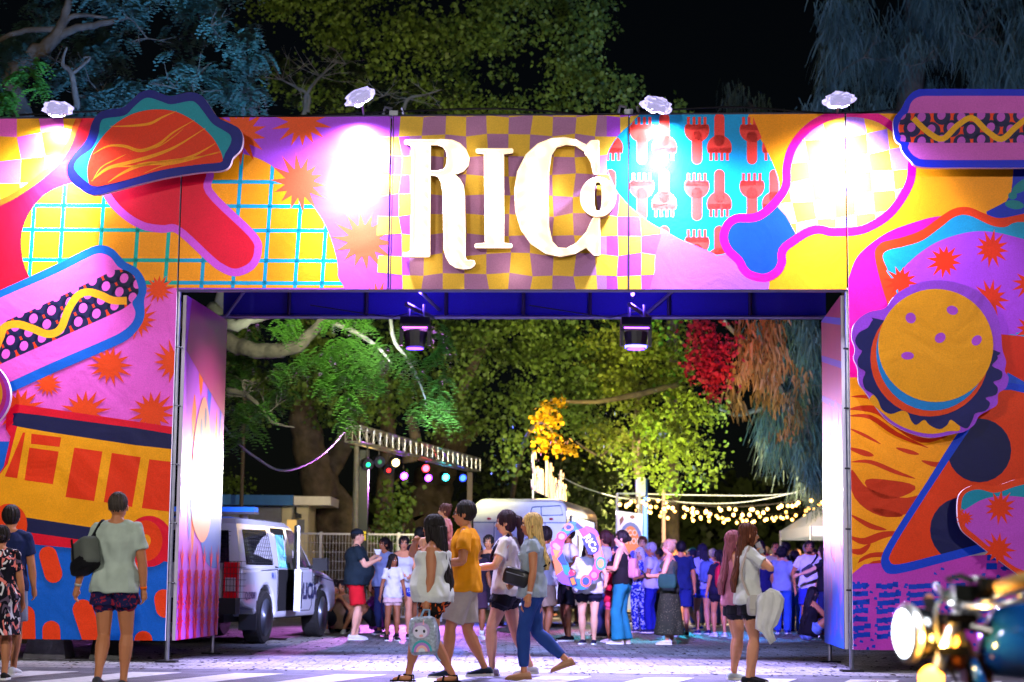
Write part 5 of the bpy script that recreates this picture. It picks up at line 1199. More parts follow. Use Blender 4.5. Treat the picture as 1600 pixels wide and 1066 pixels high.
tl((3.6, 30, 2.2), at(1190, 560, 39.5), (1, .30, .02), 3200, 14)
tl((2.6, 36, 2.5), at(1035, 580, 41.5), (.05, 1.0, .35), 500, 14)
tl((3.0, 38, 2.0), at(1180, 640, 42.5), (.3, 1, .6), 500, 30)
tl((5.0, 36, 2.0), at(1260, 640, 42), (1, .1, .5), 350, 14)
tl((4.5, 34, 3.0), at(1270, 600, 43), (.25, .50, 1.0), 3800, 44)
tl(arch(5, 6.7, 2.6), at(1470, 60, 43), (.18, .36, 1.0), 11000, 70)
tl((4, 52, 3), (8, 90, 3), (1, .72, .36), 16000, 110)  # added spot that lifts the dark far tree line
tl(arch(-2, 4.1, 2.5), at(650, 705, 45), (.7, .76, 1.0), 2400, 18)  # added spot that brightens the lighting truss
tl(arch(3.6, 6.6, 2.6), at(1300, 100, 43), (.35, .38, 1.0), 2600, 50)
tl(arch(0, 6.6, 2.6), at(520, 130, 34), (.35, .35, 1.0), 160, 90)
# ================================================================== people
from mathutils import noise as mnoise
SK = {'a': '#C98A68', 'b': '#B57650', 'c': '#8E5636', 'd': '#D9A184', 'e': '#6E4028'}
def skin_mat(k):
    m = mat('skin_'+k, SK[k], rough=.5, var=.08, vscale=6, spec=.35)
    p = m.node_tree.nodes['Principled BSDF']; p.inputs['Subsurface Weight'].default_value = .08; p.inputs['Subsurface Radius'].default_value = (.02, .01, .006); return m
def cloth(h, var=.12): return mat('cloth_'+h.strip('#'), h, rough=.85, var=var, vscale=7, bump=.25, bscale=220, spec=.2)
def hair_mat(h):
    n = 'hair_'+h.strip('#')
    if n in MATS: return MATS[n]
    m = mat(n, h, rough=.6, spec=.25); nt = m.node_tree; N = nt.nodes; L = nt.links; p = N['Principled BSDF']
    tc = N.new('ShaderNodeTexCoord'); mp = N.new('ShaderNodeMapping'); mp.inputs['Scale'].default_value = (90, 90, 7)
    nz = N.new('ShaderNodeTexNoise'); nz.inputs['Scale'].default_value = 1; nz.inputs['Detail'].default_value = 4
    L.new(tc.outputs['Object'], mp.inputs[0]); L.new(mp.outputs[0], nz.inputs['Vector'])
    b = N.new('ShaderNodeBump'); b.inputs['Strength'].default_value = .8; b.inputs['Distance'].default_value = .01; L.new(nz.outputs[0], b.inputs['Height']); L.new(b.outputs[0], p.inputs['Normal'])
    mr = N.new('ShaderNodeMapRange'); mr.inputs[1].default_value = .3; mr.inputs[2].default_value = .7; mr.inputs[3].default_value = .5; mr.inputs[4].default_value = 1.6; L.new(nz.outputs[0], mr.inputs[0])
    v = N.new('ShaderNodeVectorMath'); v.operation = 'SCALE'; v.inputs[0].default_value = srgb(h); L.new(mr.outputs[0], v.inputs['Scale']); L.new(v.outputs[0], p.inputs['Base Color'])
    return m
def pattern(name, base, spots, scale=14, stretch=(1, 1, 1), kind='noise'):
    """base colour with printed blotches: spots = [(threshold, colour, seed)]"""
    if name in MATS: return MATS[name]
    m = mat(name, base, rough=.85, spec=.2); nt = m.node_tree; N = nt.nodes; L = nt.links; p = N['Principled BSDF']; tc = N.new('ShaderNodeTexCoord')
    prev = None
    for th, col, sd in spots:
        mp = N.new('ShaderNodeMapping'); mp.inputs['Location'].default_value = (sd, sd*.7, sd*1.3); mp.inputs['Scale'].default_value = stretch; L.new(tc.outputs['Object'], mp.inputs[0])
        if kind == 'dots':
            nz = N.new('ShaderNodeTexVoronoi'); nz.inputs['Scale'].default_value = scale; out = nz.outputs['Distance']; op = 'LESS_THAN'
        else:
            nz = N.new('ShaderNodeTexNoise'); nz.inputs['Scale'].default_value = scale; nz.inputs['Detail'].default_value = 1; nz.inputs['Distortion'].default_value = 1.6; out = nz.outputs[0]; op = 'GREATER_THAN'
        L.new(mp.outputs[0], nz.inputs['Vector']); t = N.new('ShaderNodeMath'); t.operation = op; t.inputs[1].default_value = th; L.new(out, t.inputs[0])
        mx = N.new('ShaderNodeMix'); mx.data_type = 'RGBA'; L.new(t.outputs[0], mx.inputs[0])
        if prev is None: mx.inputs[6].default_value = (*srgb(base), 1)
        else: L.new(prev, mx.inputs[6])
        mx.inputs[7].default_value = (*srgb(col), 1); prev = mx.outputs[2]
    L.new(prev, p.inputs['Base Color']); return m
def V3(*a): return Vector(a)
def ik(a, c, l1, l2, hint):
    d = c-a; L = d.length; mx = (l1+l2)*.995
    if L > mx: c = a+d*(mx/L); d = c-a; L = mx
    L = max(L, abs(l1-l2)+.01); u = d.normalized(); x = (l1*l1-l2*l2+L*L)/(2*L); hgt = math.sqrt(max(0, l1*l1-x*x))
    n = hint-u*hint.dot(u); n = n.normalized() if n.length > 1e-4 else V3(0, 1, 0)
    return a+u*x+n*hgt, c
def cone(b, p0, p1, r0, r1, n=10):
    """rounded tapered limb"""
    p0, p1 = Vector(p0), Vector(p1); d = p1-p0
    if d.length < 1e-5: return b.ball(p0, r0, n, 6)
    u = d.normalized(); pts = [p0-u*r0*.95, p0-u*r0*.7, p0, p0.lerp(p1, .5), p1, p1+u*r1*.7, p1+u*r1*.95]
    return b.tube(pts, [r0*.2, r0*.72, r0, (r0+r1)/2, r1, r1*.72, r1*.2], n)
def muscle(b, p0, p1, rs, n=10):
    k = len(rs); p0, p1 = Vector(p0), Vector(p1); u = (p1-p0).normalized()
    pts = [p0-u*rs[0]*.8]+[p0.lerp(p1, i/(k-1)) for i in range(k)]+[p1+u*rs[-1]*.8]
    return b.tube(pts, [rs[0]*.35]+list(rs)+[rs[-1]*.35], n)
def ering(c, fw, sd, rx, ry, n=16, sq=.85):
    o = []
    for j in range(n):
        t = 2*math.pi*j/n; cx, sy = math.cos(t), math.sin(t)
        o.append(c+fw*rx*math.copysign(abs(cx)**sq, cx)+sd*ry*math.copysign(abs(sy)**sq, sy))
    return o
def remesh(b, name, parent, voxel, smooth_it=3, fold=0.0, fs=9.0, seed=0, scale=1.0, label=None, ridge=None):
    me = b.mesh(name+'_src', (0, 0, 0)); o = bpy.data.objects.new('tmp', me); COL.objects.link(o)
    md = o.modifiers.new('r', 'REMESH'); md.mode = 'VOXEL'; md.voxel_size = voxel
    if smooth_it:
        sm = o.modifiers.new('s', 'SMOOTH'); sm.iterations = smooth_it; sm.factor = .5
    dg = bpy.context.evaluated_depsgraph_get(); nm = bpy.data.meshes.new_from_object(o.evaluated_get(dg))
    ms = list(b.ms); bpy.data.objects.remove(o); bpy.data.meshes.remove(me)
    nm.name = name; n = len(nm.vertices)
    if fold and n:
        co = np.zeros(n*3, np.float32); nm.vertices.foreach_get('co', co); co = co.reshape(-1, 3)
        no = np.zeros(n*3, np.float32); nm.vertices.foreach_get('normal', no); no = no.reshape(-1, 3)
        q = co*fs+seed*3.7
        # cheap sums of warped sines read as soft cloth folds
        w = np.sin(q[:, 0]*1.3+2.2*np.sin(q[:, 2]*.9+q[:, 1]))*np.sin(q[:, 1]*1.7+1.9*np.sin(q[:, 2]*.7))+.6*np.sin(q[:, 2]*2.3+3*np.sin(q[:, 0]*1.1+q[:, 1]*1.4))
        co += no*(w*fold)[:, None]; nm.vertices.foreach_set('co', co.ravel())
    if ridge and n:
        cx, cy, amp = ridge; co = np.zeros(n*3, np.float32); nm.vertices.foreach_get('co', co); co = co.reshape(-1, 3)
        an = np.arctan2(co[:, 1]-cy, co[:, 0]-cx); r_ = np.hypot(co[:, 1]-cy, co[:, 0]-cx)+1e-4
        w = np.sin(an*17+2.5*np.sin(co[:, 2]*11))*.6+np.sin(an*31+3*np.sin(co[:, 2]*7+1))*.5+np.sin(an*9+co[:, 2]*13)*.5
        co[:, 0] += (co[:, 0]-cx)/r_*w*amp; co[:, 1] += (co[:, 1]-cy)/r_*w*amp; co[:, 2] += w*amp*.4
        nm.vertices.foreach_set('co', co.ravel())
    nm.materials.clear()
    for m in ms: nm.materials.append(m)
    nm.polygons.foreach_set('use_smooth', [True]*len(nm.polygons)); nm.update()
    ob = bpy.data.objects.new(name, nm); ob.parent = parent; COL.objects.link(ob); ORIG[ob.name] = Vector((0, 0, 0)); return tag(ob, label=label)
PEOPLE = []
def person(px, yf, yt, face, label, skin='a', hair=('short', '#1E1410'), top=('tee', '#CCCCCC'), bottom=('shorts', '#222233'), shoe='#DDDDDD', w=1.0, fem=False,
           belly=0.0, lean=0.0, feet=None, hands=None, hy=0.0, hp=0.0, vox=.012, Y=None, h=None, pelvis=None, group=None, socks=None, sole='#E4E4E4', elbows=None, extra=None, knees=None):
    if Y is None: Y = ground(px, yf).y
    base = floor_at(px, Y)
    if h is None: h = at(px, yt, Y).z+.01
    root = empty('person', base, label, 'person', group, R(face)); ORIG[root.name] = Vector((0, 0, 0))
    sm = skin_mat(skin)
    feet = feet or ((.02, .10, 0), (-.03, -.10, 0)); hands = hands or ((.04, .27, .82), (.04, -.27, .82))
    hw = .088 if not fem else .086
    Lt, Ls, ank = .43, .415, .075
    seat = pelvis
    if pelvis is None:
        pz = 9
        for (fx, fy, fz) in feet:
            d2 = fx*fx+(fy-math.copysign(hw, fy))**2; pz = min(pz, fz+ank+math.sqrt(max(.1, ((Lt+Ls)*.992)**2-d2)))
        pelvis = (0, 0, pz)
    Pv = V3(*pelvis); up = V3(math.sin(lean), 0, math.cos(lean)); fw = V3(math.cos(lean), 0, -math.sin(lean)); sd = V3(0, 1, 0)
    TL = .53
    N_ = Pv+up*TL                      # neck base
    sw = (.170 if not fem else .146)*(.5+.5*w)
    S = [N_-up*.045+sd*sw, N_-up*.045-sd*sw]
    Hc = N_+up*.045+V3(.02, 0, 0)+V3(math.sin(lean)*.03, 0, .11)   # head centre
    J = {}
    s = h/(Hc.z+.142) if seat is None else h/1.76
    b = MB().use(sm)
    # torso skin
    def torso(b, g, z0=-.02, z1=1.0, flare=0.0, hem=None):
        prof = [(-.06, .105, .155), (0, .112, .165 if not fem else .178), (.10, .108, .155 if not fem else .160), (.20, .098, .142 if not fem else .128), (.30, .108, .152 if not fem else .138), (.38, .118, .168 if not fem else .15), (.45, .108, .172 if not fem else .15), (.50, .082, .13 if not fem else .115), (.54, .06, .065)]
        R_ = []
        for t, rx, ry in prof:
            if t < z0 or t > z1: continue
            bel = belly*math.exp(-((t-.16)/.13)**2)*.11
            fl = flare*max(0, (.25-t)/.3)
            c = Pv+up*t+fw*(bel*.6+(.012 if fem and .3 < t < .42 else 0))
            R_.append(ering(c, fw, sd, rx*w+g+bel*.7+fl, ry*w+g+bel*.5+fl))
        return b.loft(R_)
    torso(b, 0)
    for q in (0, 1): b.tube([N_+up*.02-fw*.01, N_.lerp(S[q], .55)+up*.012, S[q]], [.05, .05, .05], 10)
    if fem:
        for q in (-1, 1): b.ball(Pv+up*.37+fw*.085*w+sd*.068*q*w, .058*(.6+.4*w))
    b.tube([N_-up*.04, N_+up*.03, Hc-V3(0, 0, .05)], [.062, .05 if fem else .057, .052], 10)
    Rh = Matrix.Rotation(R(hy), 3, 'Z') @ Matrix.Rotation(R(-hp), 3, 'Y'); hd = lambda x, y, z: Hc+Rh @ V3(x, y, z)
    hs = 1.02 if fem else 1.06
    b.ball(hd(-.008, 0, .022), (.094*hs, .076*hs, .1*hs), 14, 9, Rh); b.ball(hd(.022, 0, -.03), (.068*hs, .06*hs, .075*hs), 12, 8, Rh); b.ball(hd(.035, 0, -.075), (.042, .04, .035), 10, 6, Rh)
    b.ball(hd(.086*hs, 0, -.012), (.02, .013, .026), 8, 6, Rh); b.ball(hd(.098*hs, 0, -.022), (.013, .014, .011), 8, 6, Rh)
    b.ball(hd(.074, 0, .028), (.016, .045, .012), 8, 6, Rh)
    for q in (-1, 1): b.ball(hd(-.005, q*.076*hs, -.005), (.018, .011, .03), 8, 6, Rh)
    b.ball(hd(.076, 0, -.055), (.014, .024, .013), 8, 6, Rh)
    # arms
    UA, FA = .285, .245; aw = .8+.2*w if not fem else .56+.38*w
    for i, q in enumerate((1, -1)):
        tgt = V3(*hands[i]); hint = V3(*elbows[i]) if elbows and elbows[i] else V3(-.6, q*.5, -.5)
        El, Wr = ik(S[i], tgt, UA, FA, hint); J['S%d' % i], J['E%d' % i], J['W%d' % i] = S[i], El, Wr
        muscle(b, S[i], El, [.054*aw, .054*aw, .049*aw, .042*aw]); muscle(b, El, Wr, [.042*aw, .043*aw, .034*aw, .026*aw])
        hdv = (Wr-El).normalized(); pn = V3(0, -q, 0) if abs(hdv.y) < .8 else V3(0, 0, -1)
        pn = (pn-hdv*pn.dot(hdv)).normalized(); acr = hdv.cross(pn).normalized()
        b.tube([Wr, Wr+hdv*.03, Wr+hdv*.075, Wr+hdv*.092], [.025, .03, .03, .02], 8)
        for f in range(4):
            kb = Wr+hdv*.078+acr*(-.027+.018*f); l = (.062, .07, .066, .052)[f]; m1 = kb+(hdv+pn*.35).normalized()*l*.5; m2 = m1+(hdv*.6+pn*.9).normalized()*l*.5
            b.tube([kb-hdv*.02, kb, m1, m2], [.008, .0095, .009, .0065], 6)
        sgn = 1 if acr.x*0+acr.dot(fw) > 0 else -1
        tb = Wr+hdv*.02+acr*.024*sgn; t1 = tb+(hdv*.7+acr*sgn*.6+pn*.3).normalized()*.035; b.tube([tb-acr*sgn*.01, tb, t1, t1+(hdv+pn*.5).normalized()*.028], [.012, .013, .011, .008], 6)
        J['H%d' % i] = Wr+hdv*.07
    # legs
    An = []
    for i, q in enumerate((1, -1)):
        Hp = Pv+sd*q*hw*w; fx, fy, fz = feet[i]; A = V3(fx, fy, fz+ank); kh = V3(*knees[i]) if knees and knees[i] else V3(1, q*.12, .1)
        Kn, A = ik(Hp, A, Lt, Ls, kh); J['K%d' % i], J['A%d' % i] = Kn, A; lw = .8+.2*w if not fem else .82+.2*w
        muscle(b, Hp, Kn, [.088*lw*w, .086*lw, .072*lw, .056*lw]); muscle(b, Kn, A, [.054*lw, .064*lw, .054*lw, .037*lw, .033*lw])
        pit = min(.9, fz*2.6) if fx < 0 else -min(.5, fz*1.6)
        fd = V3(math.cos(pit), q*.12, -math.sin(pit)); fd.normalize(); dn = V3(-math.sin(pit), 0, -math.cos(pit)); An.append((A, fd, dn, q))
        b.tube([A+dn*.02-fd*.04, A+dn*.035, A+dn*.045+fd*.1, A+dn*.055+fd*.165], [.03, .036, .03, .018], 8)
    body = remesh(b, 'body', root, vox*s if vox > .01 else vox, 1 if vox < .01 else 1)
    parts = []
    # shoes
    for A, fd, dn, q in An:
        lat = fd.cross(dn).normalized(); rs = []
        if shoe == 'sandal':
            so = []
            for t, wd in ((-.078, .02), (-.06, .036), (0, .038), (.08, .045), (.14, .044), (.18, .03), (.192, .012)):
                c = A+fd*t; so.append([c+dn*.058+lat*wd, c+dn*.058-lat*wd, c+dn*.08-lat*wd, c+dn*.08+lat*wd])
            sn = child(MB().use(cloth('#0E0C10')).loft(so), 'sandal', root)
            child(MB().use(cloth('#0E0C10')).tube([A+fd*.1+dn*.06+lat*.045, A+fd*.09+dn*.012+lat*.02, A+fd*.09+dn*.012-lat*.02, A+fd*.1+dn*.06-lat*.045], .011, 6).tube([A-fd*.05+dn*.06+lat*.034, A-fd*.045+dn*.01+lat*.034, A+fd*.045-dn*.0+lat*.02, A+fd*.045-lat*.02, A-fd*.045+dn*.01-lat*.034, A-fd*.05+dn*.06-lat*.034], .008, 6), 'strap', sn)
        elif shoe != 'none':
            for t, wd, ht in ((-.075, .022, .05), (-.06, .034, .075), (0, .038, .08), (.06, .042, .06), (.12, .045, .045), (.165, .036, .034), (.185, .018, .022)):
                c = A+fd*t+dn*(.072-ht/2-.008); rs.append([c+lat*wd*math.cos(a)-dn*(ht/2)*math.sin(a) for a in [2*math.pi*j/12 for j in range(12)]])
            sh = child(MB().use(cloth(shoe)).loft(rs), 'shoe', root, smooth=True)
            so = []
            for t, wd in ((-.082, .02), (-.065, .038), (0, .04), (.08, .047), (.14, .046), (.18, .03), (.196, .012)):
                c = A+fd*t; so.append([c+dn*.052+lat*wd, c+dn*.052-lat*wd, c+dn*.078-lat*wd, c+dn*.078+lat*wd])
            child(MB().use(mat('sole_'+sole.strip('#'), sole, rough=.6)).loft(so), 'sole', sh)
            if socks: child(MB().use(cloth(socks)).tube([A-dn*.01, A-dn*.09], [.042, .043], 12), 'sock', root, smooth=True)
    # bottoms
    kind, bm_ = bottom; bm_ = cloth(bm_) if isinstance(bm_, str) else bm_
    b = MB().use(bm_)
    if kind != 'none': torso(b, .008, -.1, .12)
    if kind in ('shorts', 'short', 'pants', 'jeans', 'wide', 'leggings'):
        frac = {'shorts': .86, 'short': .38}.get(kind, 1.0)
        for i, q in enumerate((1, -1)):
            Hp = Pv+sd*q*hw*w; Kn = J['K%d' % i]; lw = .82+.2*w; e = Hp.lerp(Kn, frac)
            g = .01 if kind in ('jeans', 'leggings') else .02
            cone(b, Hp, Hp.lerp(Kn, .3), .09*lw*w+g, .086*lw+g); b.ball(Hp-fw*.03+V3(0, -q*.02, -.03), (.098*w+g*.5, .088*w+g*.4, .11), 12, 8); cone(b, Pv+V3(0, q*.03, -.05), Hp.lerp(Kn, .38), .09, .08*lw+g)
            if kind in ('shorts', 'short'): b.tube([Hp.lerp(Kn, .1), e], [.092*lw+g, (.088 if kind == 'shorts' else .1)*lw+g+.008], 14)
            else:
                cone(b, Hp, Kn, .09*lw*w+g, .058*lw+g); A = J['A%d' % i]
                end = Kn.lerp(A, .86 if kind == 'jeans' else 1.02)
                if kind == 'wide': b.tube([Kn.lerp(Hp, .3), Kn, Kn.lerp(A, .5), end], [.085*lw, .088, .1, .115], 14)
                else: b.tube([Kn.lerp(Hp, .2), Kn, Kn.lerp(A, .3), end], [.062*lw+g, .06*lw+g, .062*lw+g, (.045 if kind != 'pants' else .062)+g*.6], 14)
    elif kind in ('skirt', 'longskirt', 'miniskirt'):
        a0, a1 = J['A0'], J['A1']; zt = Pv.z+.1; zb = {'skirt': J['K0'].z*.5+J['K1'].z*.5+.02, 'longskirt': .16, 'miniskirt': J['K0'].z*.5+J['K1'].z*.5+.12}[kind]
        R_ = []
        for k in range(9):
            t = k/8; z = zt+(zb-zt)*t; f = min(1, (zt-z)/.8); cx = Pv.x+(a0.x+a1.x)/2*f*.6; spr = abs(a0.x-a1.x)/2*f*.8
            rx = .115*w+.02+spr+.1*t; ry = .165*w+.02+.06*t; rg = []
            for j in range(32):
                an = 2*math.pi*j/32; rip = 1+.05*t*math.sin(an*7+k*.2); rg.append(V3(cx+rx*rip*math.cos(an), ry*rip*math.sin(an), z))
            R_.append(rg)
        b.loft(R_)
    if kind != 'none': parts.append(remesh(b, {'pants': 'trousers', 'jeans': 'jeans', 'wide': 'jeans', 'leggings': 'leggings', 'shorts': 'shorts', 'short': 'shorts'}.get(kind, 'skirt'), root, max(.0095, vox*1.15)*s, 2, .0035, 13, len(PEOPLE)))
    # top
    kind, tm_ = top[0], top[1]; tm_ = cloth(tm_) if isinstance(tm_, str) else tm_; b = MB().use(tm_)
    if kind == 'dress': torso(b, .02, -.1, .5, .03)
    elif kind == 'crop': torso(b, .018, .16, .5)
    elif kind == 'tank': torso(b, .02, -.07 if bottom[0] != 'wide' else 0, .47, .035 if bottom[0] != 'wide' else .01)
    else: torso(b, .024, -.07, .54, .032)
    if fem and kind != 'none':
        for q in (-1, 1): b.ball(Pv+up*.37+fw*.088*w+sd*.068*q*w, .068*(.6+.4*w))
    if kind in ('tank', 'crop', 'dress'):
        for q in (-1, 1): b.tube([Pv+up*.44+sd*q*.1*w+fw*.085, N_-up*.01+sd*q*.095, Pv+up*.44+sd*q*.1*w-fw*.085], .018, 6)
    if kind in ('tee', 'blouse', 'long', 'polo'):
        fr = {'tee': .62, 'blouse': .3, 'long': 1.0, 'polo': .62}[kind]
        for i in (0, 1):
            e = S[i].lerp(J['E%d' % i], fr); cone(b, S[i], S[i].lerp(e, .6), .056*aw+.012, .054*aw+.013); b.tube([N_-up*.01, N_.lerp(S[i], .5)+up*.008, S[i]], [.05, .056, .058], 10)
            b.tube([S[i].lerp(e, .3), e], [.052*aw+.014, .05*aw+.024], 12)
            if kind == 'long': cone(b, J['E%d' % i], J['E%d' % i].lerp(J['W%d' % i], .92), .05, .036)
        b.tube([N_-up*.05, N_+up*.005], [.1, .07], 12)
    if kind != 'none': parts.append(remesh(b, {'tee': 't_shirt', 'blouse': 'blouse', 'long': 'long_sleeve_shirt', 'polo': 'shirt', 'dress': 'dress_top', 'tank': 'tank_top', 'crop': 'crop_top'}[kind], root, max(.0095, vox*1.15)*s, 1, .009, 12, len(PEOPLE)+.5))
    # hair
    hk, hc = hair; hm = hair_mat(hc) if hk != 'cap' else hair_mat('#1A1210'); b = MB().use(hm)
    if hk != 'bald':
        g = {'buzz': .004, 'xlong': .024, 'short': .012, 'curly': .026, 'cap': .004}.get(hk, .014)
        b.ball(hd(-.02, 0, .034), (.09*hs+g, .077*hs+g, .094*hs+g), 14, 9, Rh)
        if hk in ('long', 'half', 'pony', 'bun', 'wavy', 'bob', 'xlong'): b.ball(hd(-.035, 0, -.005), (.075, .084*hs, .1), 12, 8, Rh)
        if hk in ('long', 'wavy', 'half', 'xlong'):
            Lh = {'long': .46, 'wavy': .34, 'half': .30, 'xlong': .56}[hk]; fat = 1.45 if hk == 'xlong' else 1
            pts = [hd(-.04, 0, .02), hd(-.065, 0, -.08), hd(-.085, 0, -.16)]; p = pts[-1]; back = Pv+up*.2-fw*.15
            pts += [V3(min(p.x, Hc.x-.1)-.02, 0, p.z-Lh*.35), V3(Pv.x+(N_.x-Pv.x)*.55-.15, 0, p.z-Lh*.7), V3(Pv.x+(N_.x-Pv.x)*.35-.15, 0, p.z-Lh)]
            b.loft([ering(q, V3(1, 0, 0), V3(0, 1, 0), rx*fat, ry*fat, 14) for q, (rx, ry) in zip(pts, ((.07, .08), (.06, .09), (.05, .095), (.042, .1), (.035, .09), (.02, .06)))])
            for q in (-1, 1): b.tube([hd(.03, q*.075, .04), hd(.02, q*.085, -.05), hd(-.0, q*.09, -.13), hd(-.04, q*.09, -.24)], [.02, .026, .028, .012], 8)
        if hk == 'bob':
            for q in (-1, 1): b.tube([hd(.02, q*.075, .04), hd(.01, q*.086, -.05), hd(-.01, q*.085, -.12)], [.025, .032, .02], 8)
            b.ball(hd(-.05, 0, -.07), (.06, .085, .07), 10, 6, Rh)
        if hk == 'bun': b.ball(hd(-.1, 0, .09), .045, 10, 6)
        if hk == 'lowbun': b.ball(hd(-.12, 0, .0), .042, 10, 6)
        if hk == 'pony': b.tube([hd(-.09, 0, .06), hd(-.14, 0, .04), hd(-.16, 0, -.06), hd(-.15, 0, -.18), hd(-.13, 0, -.3)], [.03, .038, .04, .034, .012], 9)
        if hk == 'curly':
            for _ in range(40): v = Vector(RNG.normal(size=3)).normalized(); v.z = abs(v.z)*.9; v.x -= .3; b.ball(hd(-.02+v.x*.1, v.y*.09, .04+v.z*.1), .02, 6, 5)
        remesh(b, 'hair', root, max(.0068, vox*.85)*s, 1, 0, 28, 3, ridge=(Hc.x-.02, Hc.y, .0045 if hk in ('short', 'buzz', 'cap') else .0075))
    if hk == 'cap':
        b = MB().use(cloth(hc)); rg = []
        for t in range(6):
            a = t/5*math.pi/2; rg.append([hd(-.012+.108*math.cos(a)*math.cos(q), .09*math.cos(a)*math.sin(q), .045+.085*math.sin(a)) for q in [2*math.pi*j/16 for j in range(16)]])
        b.loft(rg); cp = child(b, 'cap', root, smooth=True)
        b = MB().use(cloth(hc)); b.add([hd(x, y, z) for x, y, z in ((.08, .062, .05), (.08, -.062, .05), (.16, -.05, .036), (.175, 0, .034), (.16, .05, .036), (.08, .062, .043), (.08, -.062, .043), (.16, -.05, .03), (.175, 0, .028), (.16, .05, .03))], [(0, 1, 2, 3, 4), (9, 8, 7, 6, 5), (0, 5, 6, 1), (1, 6, 7, 2), (2, 7, 8, 3), (3, 8, 9, 4), (4, 9, 5, 0)]); child(b, 'brim', cp)
    # face details
    if vox < .018:
        e = MB().use(mat('eye_white', '#D8D0CC', rough=.3))
        for q in (-1, 1): e.ball(hd(.0775*hs, q*.031, .004), (.010, .0165, .0078), 8, 6, Rh)
        e.use(mat('dark_iris', '#120B08', rough=.2))
        for q in (-1, 1): e.ball(hd(.0835*hs, q*.031, .004), (.006, .008, .0078), 8, 6, Rh)
        child(e, 'eyes', root, smooth=True)
        e = MB().use(hair_mat('#1E1410'))
        for q in (-1, 1): e.tube([hd(.087*hs, q*.014, .024), hd(.084*hs, q*.034, .03), hd(.072*hs, q*.05, .022)], [.005, .006, .003], 6)
        child(e, 'eyebrows', root)
        e = MB().use(mat('lips', '#8E3E38', rough=.4)); e.ball(hd(.0855, 0, -.0525), (.009, .025, .006), 8, 5, Rh); e.ball(hd(.084, 0, -.0615), (.009, .02, .0065), 8, 5, Rh); child(e, 'mouth', root, smooth=True)
    if extra: extra(root, J, hd, Pv, N_, S, fw, up)
    root.scale = (s, s, s)
    M = Matrix.Translation(base) @ Matrix.Rotation(R(face), 4, 'Z') @ Matrix.Scale(s, 4)
    J = {k: M @ v for k, v in J.items()}; J['root'] = root; J['s'] = s; J['M'] = M; J['head'] = M @ Hc; J['P'] = M @ Pv; J['N'] = M @ N_; J['S'] = [M @ v for v in S]
    J['fw'] = (M.to_3x3() @ V3(1, 0, 0)).normalized(); J['lf'] = (M.to_3x3() @ V3(0, 1, 0)).normalized()
    PEOPLE.append(root); return J
def beard(root, J, hd, *a):
    b = MB().use(hair_mat('#1A120E')); b.ball(hd(.04, 0, -.085), (.045, .05, .035), 10, 7); b.ball(hd(.07, 0, -.075), (.026, .036, .018), 8, 6); remesh(b, 'beard', root, .01, 1)
def glasses(root, J, hd, *a):
    b = MB().use(BLK)
    for q in (-1, 1): b.tube([hd(.1, q*.032+.02*math.cos(t), .004+.016*math.sin(t)) for t in [2*math.pi*j/10 for j in range(11)]], .0028, 4); b.tube([hd(.098, q*.052, .01), hd(0, q*.082, .01)], .0028, 4)
    child(b, 'glasses', root)
def band(which, col, nm='wristband'):
    def f(root, J, hd, *a):
        W, E = J['W%d' % which], J['E%d' % which]; d = (W-E).normalized(); child(MB().use(cloth(col)).tube([W-d*.03, W-d*.008], .031, 12), nm, root, smooth=True)
    return f
def many(*fs):
    def f(*a):
        for g in fs: g(*a)
    return f
VN = .0078  # near people voxel
leafy = pattern('tropical_print', '#0C0A18', [(.60, '#E07A70', 0), (.62, '#D8D4D8', 5), (.66, '#5A4A60', 9)], 9, (1, 1, .6))
orange_leaf = pattern('orange_leaf_print', '#120C0A', [(.58, '#C85418', 2)], 16, (1, 1, .5))
navyred = pattern('navy_red_print', '#1A1A48', [(.58, '#8A1C34', 3)], 16)
dots = pattern('speckled_green_print', '#2A3020', [(.16, '#98986A', 1)], 46, kind='dots')
bluepat = pattern('blue_floral_print', '#1C2C9C', [(.55, '#B8C4F0', 3)], 14)
# ---- foreground walkers
person(13, 1052, 790, 92, 'man in navy t-shirt and grey shorts half hidden at the far left edge', 'b', ('short', '#17110E'), ('tee', '#16224C'), ('shorts', '#7C8494'), '#D6D6D6', vox=VN, hands=((.05, .25, .85), (.1, -.25, .85)), Y=18.4)
person(0, 1062, 822, 100, 'woman in black tropical leaf print dress seen from behind at the left edge', 'b', ('lowbun', '#1A1210'), ('tee', leafy), ('skirt', leafy), '#1A1A1A', fem=True, w=1.12, vox=VN, Y=17.6)
M3 = person(180, 1085, 769, 84, 'man walking away in pale grey-green t-shirt and short patterned shorts with shoulder bag', 'b', ('buzz', '#3A322C'), ('tee', '#A9B8AC'), ('short', navyred), '#3A3A40', w=1.04, vox=VN, Y=16.2,
            feet=((-.16, .07, .04), (.12, -.07, 0)), hands=((.02, .36, .84), (.06, -.25, .82)), hy=4, extra=many(band(1, '#E8620C', 'orange_wristband'), band(0, '#A8A8A8', 'bracelet')), elbows=((-.5, .9, 0), (-.3, -.6, 0)))
M4 = person(678, 1066, 806, 172, 'woman in loose white sleeveless top walking left and raising a hand to her mouth', 'b', ('xlong', '#150E0E'), ('tank', '#D2D6D0'), ('short', orange_leaf), 'sandal', w=1.36, fem=True, belly=.55, vox=VN, Y=17.9,
            feet=((-.22, .06, .01), (.26, -.06, .0)), hands=((.02, .26, .78), (.2, -.03, 1.42)), hy=-14, elbows=(None, (.3, -1, -.6)))
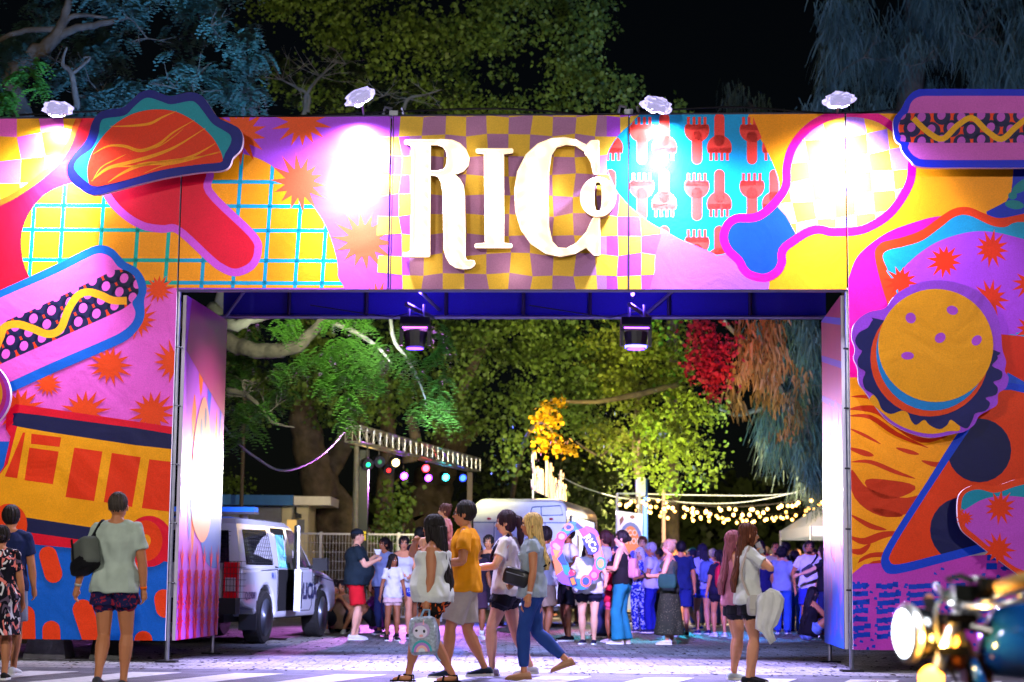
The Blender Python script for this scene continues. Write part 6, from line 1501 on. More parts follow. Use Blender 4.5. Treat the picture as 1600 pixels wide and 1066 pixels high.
M5 = person(727, 1056, 783, 178, 'man in mustard yellow t-shirt and glasses walking left and carrying a small child', 'b', ('short', '#17110E'), ('tee', '#E2920A'), ('shorts', '#A89E94'), '#1C2838', w=1.02, vox=VN, Y=18.7,
            feet=((.16, .07, 0), (-.2, -.07, .02)), hands=((.24, .2, 1.1), (.30, -.12, 1.12)), extra=glasses)
person(694, None, 789, 190, 'small child with pinkish hair carried on the arm of the man in yellow', 'd', ('bun', '#5E3A3A'), ('tee', '#C88890'), ('short', '#8A5A68'), 'none', fem=True, vox=.012, Y=18.9, h=1.02,
       pelvis=(0, 0, .55), feet=((.3, .1, .25), (.3, -.1, .25)), hands=((.2, .1, .9), (.2, -.1, .9))).get('root').location.z = .95
M7 = person(792, 1046, 798, 176, 'woman in oversized white t-shirt and black shorts with purple tinted ponytail walking left', 'd', ('pony', '#2A1426'), ('tee', '#D6D2D8'), ('short', '#12121C'), '#D4D0DC', w=1.02, fem=True, vox=VN, Y=19.2,
            feet=((.14, .06, 0), (-.26, -.05, .02)), hands=((.34, .16, 1.1), (.36, -.1, 1.12)), hp=-4)
M8 = person(832, 1056, 802, 180, 'blonde woman in grey-blue blouse and rolled blue jeans striding left with a waist bag', 'b', ('half', '#C9A868'), ('blouse', '#96A4B0'), ('jeans', '#1E3A78'), '#A87C5C', w=1.0, fem=True, vox=VN, Y=18.6,
            feet=((.08, .06, 0), (-.36, -.04, .13)), hands=((.04, .25, .80), (.18, -.1, 1.0)), extra=band(0, '#C8C8D0', 'watch'), sole='#8A6040')
M9 = person(1168, 1062, 818, 4, 'young woman in white t-shirt drinking with white shoulder bag at her hip', 'a', ('long', '#5A2C1A'), ('tee', '#D2D4D0'), ('short', '#101018'), '#16161C', w=.92, fem=True, vox=VN, Y=18.2,
            feet=((.06, .08, 0), (-.02, -.1, 0)), hands=((.15, .04, 1.40), (.16, -.05, 1.36)), hy=0, elbows=((.6, .6, -.6), (.9, -.3, -.6)))
M10 = person(1146, 1054, 830, 10, 'girl with long pinkish hair and pink top standing behind the drinking woman', 'a', ('long', '#8A4A58'), ('tank', '#C07890'), ('short', '#14141E'), '#C8D0D8', w=.85, fem=True, vox=.01, Y=19.0,
             hands=((.05, .22, .8), (.0, -.24, .8)), extra=band(1, '#1C5CA0', 'blue_wristband'))
# ---- middle distance
MID = .013
M11 = person(556, 996, 826, 6, 'stout man in black t-shirt, red shorts and dark cap eating from his hand', 'd', ('cap', '#18222C'), ('tee', '#16242C'), ('shorts', '#C01420'), '#D8D4D8', w=1.28, belly=1.0, vox=MID, hands=((.30, .16, 1.30), (.32, -.1, 1.24)), Y=29.2)
person(614, 998, 866, -78, 'girl in white t-shirt and pale pink shorts with black boots', 'c', ('wavy', '#120C0C'), ('tee', '#CFCDD8'), ('short', '#C8A8A8'), '#14141A', w=.84, fem=True, vox=MID, hy=30, Y=29.0, socks='#14141A')
person(630, 992, 838, -84, 'smiling woman in white crop top and blue patterned shorts holding a phone', 'a', ('bun', '#140E10'), ('tank', '#C8CCE0'), ('short', bluepat), '#222226', fem=True, vox=MID, hands=((.24, .12, 1.05), (.26, -.06, 1.08)), Y=30.2)
person(600, 985, 840, -120, 'person in light blue t-shirt with high ponytail behind the smiling woman', 'b', ('pony', '#120D12'), ('tee', '#8FA0D0'), ('jeans', '#28305C'), '#333344', fem=True, vox=MID, hy=-20, Y=31.8)
person(655, 984, 824, 80, 'man in dark navy t-shirt seen from behind left of the long haired woman', 'b', ('short', '#0F0C0C'), ('tee', '#141828'), ('shorts', '#1A1C28'), '#18181E', vox=MID, Y=31.5)
person(763, 990, 836, -96, 'woman in black dress holding a small blue bag between the walkers', 'b', ('pony', '#16100F'), ('dress', '#14101A'), ('miniskirt', '#14101A'), '#C8C4C8', fem=True, vox=MID, Y=30.2, hands=((.1, .2, .85), (.12, -.24, .92)), socks='#D8D8DC')
person(745, 992, 850, -70, 'child in dark clothes and white socks half hidden behind the man in yellow', 'c', ('short', '#17110E'), ('tee', '#2A2030'), ('shorts', '#3A2638'), '#DCDCE0', w=.9, vox=MID, Y=30.0, socks='#D8D8DC')
person(851, 996, 824, 30, 'young man with curly hair in grey printed t-shirt and tan shorts facing right', 'c', ('curly', '#120D0C'), ('tee', '#A8A4B4'), ('shorts', '#A08470'), '#14141C', vox=MID, Y=28.9, hands=((.24, .2, 1.05), (.28, -.12, 1.1)))
M19 = person(888, 994, 822, 200, 'bearded man in white t-shirt and black shorts standing behind the photo frame', 'c', ('short', '#100C0C'), ('tee', '#C4C8D4'), ('shorts', '#12121C'), '#14141C', vox=MID, extra=beard, Y=29.6, hands=((.22, .25, 1.12), (.2, -.2, 1.1)))
M20 = person(920, 1000, 846, -104, 'stout woman in white t-shirt and black shorts posing through a cardboard photo frame', 'd', ('long', '#24161A'), ('tee', '#D8D8E6'), ('short', '#12122A'), '#1A1A38', w=1.26, belly=.7, fem=True, vox=MID, Y=28.4, hands=((.24, .34, 1.02), (.24, -.30, 1.0)))
person(955, 994, 878, 165, 'little girl in red top and pink shorts raising one hand to her face', 'c', ('bun', '#1A100E'), ('tee', '#C81E3C'), ('short', '#D84A78'), '#C8BCC0', w=.85, fem=True, vox=MID, Y=29.4, hands=((.26, .1, 1.35), (.1, -.2, 1.1)))
person(962, None, 850, 200, 'child in vivid blue top held up beside the woman in teal jeans', 'a', ('short', '#14143C'), ('tee', '#1420B8'), ('short', '#181878'), '#222266', w=.85, vox=MID, Y=29.6, h=1.0,
       hands=((.12, .3, 1.35), (.12, -.2, 1.2)), pelvis=(0, 0, .8)).get('root').location.z = .58
person(946, 985, 829, 150, 'woman in white t-shirt with tied back hair looking left behind the children', 'a', ('pony', '#3A201C'), ('tee', '#B8BCD8'), ('pants', '#333A70'), '#2A2A44', fem=True, w=.95, vox=MID, Y=31.6)
M23 = person(972, 998, 829, 160, 'tall woman in black tank top and wide teal jeans with small pink backpack', 'd', ('lowbun', '#18100F'), ('tank', '#141218'), ('wide', '#1C7088'), '#D8C8BC', fem=True, vox=MID, Y=28.6, hy=20, hands=((.26, .14, 1.16), (.24, -.14, 1.12)))
person(1000, 978, 856, -120, 'older white haired woman in blue patterned trousers facing the camera', 'd', ('bob', '#B8B4C4'), ('blouse', bluepat), ('pants', bluepat), '#3A3A60', fem=True, w=1.1, vox=MID, Y=34.6)
person(1018, 976, 848, 170, 'older grey haired man in white shirt and blue trousers turning left', 'b', ('short', '#9C9AA8'), ('polo', '#C4C4E4'), ('pants', '#1C2490'), '#2A2A50', vox=MID, Y=34.4, w=1.1, hands=((.25, .15, 1.05), (.2, -.15, 1.0)))
person(1004, 972, 838, -100, 'man with red hair looking over from behind the older couple', 'd', ('short', '#5A2A1C'), ('tee', '#5A5CC0'), ('pants', '#2A2C70'), '#222244', vox=.016, Y=36.2)
M25 = person(1046, 1000, 843, 168, 'woman in olive top and long speckled green skirt reading her phone', 'a', ('bun', '#8A6848'), ('tank', '#3A3E30'), ('longskirt', dots), '#D0CCD0', fem=True, vox=MID, Y=28.6, hands=((.30, .08, 1.12), (.30, -.08, 1.10)))
person(1064, 984, 846, 96, 'man in navy t-shirt and navy shorts seen from behind beside the long skirt', 'b', ('short', '#100D14'), ('tee', '#142050'), ('shorts', '#182464'), '#14141C', vox=MID, Y=32.6)
person(1082, 972, 858, 200, 'man in bluish shirt stepping forward in the crowd left of the denim backpack', 'b', ('short', '#141428'), ('tee', '#3A48B8'), ('shorts', '#2030A0'), '#2030A0', vox=.016, Y=35.6, feet=((.2, .08, 0), (-.2, -.08, .03)))
M27 = person(1098, 978, 850, 110, 'woman with long dark hair, pale top and denim backpack', 'a', ('long', '#14102A'), ('tee', '#9098D8'), ('short', '#3C54C0'), '#2A2A60', fem=True, vox=MID, Y=34.0)
M28 = person(1124, 984, 860, 105, 'woman in black t-shirt with dark ponytail wearing a red backpack', 'b', ('pony', '#120E14'), ('tee', '#1A1630'), ('short', '#101020'), '#C8C8DC', fem=True, w=1.02, vox=MID, Y=32.8)
M31 = person(1265, 978, 845, -100, 'man in white shirt with sling bag across the chest near the right reveal', 'b', ('short', '#1E1818'), ('polo', '#D8D4E8'), ('shorts', '#2A34A8'), '#333366', vox=MID, Y=34.0, extra=beard, hands=((.28, .2, 1.05), (.16, -.28, 1.0)))
person(1222, 976, 855, 70, 'young man in loose blue-grey t-shirt and blue jeans seen from behind', 'a', ('curly', '#14121C'), ('tee', '#8090C0'), ('pants', '#2C54B8'), '#283C98', vox=MID, Y=34.8)
person(1242, 972, 862, 60, 'person in pale t-shirt and jeans between the blue-grey shirt and the sling bag man', 'a', ('curly', '#16121C'), ('tee', '#B8B4CC'), ('pants', '#2C54B8'), '#283C98', vox=.016, Y=35.8, w=.95)
person(1212, 970, 848, -85, 'bearded man in cream shirt with hand at his chin at the back of the crowd', 'b', ('buzz', '#2A1A14'), ('polo', '#B8BCA0'), ('shorts', '#A09078'), '#333344', vox=MID, Y=37.4, extra=beard, hands=((.16, .02, 1.42), (.1, -.2, 1.1)))
person(1190, 976, 858, 95, 'man in dark navy top seen from behind right of the drinking woman', 'b', ('short', '#15101A'), ('tee', '#1A1C54'), ('shorts', '#1C1E60'), '#1E1E44', vox=.016, Y=34.8)
person(1288, 982, 852, 170, 'woman in black t-shirt reaching an arm out at the right reveal', 'd', ('half', '#2A1410'), ('tee', '#161420'), ('pants', '#182050'), '#222233', fem=True, vox=MID, Y=33.2, hands=((.48, .1, 1.16), (.1, -.2, 1.0)))
person(1300, 975, 858, 200, 'man with glasses in dark shirt close to the right reveal', 'd', ('short', '#5A3A28'), ('tee', '#1C1C30'), ('pants', '#141C44'), '#222233', vox=.016, Y=35.0, extra=glasses)
M30 = person(1262, 992, None, 20, 'woman in black top and denim shorts sitting on the ground with long dark hair', 'b', ('long', '#0E0A10'), ('tank', '#121018'), ('short', '#6A84C8'), '#C8C8D8', fem=True, vox=MID, Y=31.5, h=1.66, pelvis=(0, 0, .13),
             feet=((.42, .2, .0), (.5, -.16, 0)), hands=((.42, .16, .42), (.45, -.08, .5)), lean=.15, hp=-10, knees=((.2, .6, 1), (.2, -.6, 1)))
# seated group left behind the cap man
for k, (x, Y_, f, hc, tc, lb) in enumerate(((522, 33.5, -60, '#1A1214', '#A8B4C4', 'person in pale t-shirt sitting on the ground eating by the truck wheel'), (536, 32.6, -100, '#140E10', '#8C6A58', 'dark haired person in brown top sitting on the ground left of the cap man'),
        (592, 33.0, 180, '#180F18', '#7A3090', 'person in purple top sitting behind the black truss mast'), (508, 34.2, -20, '#1A1214', '#2A2430', 'person in dark clothes sitting nearest the truck front wheel'))):
    person(x, None, None, f, lb, 'b', ('short' if k % 2 else 'pony', hc), ('tee', tc), ('shorts', '#20242C'), '#D0D0D4', vox=.016, Y=Y_, h=1.68, pelvis=(0, 0, .14), feet=((.45, .16, 0), (.42, -.18, 0)), hands=((.32, .08, .62), (.34, -.05, .6)), lean=.1, hp=-12, knees=((.2, .5, 1), (.2, -.5, 1)), group='people sitting on the ground')
# ---- far crowd
rr = random.Random(21)
hcs = [('short', '#15101A', 'dark short hair'), ('long', '#1C1220', 'long dark hair'), ('short', '#8A8090', 'grey hair'), ('half', '#9A7C50', 'blonde hair'), ('curly', '#1A1216', 'curly hair'), ('bun', '#2C1A18', 'hair in a bun'), ('buzz', '#2A1C18', 'shaved hair'), ('short', '#7A3C20', 'reddish hair')]
tcs = [('#C4C6DC', 'white'), ('#2434A0', 'blue'), ('#1C1C2C', 'black'), ('#A02838', 'red'), ('#9AA8C8', 'pale blue'), ('#B8A878', 'cream'), ('#6A3C90', 'purple'), ('#3C7A70', 'teal')]
FARX = [1030, 1052, 1076, 1090, 1108, 1132, 1146, 1156, 1178, 1198, 1206, 1228, 1236, 1250, 1276, 1284, 1296, 1062, 1116, 1188, 1218, 1256, 895, 868, 975, 990, 1100, 1140, 1170, 1240, 1040, 1068, 1084, 1124, 1152, 1184, 1208, 1232, 1262, 1290, 1020, 1114, 1160, 1222, 1272, 1246]
land = ['left of the brown mast', 'under the second bulb string', 'behind the navy shirted man', 'behind the denim backpack', 'right of the denim backpack', 'behind the red backpack', 'left of the pink haired girl', 'behind the drinking woman', 'right of the drinking woman', 'left of the chin holding man', 'behind the chin holding man', 'behind the blue-grey shirt', 'between the curly heads', 'left of the sling bag man', 'right of the sling bag man', 'behind the reaching arm', 'by the tent leg']
for k, x in enumerate(FARX):
    hk, hc, hn = hcs[(k*5+k//8) % 8]; tc, tn = tcs[(k*3+k//7) % 8]; Yk = 38+(k*7 % 19)*.8; tall = rr.uniform(1.58, 1.82)
    wh = land[k % 17]; pos = 'deep in the crowd' if k < 17 else 'at the very back'
    person(x, None, None, rr.choice((-90, -60, -120, 90, 60, 120, 180, 0)), '%s person in %s top %s%s' % (hn.replace(' hair', ' haired').replace('haired in a bun', 'bun haired'), tn, wh, ('', ', farther back', ', farthest row')[min(2, k//17)]), rr.choice('abcd'), (hk, hc), ('tee', tc), (rr.choice(('shorts', 'jeans', 'pants')), rr.choice(('#20306C', '#14141C', '#3A4C9C', '#8C7C68'))), '#333340',
           fem=hk in ('long', 'half', 'bun'), vox=.022, Y=Yk, h=tall, group='people in the far crowd')
# ================================================================== carried things
def oriented(fwv, up=V3(0, 0, 1)):
    s = up.cross(fwv).normalized(); u = fwv.cross(s).normalized(); return Matrix((fwv, s, u)).transposed()
def softbox(b, c, size, rot, k=.22, n=20):
    """rounded cushion-like box lofted along its vertical"""
    R_ = []
    for t, f in ((-1, .72), (-.93, .9), (-.7, 1), (0, 1.04), (.6, .98), (.88, .88), (1, .6)):
        rg = []
        for j in range(n):
            a = 2*math.pi*j/n; cx, sy = math.cos(a), math.sin(a)
            rg.append(Vector(c)+rot @ V3(size[0]/2*f*math.copysign(abs(cx)**.5, cx), size[1]/2*f*math.copysign(abs(sy)**.5, sy), size[2]/2*t))
        R_.append(rg)
    return b.loft(R_)
def strap(b, pts, w=.014): return b.tube(smooth_loop([tuple(p) for p in pts], 6, False), w, 6)
# shoulder bag of the walking man (hangs under the left arm)
c = M3['P']+M3['lf']*.24-M3['fw']*.10+V3(0, 0, .27); rt = oriented((M3['lf']+M3['fw']*-.9).normalized()) @ Matrix.Rotation(R(18), 3, 'X')
b = MB().use(cloth('#5C625C')); softbox(b, c, (.17, .34, .26), rt); bag = b.build('shoulder_bag', smooth=True, label='grey and black roll top bag hanging under the walking man\'s left arm', cat='bag')
child(softbox(MB().use(cloth('#101014')), c-V3(0, 0, .085), (.18, .35, .14), rt), 'base_panel', bag, smooth=True)
child(MB().use(cloth('#101014')).box(c+rt @ V3(.09, -.06, .03), (.01, .025, .24), rt), 'buckle_strap', bag)
child(strap(MB().use(cloth('#0C0C10')), [c+rt @ V3(0, .13, .1), M3['S'][0]-M3['fw']*.11-V3(0, 0, .06), M3['S'][0]+V3(0, 0, .075)-M3['lf']*.045, M3['S'][0]+M3['fw']*.1-V3(0, 0, .1)], .02), 'strap', bag, smooth=True)
# child's unicorn backpack
hc = M4['H0']; c = hc+V3(-.02, -.03, -.27); rt = oriented(V3(-.25, -1, 0).normalized()) @ Matrix.Rotation(R(4), 3, 'X')
b = MB().use(mat('silver_sequin', '#A6B4C0', rough=.28, metal=.45, var=.35, vscale=40, bump=.6, bscale=160)); softbox(b, c, (.12, .27, .36), rt); ub_ = b.build('child_backpack', smooth=True, label='small silvery backpack with pastel unicorn and rainbow print carried low by its handle', cat='backpack')
b = MB().use(cloth('#88A8C8')); b.tube([c+V3(-.03, 0, .17), hc+V3(-.02, -.01, -.03), hc+V3(.03, -.01, -.03), c+V3(.05, 0, .17)], .011, 6); child(b, 'handle', ub_)
def bpf(pts, k): return [c+rt @ V3(.066+.0015*k, -x, z) for x, z in pts]
b = MB()
for k, (col, pts) in enumerate((('#B8A0D0', ell(.0, .05, .085, .075, 18)), ('#D8D4E8', ell(.01, .035, .07, .06, 18)), ('#E8A8B8', [(-.035, .1), (-.015, .1), (-.03, .165)]), ('#B890C8', [(.03, .09), (.06, .085), (.055, .14)]), ('#1C1C30', ell(-.03, .04, .012, .016, 12)), ('#1C1C30', ell(.045, .05, .014, .012, 12)),
       ('#E0A0A0', ell(.0, .0, .02, .012, 12)), ('#2CA0A8', clip(ell(.0, -.15, .1, .11, 24), uvr(-.2, -.15, .2, .1))), ('#A870C0', clip(ell(.0, -.15, .08, .088, 24), uvr(-.2, -.15, .2, .1))), ('#E8B0A8', clip(ell(.0, -.15, .058, .062, 24), uvr(-.2, -.15, .2, .1))), ('#C8D4E0', clip(ell(.0, -.15, .034, .036, 24), uvr(-.2, -.15, .2, .1))))):
    b.use(mat('backpack_print_'+col.strip('#'), col, rough=.4)).add(bpf(pts, k+1), [tuple(range(len(pts)))])
child(b, 'unicorn_print', ub_, fixn=False)
b = MB().use(cloth('#88A8C8')); strap(b, [c+V3(.1, .05, .15), c+V3(.15, .05, 0), c+V3(.12, .06, -.17), c+V3(.16, .05, -.24)], .012); child(b, 'shoulder_strap', ub_)
# waist bag on blonde woman
c = M8['P']+M8['fw']*.16+V3(0, -.1, .14)+M8['lf']*.02; rt = oriented(V3(-.5, -1, 0).normalized()) @ Matrix.Rotation(R(-14), 3, 'X')
b = MB().use(mat('black_leather', '#0C0C12', rough=.35)); softbox(b, c, (.09, .28, .17), rt); wb2 = b.build('waist_bag', smooth=True, label='black leather waist bag worn crossbody by the blonde woman', cat='bag')
child(MB().use(ALU).box(c+rt @ V3(.05, 0, .03), (.006, .2, .008), rt), 'zip', wb2)
child(strap(MB().use(cloth('#0C0C12')), [c+V3(.1, 0, .06), M8['P']+V3(.16, -.05, .28), M8['N']+V3(.1, .04, -.08), M8['N']+V3(-.02, .0, .02)], .012), 'strap', wb2)
c = M7['P']+V3(.0, -.15, .38); child(strap(MB().use(cloth('#2A2440')), [c+V3(-.14, 0, .02), c+V3(.02, 0, .18)], .02), 'strap', tag(strap(MB().use(cloth('#1A1830')), [M7['N']+V3(-.08, -.09, -.03), M7['P']+V3(-.16, -.1, .34), M7['P']+V3(-.15, -.12, .2)], .018).build('neck_scarf', smooth=True), 'dark scarf hanging down the front of the woman in the oversized white t-shirt', 'scarf'))
# white shoulder bag and jacket
c = M9['P']+V3(.10, -.17, -.06); rt = oriented(V3(.15, -1, 0).normalized())
b = MB().use(mat('cream_leather', '#B4AFA6', rough=.5)); softbox(b, c, (.12, .26, .2), rt); wb3 = b.build('shoulder_bag', smooth=True, label='cream leather bag on a long strap at the drinking woman\'s hip', cat='bag')
child(MB().use(mat('cream_leather', '#B4AFA6')).box(c+rt @ V3(.058, 0, .03), (.012, .25, .13), rt), 'flap', wb3)
child(strap(MB().use(mat('strap_tan', '#B8A89C', rough=.6)), [c+V3(-.11, 0, .09), M9['P']+V3(-.08, -.16, .25), M9['S'][1]+V3(-.01, -.03, .07)], .013), 'strap', wb3)
b = MB().use(cloth('#D2D2CE')); c2 = c+V3(.13, -.06, -.02)
R_ = []; c2 = c+V3(.06, -.085, .02)
for t, wd, dp in ((0, .03, .03), (.06, .10, .05), (.2, .135, .055), (.38, .125, .06), (.55, .115, .055), (.7, .10, .05), (.78, .05, .04), (.85, .04, .03), (1, .03, .015)):
    tail = .055*max(0, (t-.7)/.3)
    R_.append([c2+V3(tail+.02*math.sin(t*6)+wd*math.cos(a)*(1+.10*math.sin(a*7+t*4)), dp*math.sin(a)*(1+.35*math.sin(a*8+t*5)), .13-t*.5+.02*math.cos(a)) for a in [2*math.pi*j/36 for j in range(36)]])
b.loft(R_); b.build('jacket', smooth=True, label='crumpled white jacket draped over the drinking woman\'s bag', cat='jacket')
c = M9['H0']+V3(.0, -.02, .02); MB().use(mat('clear_cup', '#D8DCE4', rough=.15, trans=.5)).tube([c+V3(-.02, 0, .05), c+V3(.03, 0, -.05)], [.03, .024], 12).build('plastic_cup', label='small clear cup held to the drinking woman\'s mouth', cat='cup')
c = M11['H0']+V3(0, -.03, .02); b = MB().use(mat('paper_white', '#D8DCE0', rough=.6)); b.loft([[c+V3(x*k, y*k, z) for x, y in ((.05, .03), (-.05, .03), (-.05, -.03), (.05, -.03))] for z, k in ((-.03, .6), (.05, 1.1))]); b.build('paper_cup', label='small white paper cup in the raised hand of the cap man', cat='cup')
def phone(c, d, label): 
    rt = oriented(Vector(d).normalized()); b = MB().use(BLK); b.box(c, (.01, .075, .15), rt); o = b.build('phone', label=label, cat='phone'); child(MB().use(mat('phone_screen', '#A0C0FF', emit='#A8C8FF', estr=1.0)).box(Vector(c)+rt @ V3(.0055, 0, 0), (.002, .066, .138), rt), 'screen', o)
phone(M25['H0']+V3(-.05, 0, .03), (.8, .2, .6), 'dark phone held by the woman in the long skirt')
def backpack(Jp, col, label, sz=(.14, .27, .38), dz=.28, off=.19):
    c = Jp['P']-Jp['fw']*off*Jp['s']+V3(0, 0, dz*Jp['s']); rt = oriented(-Jp['fw']); m_ = cloth(col) if isinstance(col, str) else col
    o = softbox(MB().use(m_), c, sz, rt).build('backpack', smooth=True, label=label, cat='backpack')
    child(softbox(MB().use(m_), c+rt @ V3(sz[0]*.5, 0, -.07), (.07, sz[1]*.75, sz[2]*.42), rt), 'front_pocket', o, smooth=True)
    for i in (0, 1): child(strap(MB().use(m_), [c+V3(0, 0, sz[2]*.4)+rt @ V3(-.04, (i-.5)*-.2, 0), Jp['S'][i]+V3(0, 0, .07)-Jp['lf']*(.06 if i == 0 else -.06), Jp['S'][i]+Jp['fw']*.11-V3(0, 0, .1)-Jp['lf']*(.06 if i == 0 else -.06)], .016), 'strap', o)
    return o
backpack(M28, '#C01838', 'red backpack on the woman in black in the middle of the crowd')
backpack(M27, '#5468A8', 'denim blue backpack on the long haired woman in the pale top')
backpack(M23, '#B07888', 'small dusty pink backpack on the woman in teal jeans', (.13, .24, .3), .24, .18)
c = M25['P']+V3(-.05, -.22, .12); rt = oriented(V3(-.3, -1, 0).normalized()); o = softbox(MB().use(cloth('#1E4438')), c, (.12, .28, .22), rt).build('hand_bag', smooth=True, label='dark green bag hanging in front of the long speckled skirt', cat='bag')
child(strap(MB().use(cloth('#16302A')), [c+V3(.1, 0, .08), M25['N']+V3(.05, -.06, -.05), M25['N']+V3(.04, .1, .0)], .01), 'strap', o)
child(softbox(MB().use(cloth('#12201C')), c+V3(.02, 0, -.09), (.1, .2, .12), rt), 'lower_pouch', o, smooth=True)
c = M31['P']+M31['fw']*.17+V3(-.02, 0, .27); rt = oriented(M31['fw']); o = softbox(MB().use(cloth('#3A3C50')), c, (.08, .24, .17), rt @ Matrix.Rotation(R(35), 3, 'X')).build('sling_bag', smooth=True, label='dark sling bag strapped across the chest of the man in the white shirt', cat='bag')
child(strap(MB().use(cloth('#16182C')), [c+V3(-.1, 0, -.05), c+V3(.06, -.01, .12), M31['S'][0]+V3(-.05, -.1, .05), M31['S'][0]+V3(-.04, .02, .08)], .015), 'strap', o)
o = softbox(MB().use(mat('blue_bag', '#3C58B0', rough=.4)), at(776, 921, 30.0), (.08, .16, .24), oriented(V3(0, -1, 0))).build('hand_bag', smooth=True, label='small shiny blue bag held by the woman in the black dress', cat='bag')
child(strap(MB().use(cloth('#3C58B0')), [at(772, 911, 30.0), at(776, 903, 30.0), at(780, 911, 30.0)], .008), 'handle', o)
# photo frame made of food pictures
FC = Vector((0, 27.9, 0)); FR = empty('photo_frame', floor_at(912, 27.9), 'ring shaped cardboard selfie frame with food pictures held by the group', 'photo frame'); YF = 27.9
def fplate(b, col, pts, k, name=None):
    P = [at(x, y, YF) for x, y in pts]; d = V3(0, -.003*k, 0); n = len(P); b.use(mat('card_'+col.strip('#'), col, rough=.5)); b.add([p+d for p in P]+[p+d+V3(0, .012 if k == 0 else .002, 0) for p in P], [tuple(range(n)), tuple(range(2*n-1, n-1, -1))]+[(i, (i+1) % n, n+(i+1) % n, n+i) for i in range(n)])
f9 = lambda P_: [(850+x/8.2, 800+y/8.2) for x, y in P_]
ringo = []; ringi = []
for j in range(40):
    a = 2*math.pi*j/40; wv = 1+.05*math.sin(a*6); ringo.append((430+330*wv*math.cos(a), 560+430*wv*math.sin(a))); ringi.append((445+215*math.cos(a), 545+315*math.sin(a)))
b = MB().use(mat('card_E0507C', '#E0507C', rough=.5)); n = 40
for j in range(n):
    q = f9([ringo[j], ringo[(j+1) % n], ringi[(j+1) % n], ringi[j]]); P = [at(x, y, YF) for x, y in q]; b.use(mat(('card_ring_a', 'card_ring_b', 'card_ring_c', 'card_ring_d', 'card_ring_e')[(j//4*3) % 5], ('#E04A80', '#1878B8', '#E87838', '#1848C0', '#8C4CC8')[(j//4*3) % 5], rough=.5))
    b.add(P+[p+V3(0, .012, 0) for p in P], [(0, 1, 2, 3), (7, 6, 5, 4), (0, 4, 5, 1), (2, 6, 7, 3)])
child(b, 'ring_board', FR)
PL = [('hot_dog_picture', '#E05088', f9(capsule((130, 420), (190, 470), 52)), '#F8A0A0'), ('ice_cream_cone', '#E8A040', f9([(110, 480), (215, 490), (150, 590)]), None), ('taco_picture', '#E84A60', f9(ell(225, 315, 66, 62, 20)), '#F0A090'), ('shell_picture', '#1890A0', f9(ell(275, 250, 60, 34, 18)), None),
      ('pizza_picture', '#E89068', f9(ell(315, 195, 60, 48, 20)), '#1838B0'), ('cone_picture', '#E8B060', f9([(405, 120), (440, 80), (540, 170), (510, 205)]), None), ('berry_picture', '#1C3CB8', f9([(400, 170), (430, 130), (500, 215), (430, 215)]), None), ('candy_picture', '#B03CA0', f9([(440, 230), (520, 200), (565, 280), (500, 335)]), None),
      ('cone_picture', '#1848C8', f9([(170, 600), (240, 520), (300, 680), (230, 680)]), None), ('drink_picture', '#1890C0', f9(capsule((265, 670), (300, 770), 42)), None), ('tag_picture', '#D81848', f9([(310, 790), (340, 730), (400, 790), (350, 840)]), None), ('truck_picture', '#1C2860', f9([(310, 835), (385, 810), (430, 940), (360, 970)]), '#F08020'),
      ('ball_picture', '#E86848', f9(ell(535, 885, 72, 82, 20)), '#1848D0'), ('slice_picture', '#E03068', f9(ell(640, 810, 62, 66, 20)), '#E880C8'), ('drumstick_picture', '#1C8CB0', f9(ell(725, 660, 66, 90, 20)), '#F09040'), ('popcorn_picture', '#F07868', f9([(620, 520), (720, 470), (740, 570), (650, 610)]), None)]
for k, (nm, col, pts, ins) in enumerate(PL):
    b = MB(); fplate(b, col, pts, 2+k % 3)
    if ins:
        cx = sum(p[0] for p in pts)/len(pts); cy = sum(p[1] for p in pts)/len(pts); fplate(b, ins, [(cx+(x-cx)*.62, cy+(y-cy)*.62) for x, y in pts], 6)
    child(b, nm, FR)
b = MB(); fplate(b, '#102C78', f9([(478, 345), (500, 325), (590, 262), (650, 295), (708, 440), (700, 500), (640, 545), (570, 545), (540, 470)]), 7); nb_ = child(b, 'name_board', FR); nb_['label'] = 'navy board reading RICo'
v_, f_ = text_mesh('RICo', .155, .005, 0, .85); c = at(850+600/8.2, 800+402/8.2, YF-.03); cr, sr = math.cos(R(-57)), math.sin(R(-57))
b = MB().use(mat('card_white', '#E8E8F0', rough=.5)); b.add([(c.x+q[0]*cr-q[1]*sr, c.y-.004, c.z+q[0]*sr+q[1]*cr) for q in v_], f_); child(b, 'lettering', nb_, fixn=False)
# ================================================================== police pickup
pr_, pf_ = ground(403, 1006), ground(494, 992); hdg = (pf_-pr_); hdg = R(81.0)
fx_, lf_ = V3(math.cos(hdg), math.sin(hdg), 0), V3(-math.sin(hdg), math.cos(hdg), 0)
TK = empty('police_pickup', pr_-fx_*1.2+lf_*.84, 'white police pickup with canopy and one rear door open behind the left tower', 'police pickup', None, hdg); ORIG[TK.name] = V3(0, 0, 0)
cw = mat('pickup_white', '#C4C8D8', rough=.25, coat=.6, spec=.6); gls = mat('dark_glass', '#0A0E18', rough=.08, spec=.8); rub = mat('tyre_rubber', '#0B0B0D', rough=.85, bump=.5, bscale=60); pla = mat('dark_plastic', '#16181E', rough=.6)
def arc(cx, cz, r, a0, a1, n=12): return [(cx+r*math.cos(R(a0+(a1-a0)*i/n)), cz+r*math.sin(R(a0+(a1-a0)*i/n))) for i in range(n+1)]
prof = [(.02, .62), (.0, 1.0), (.03, 1.08), (1.7, 1.10), (3.7, 1.09), (4.25, 1.08), (4.8, 1.0), (5.15, .92), (5.26, .78), (5.28, .48), (4.92, .40)]+arc(4.42, .40, .45, 0, 180)+[(3.92, .36), (1.72, .36)]+arc(1.2, .40, .45, 0, 180)+[(.62, .5), (.2, .55)]
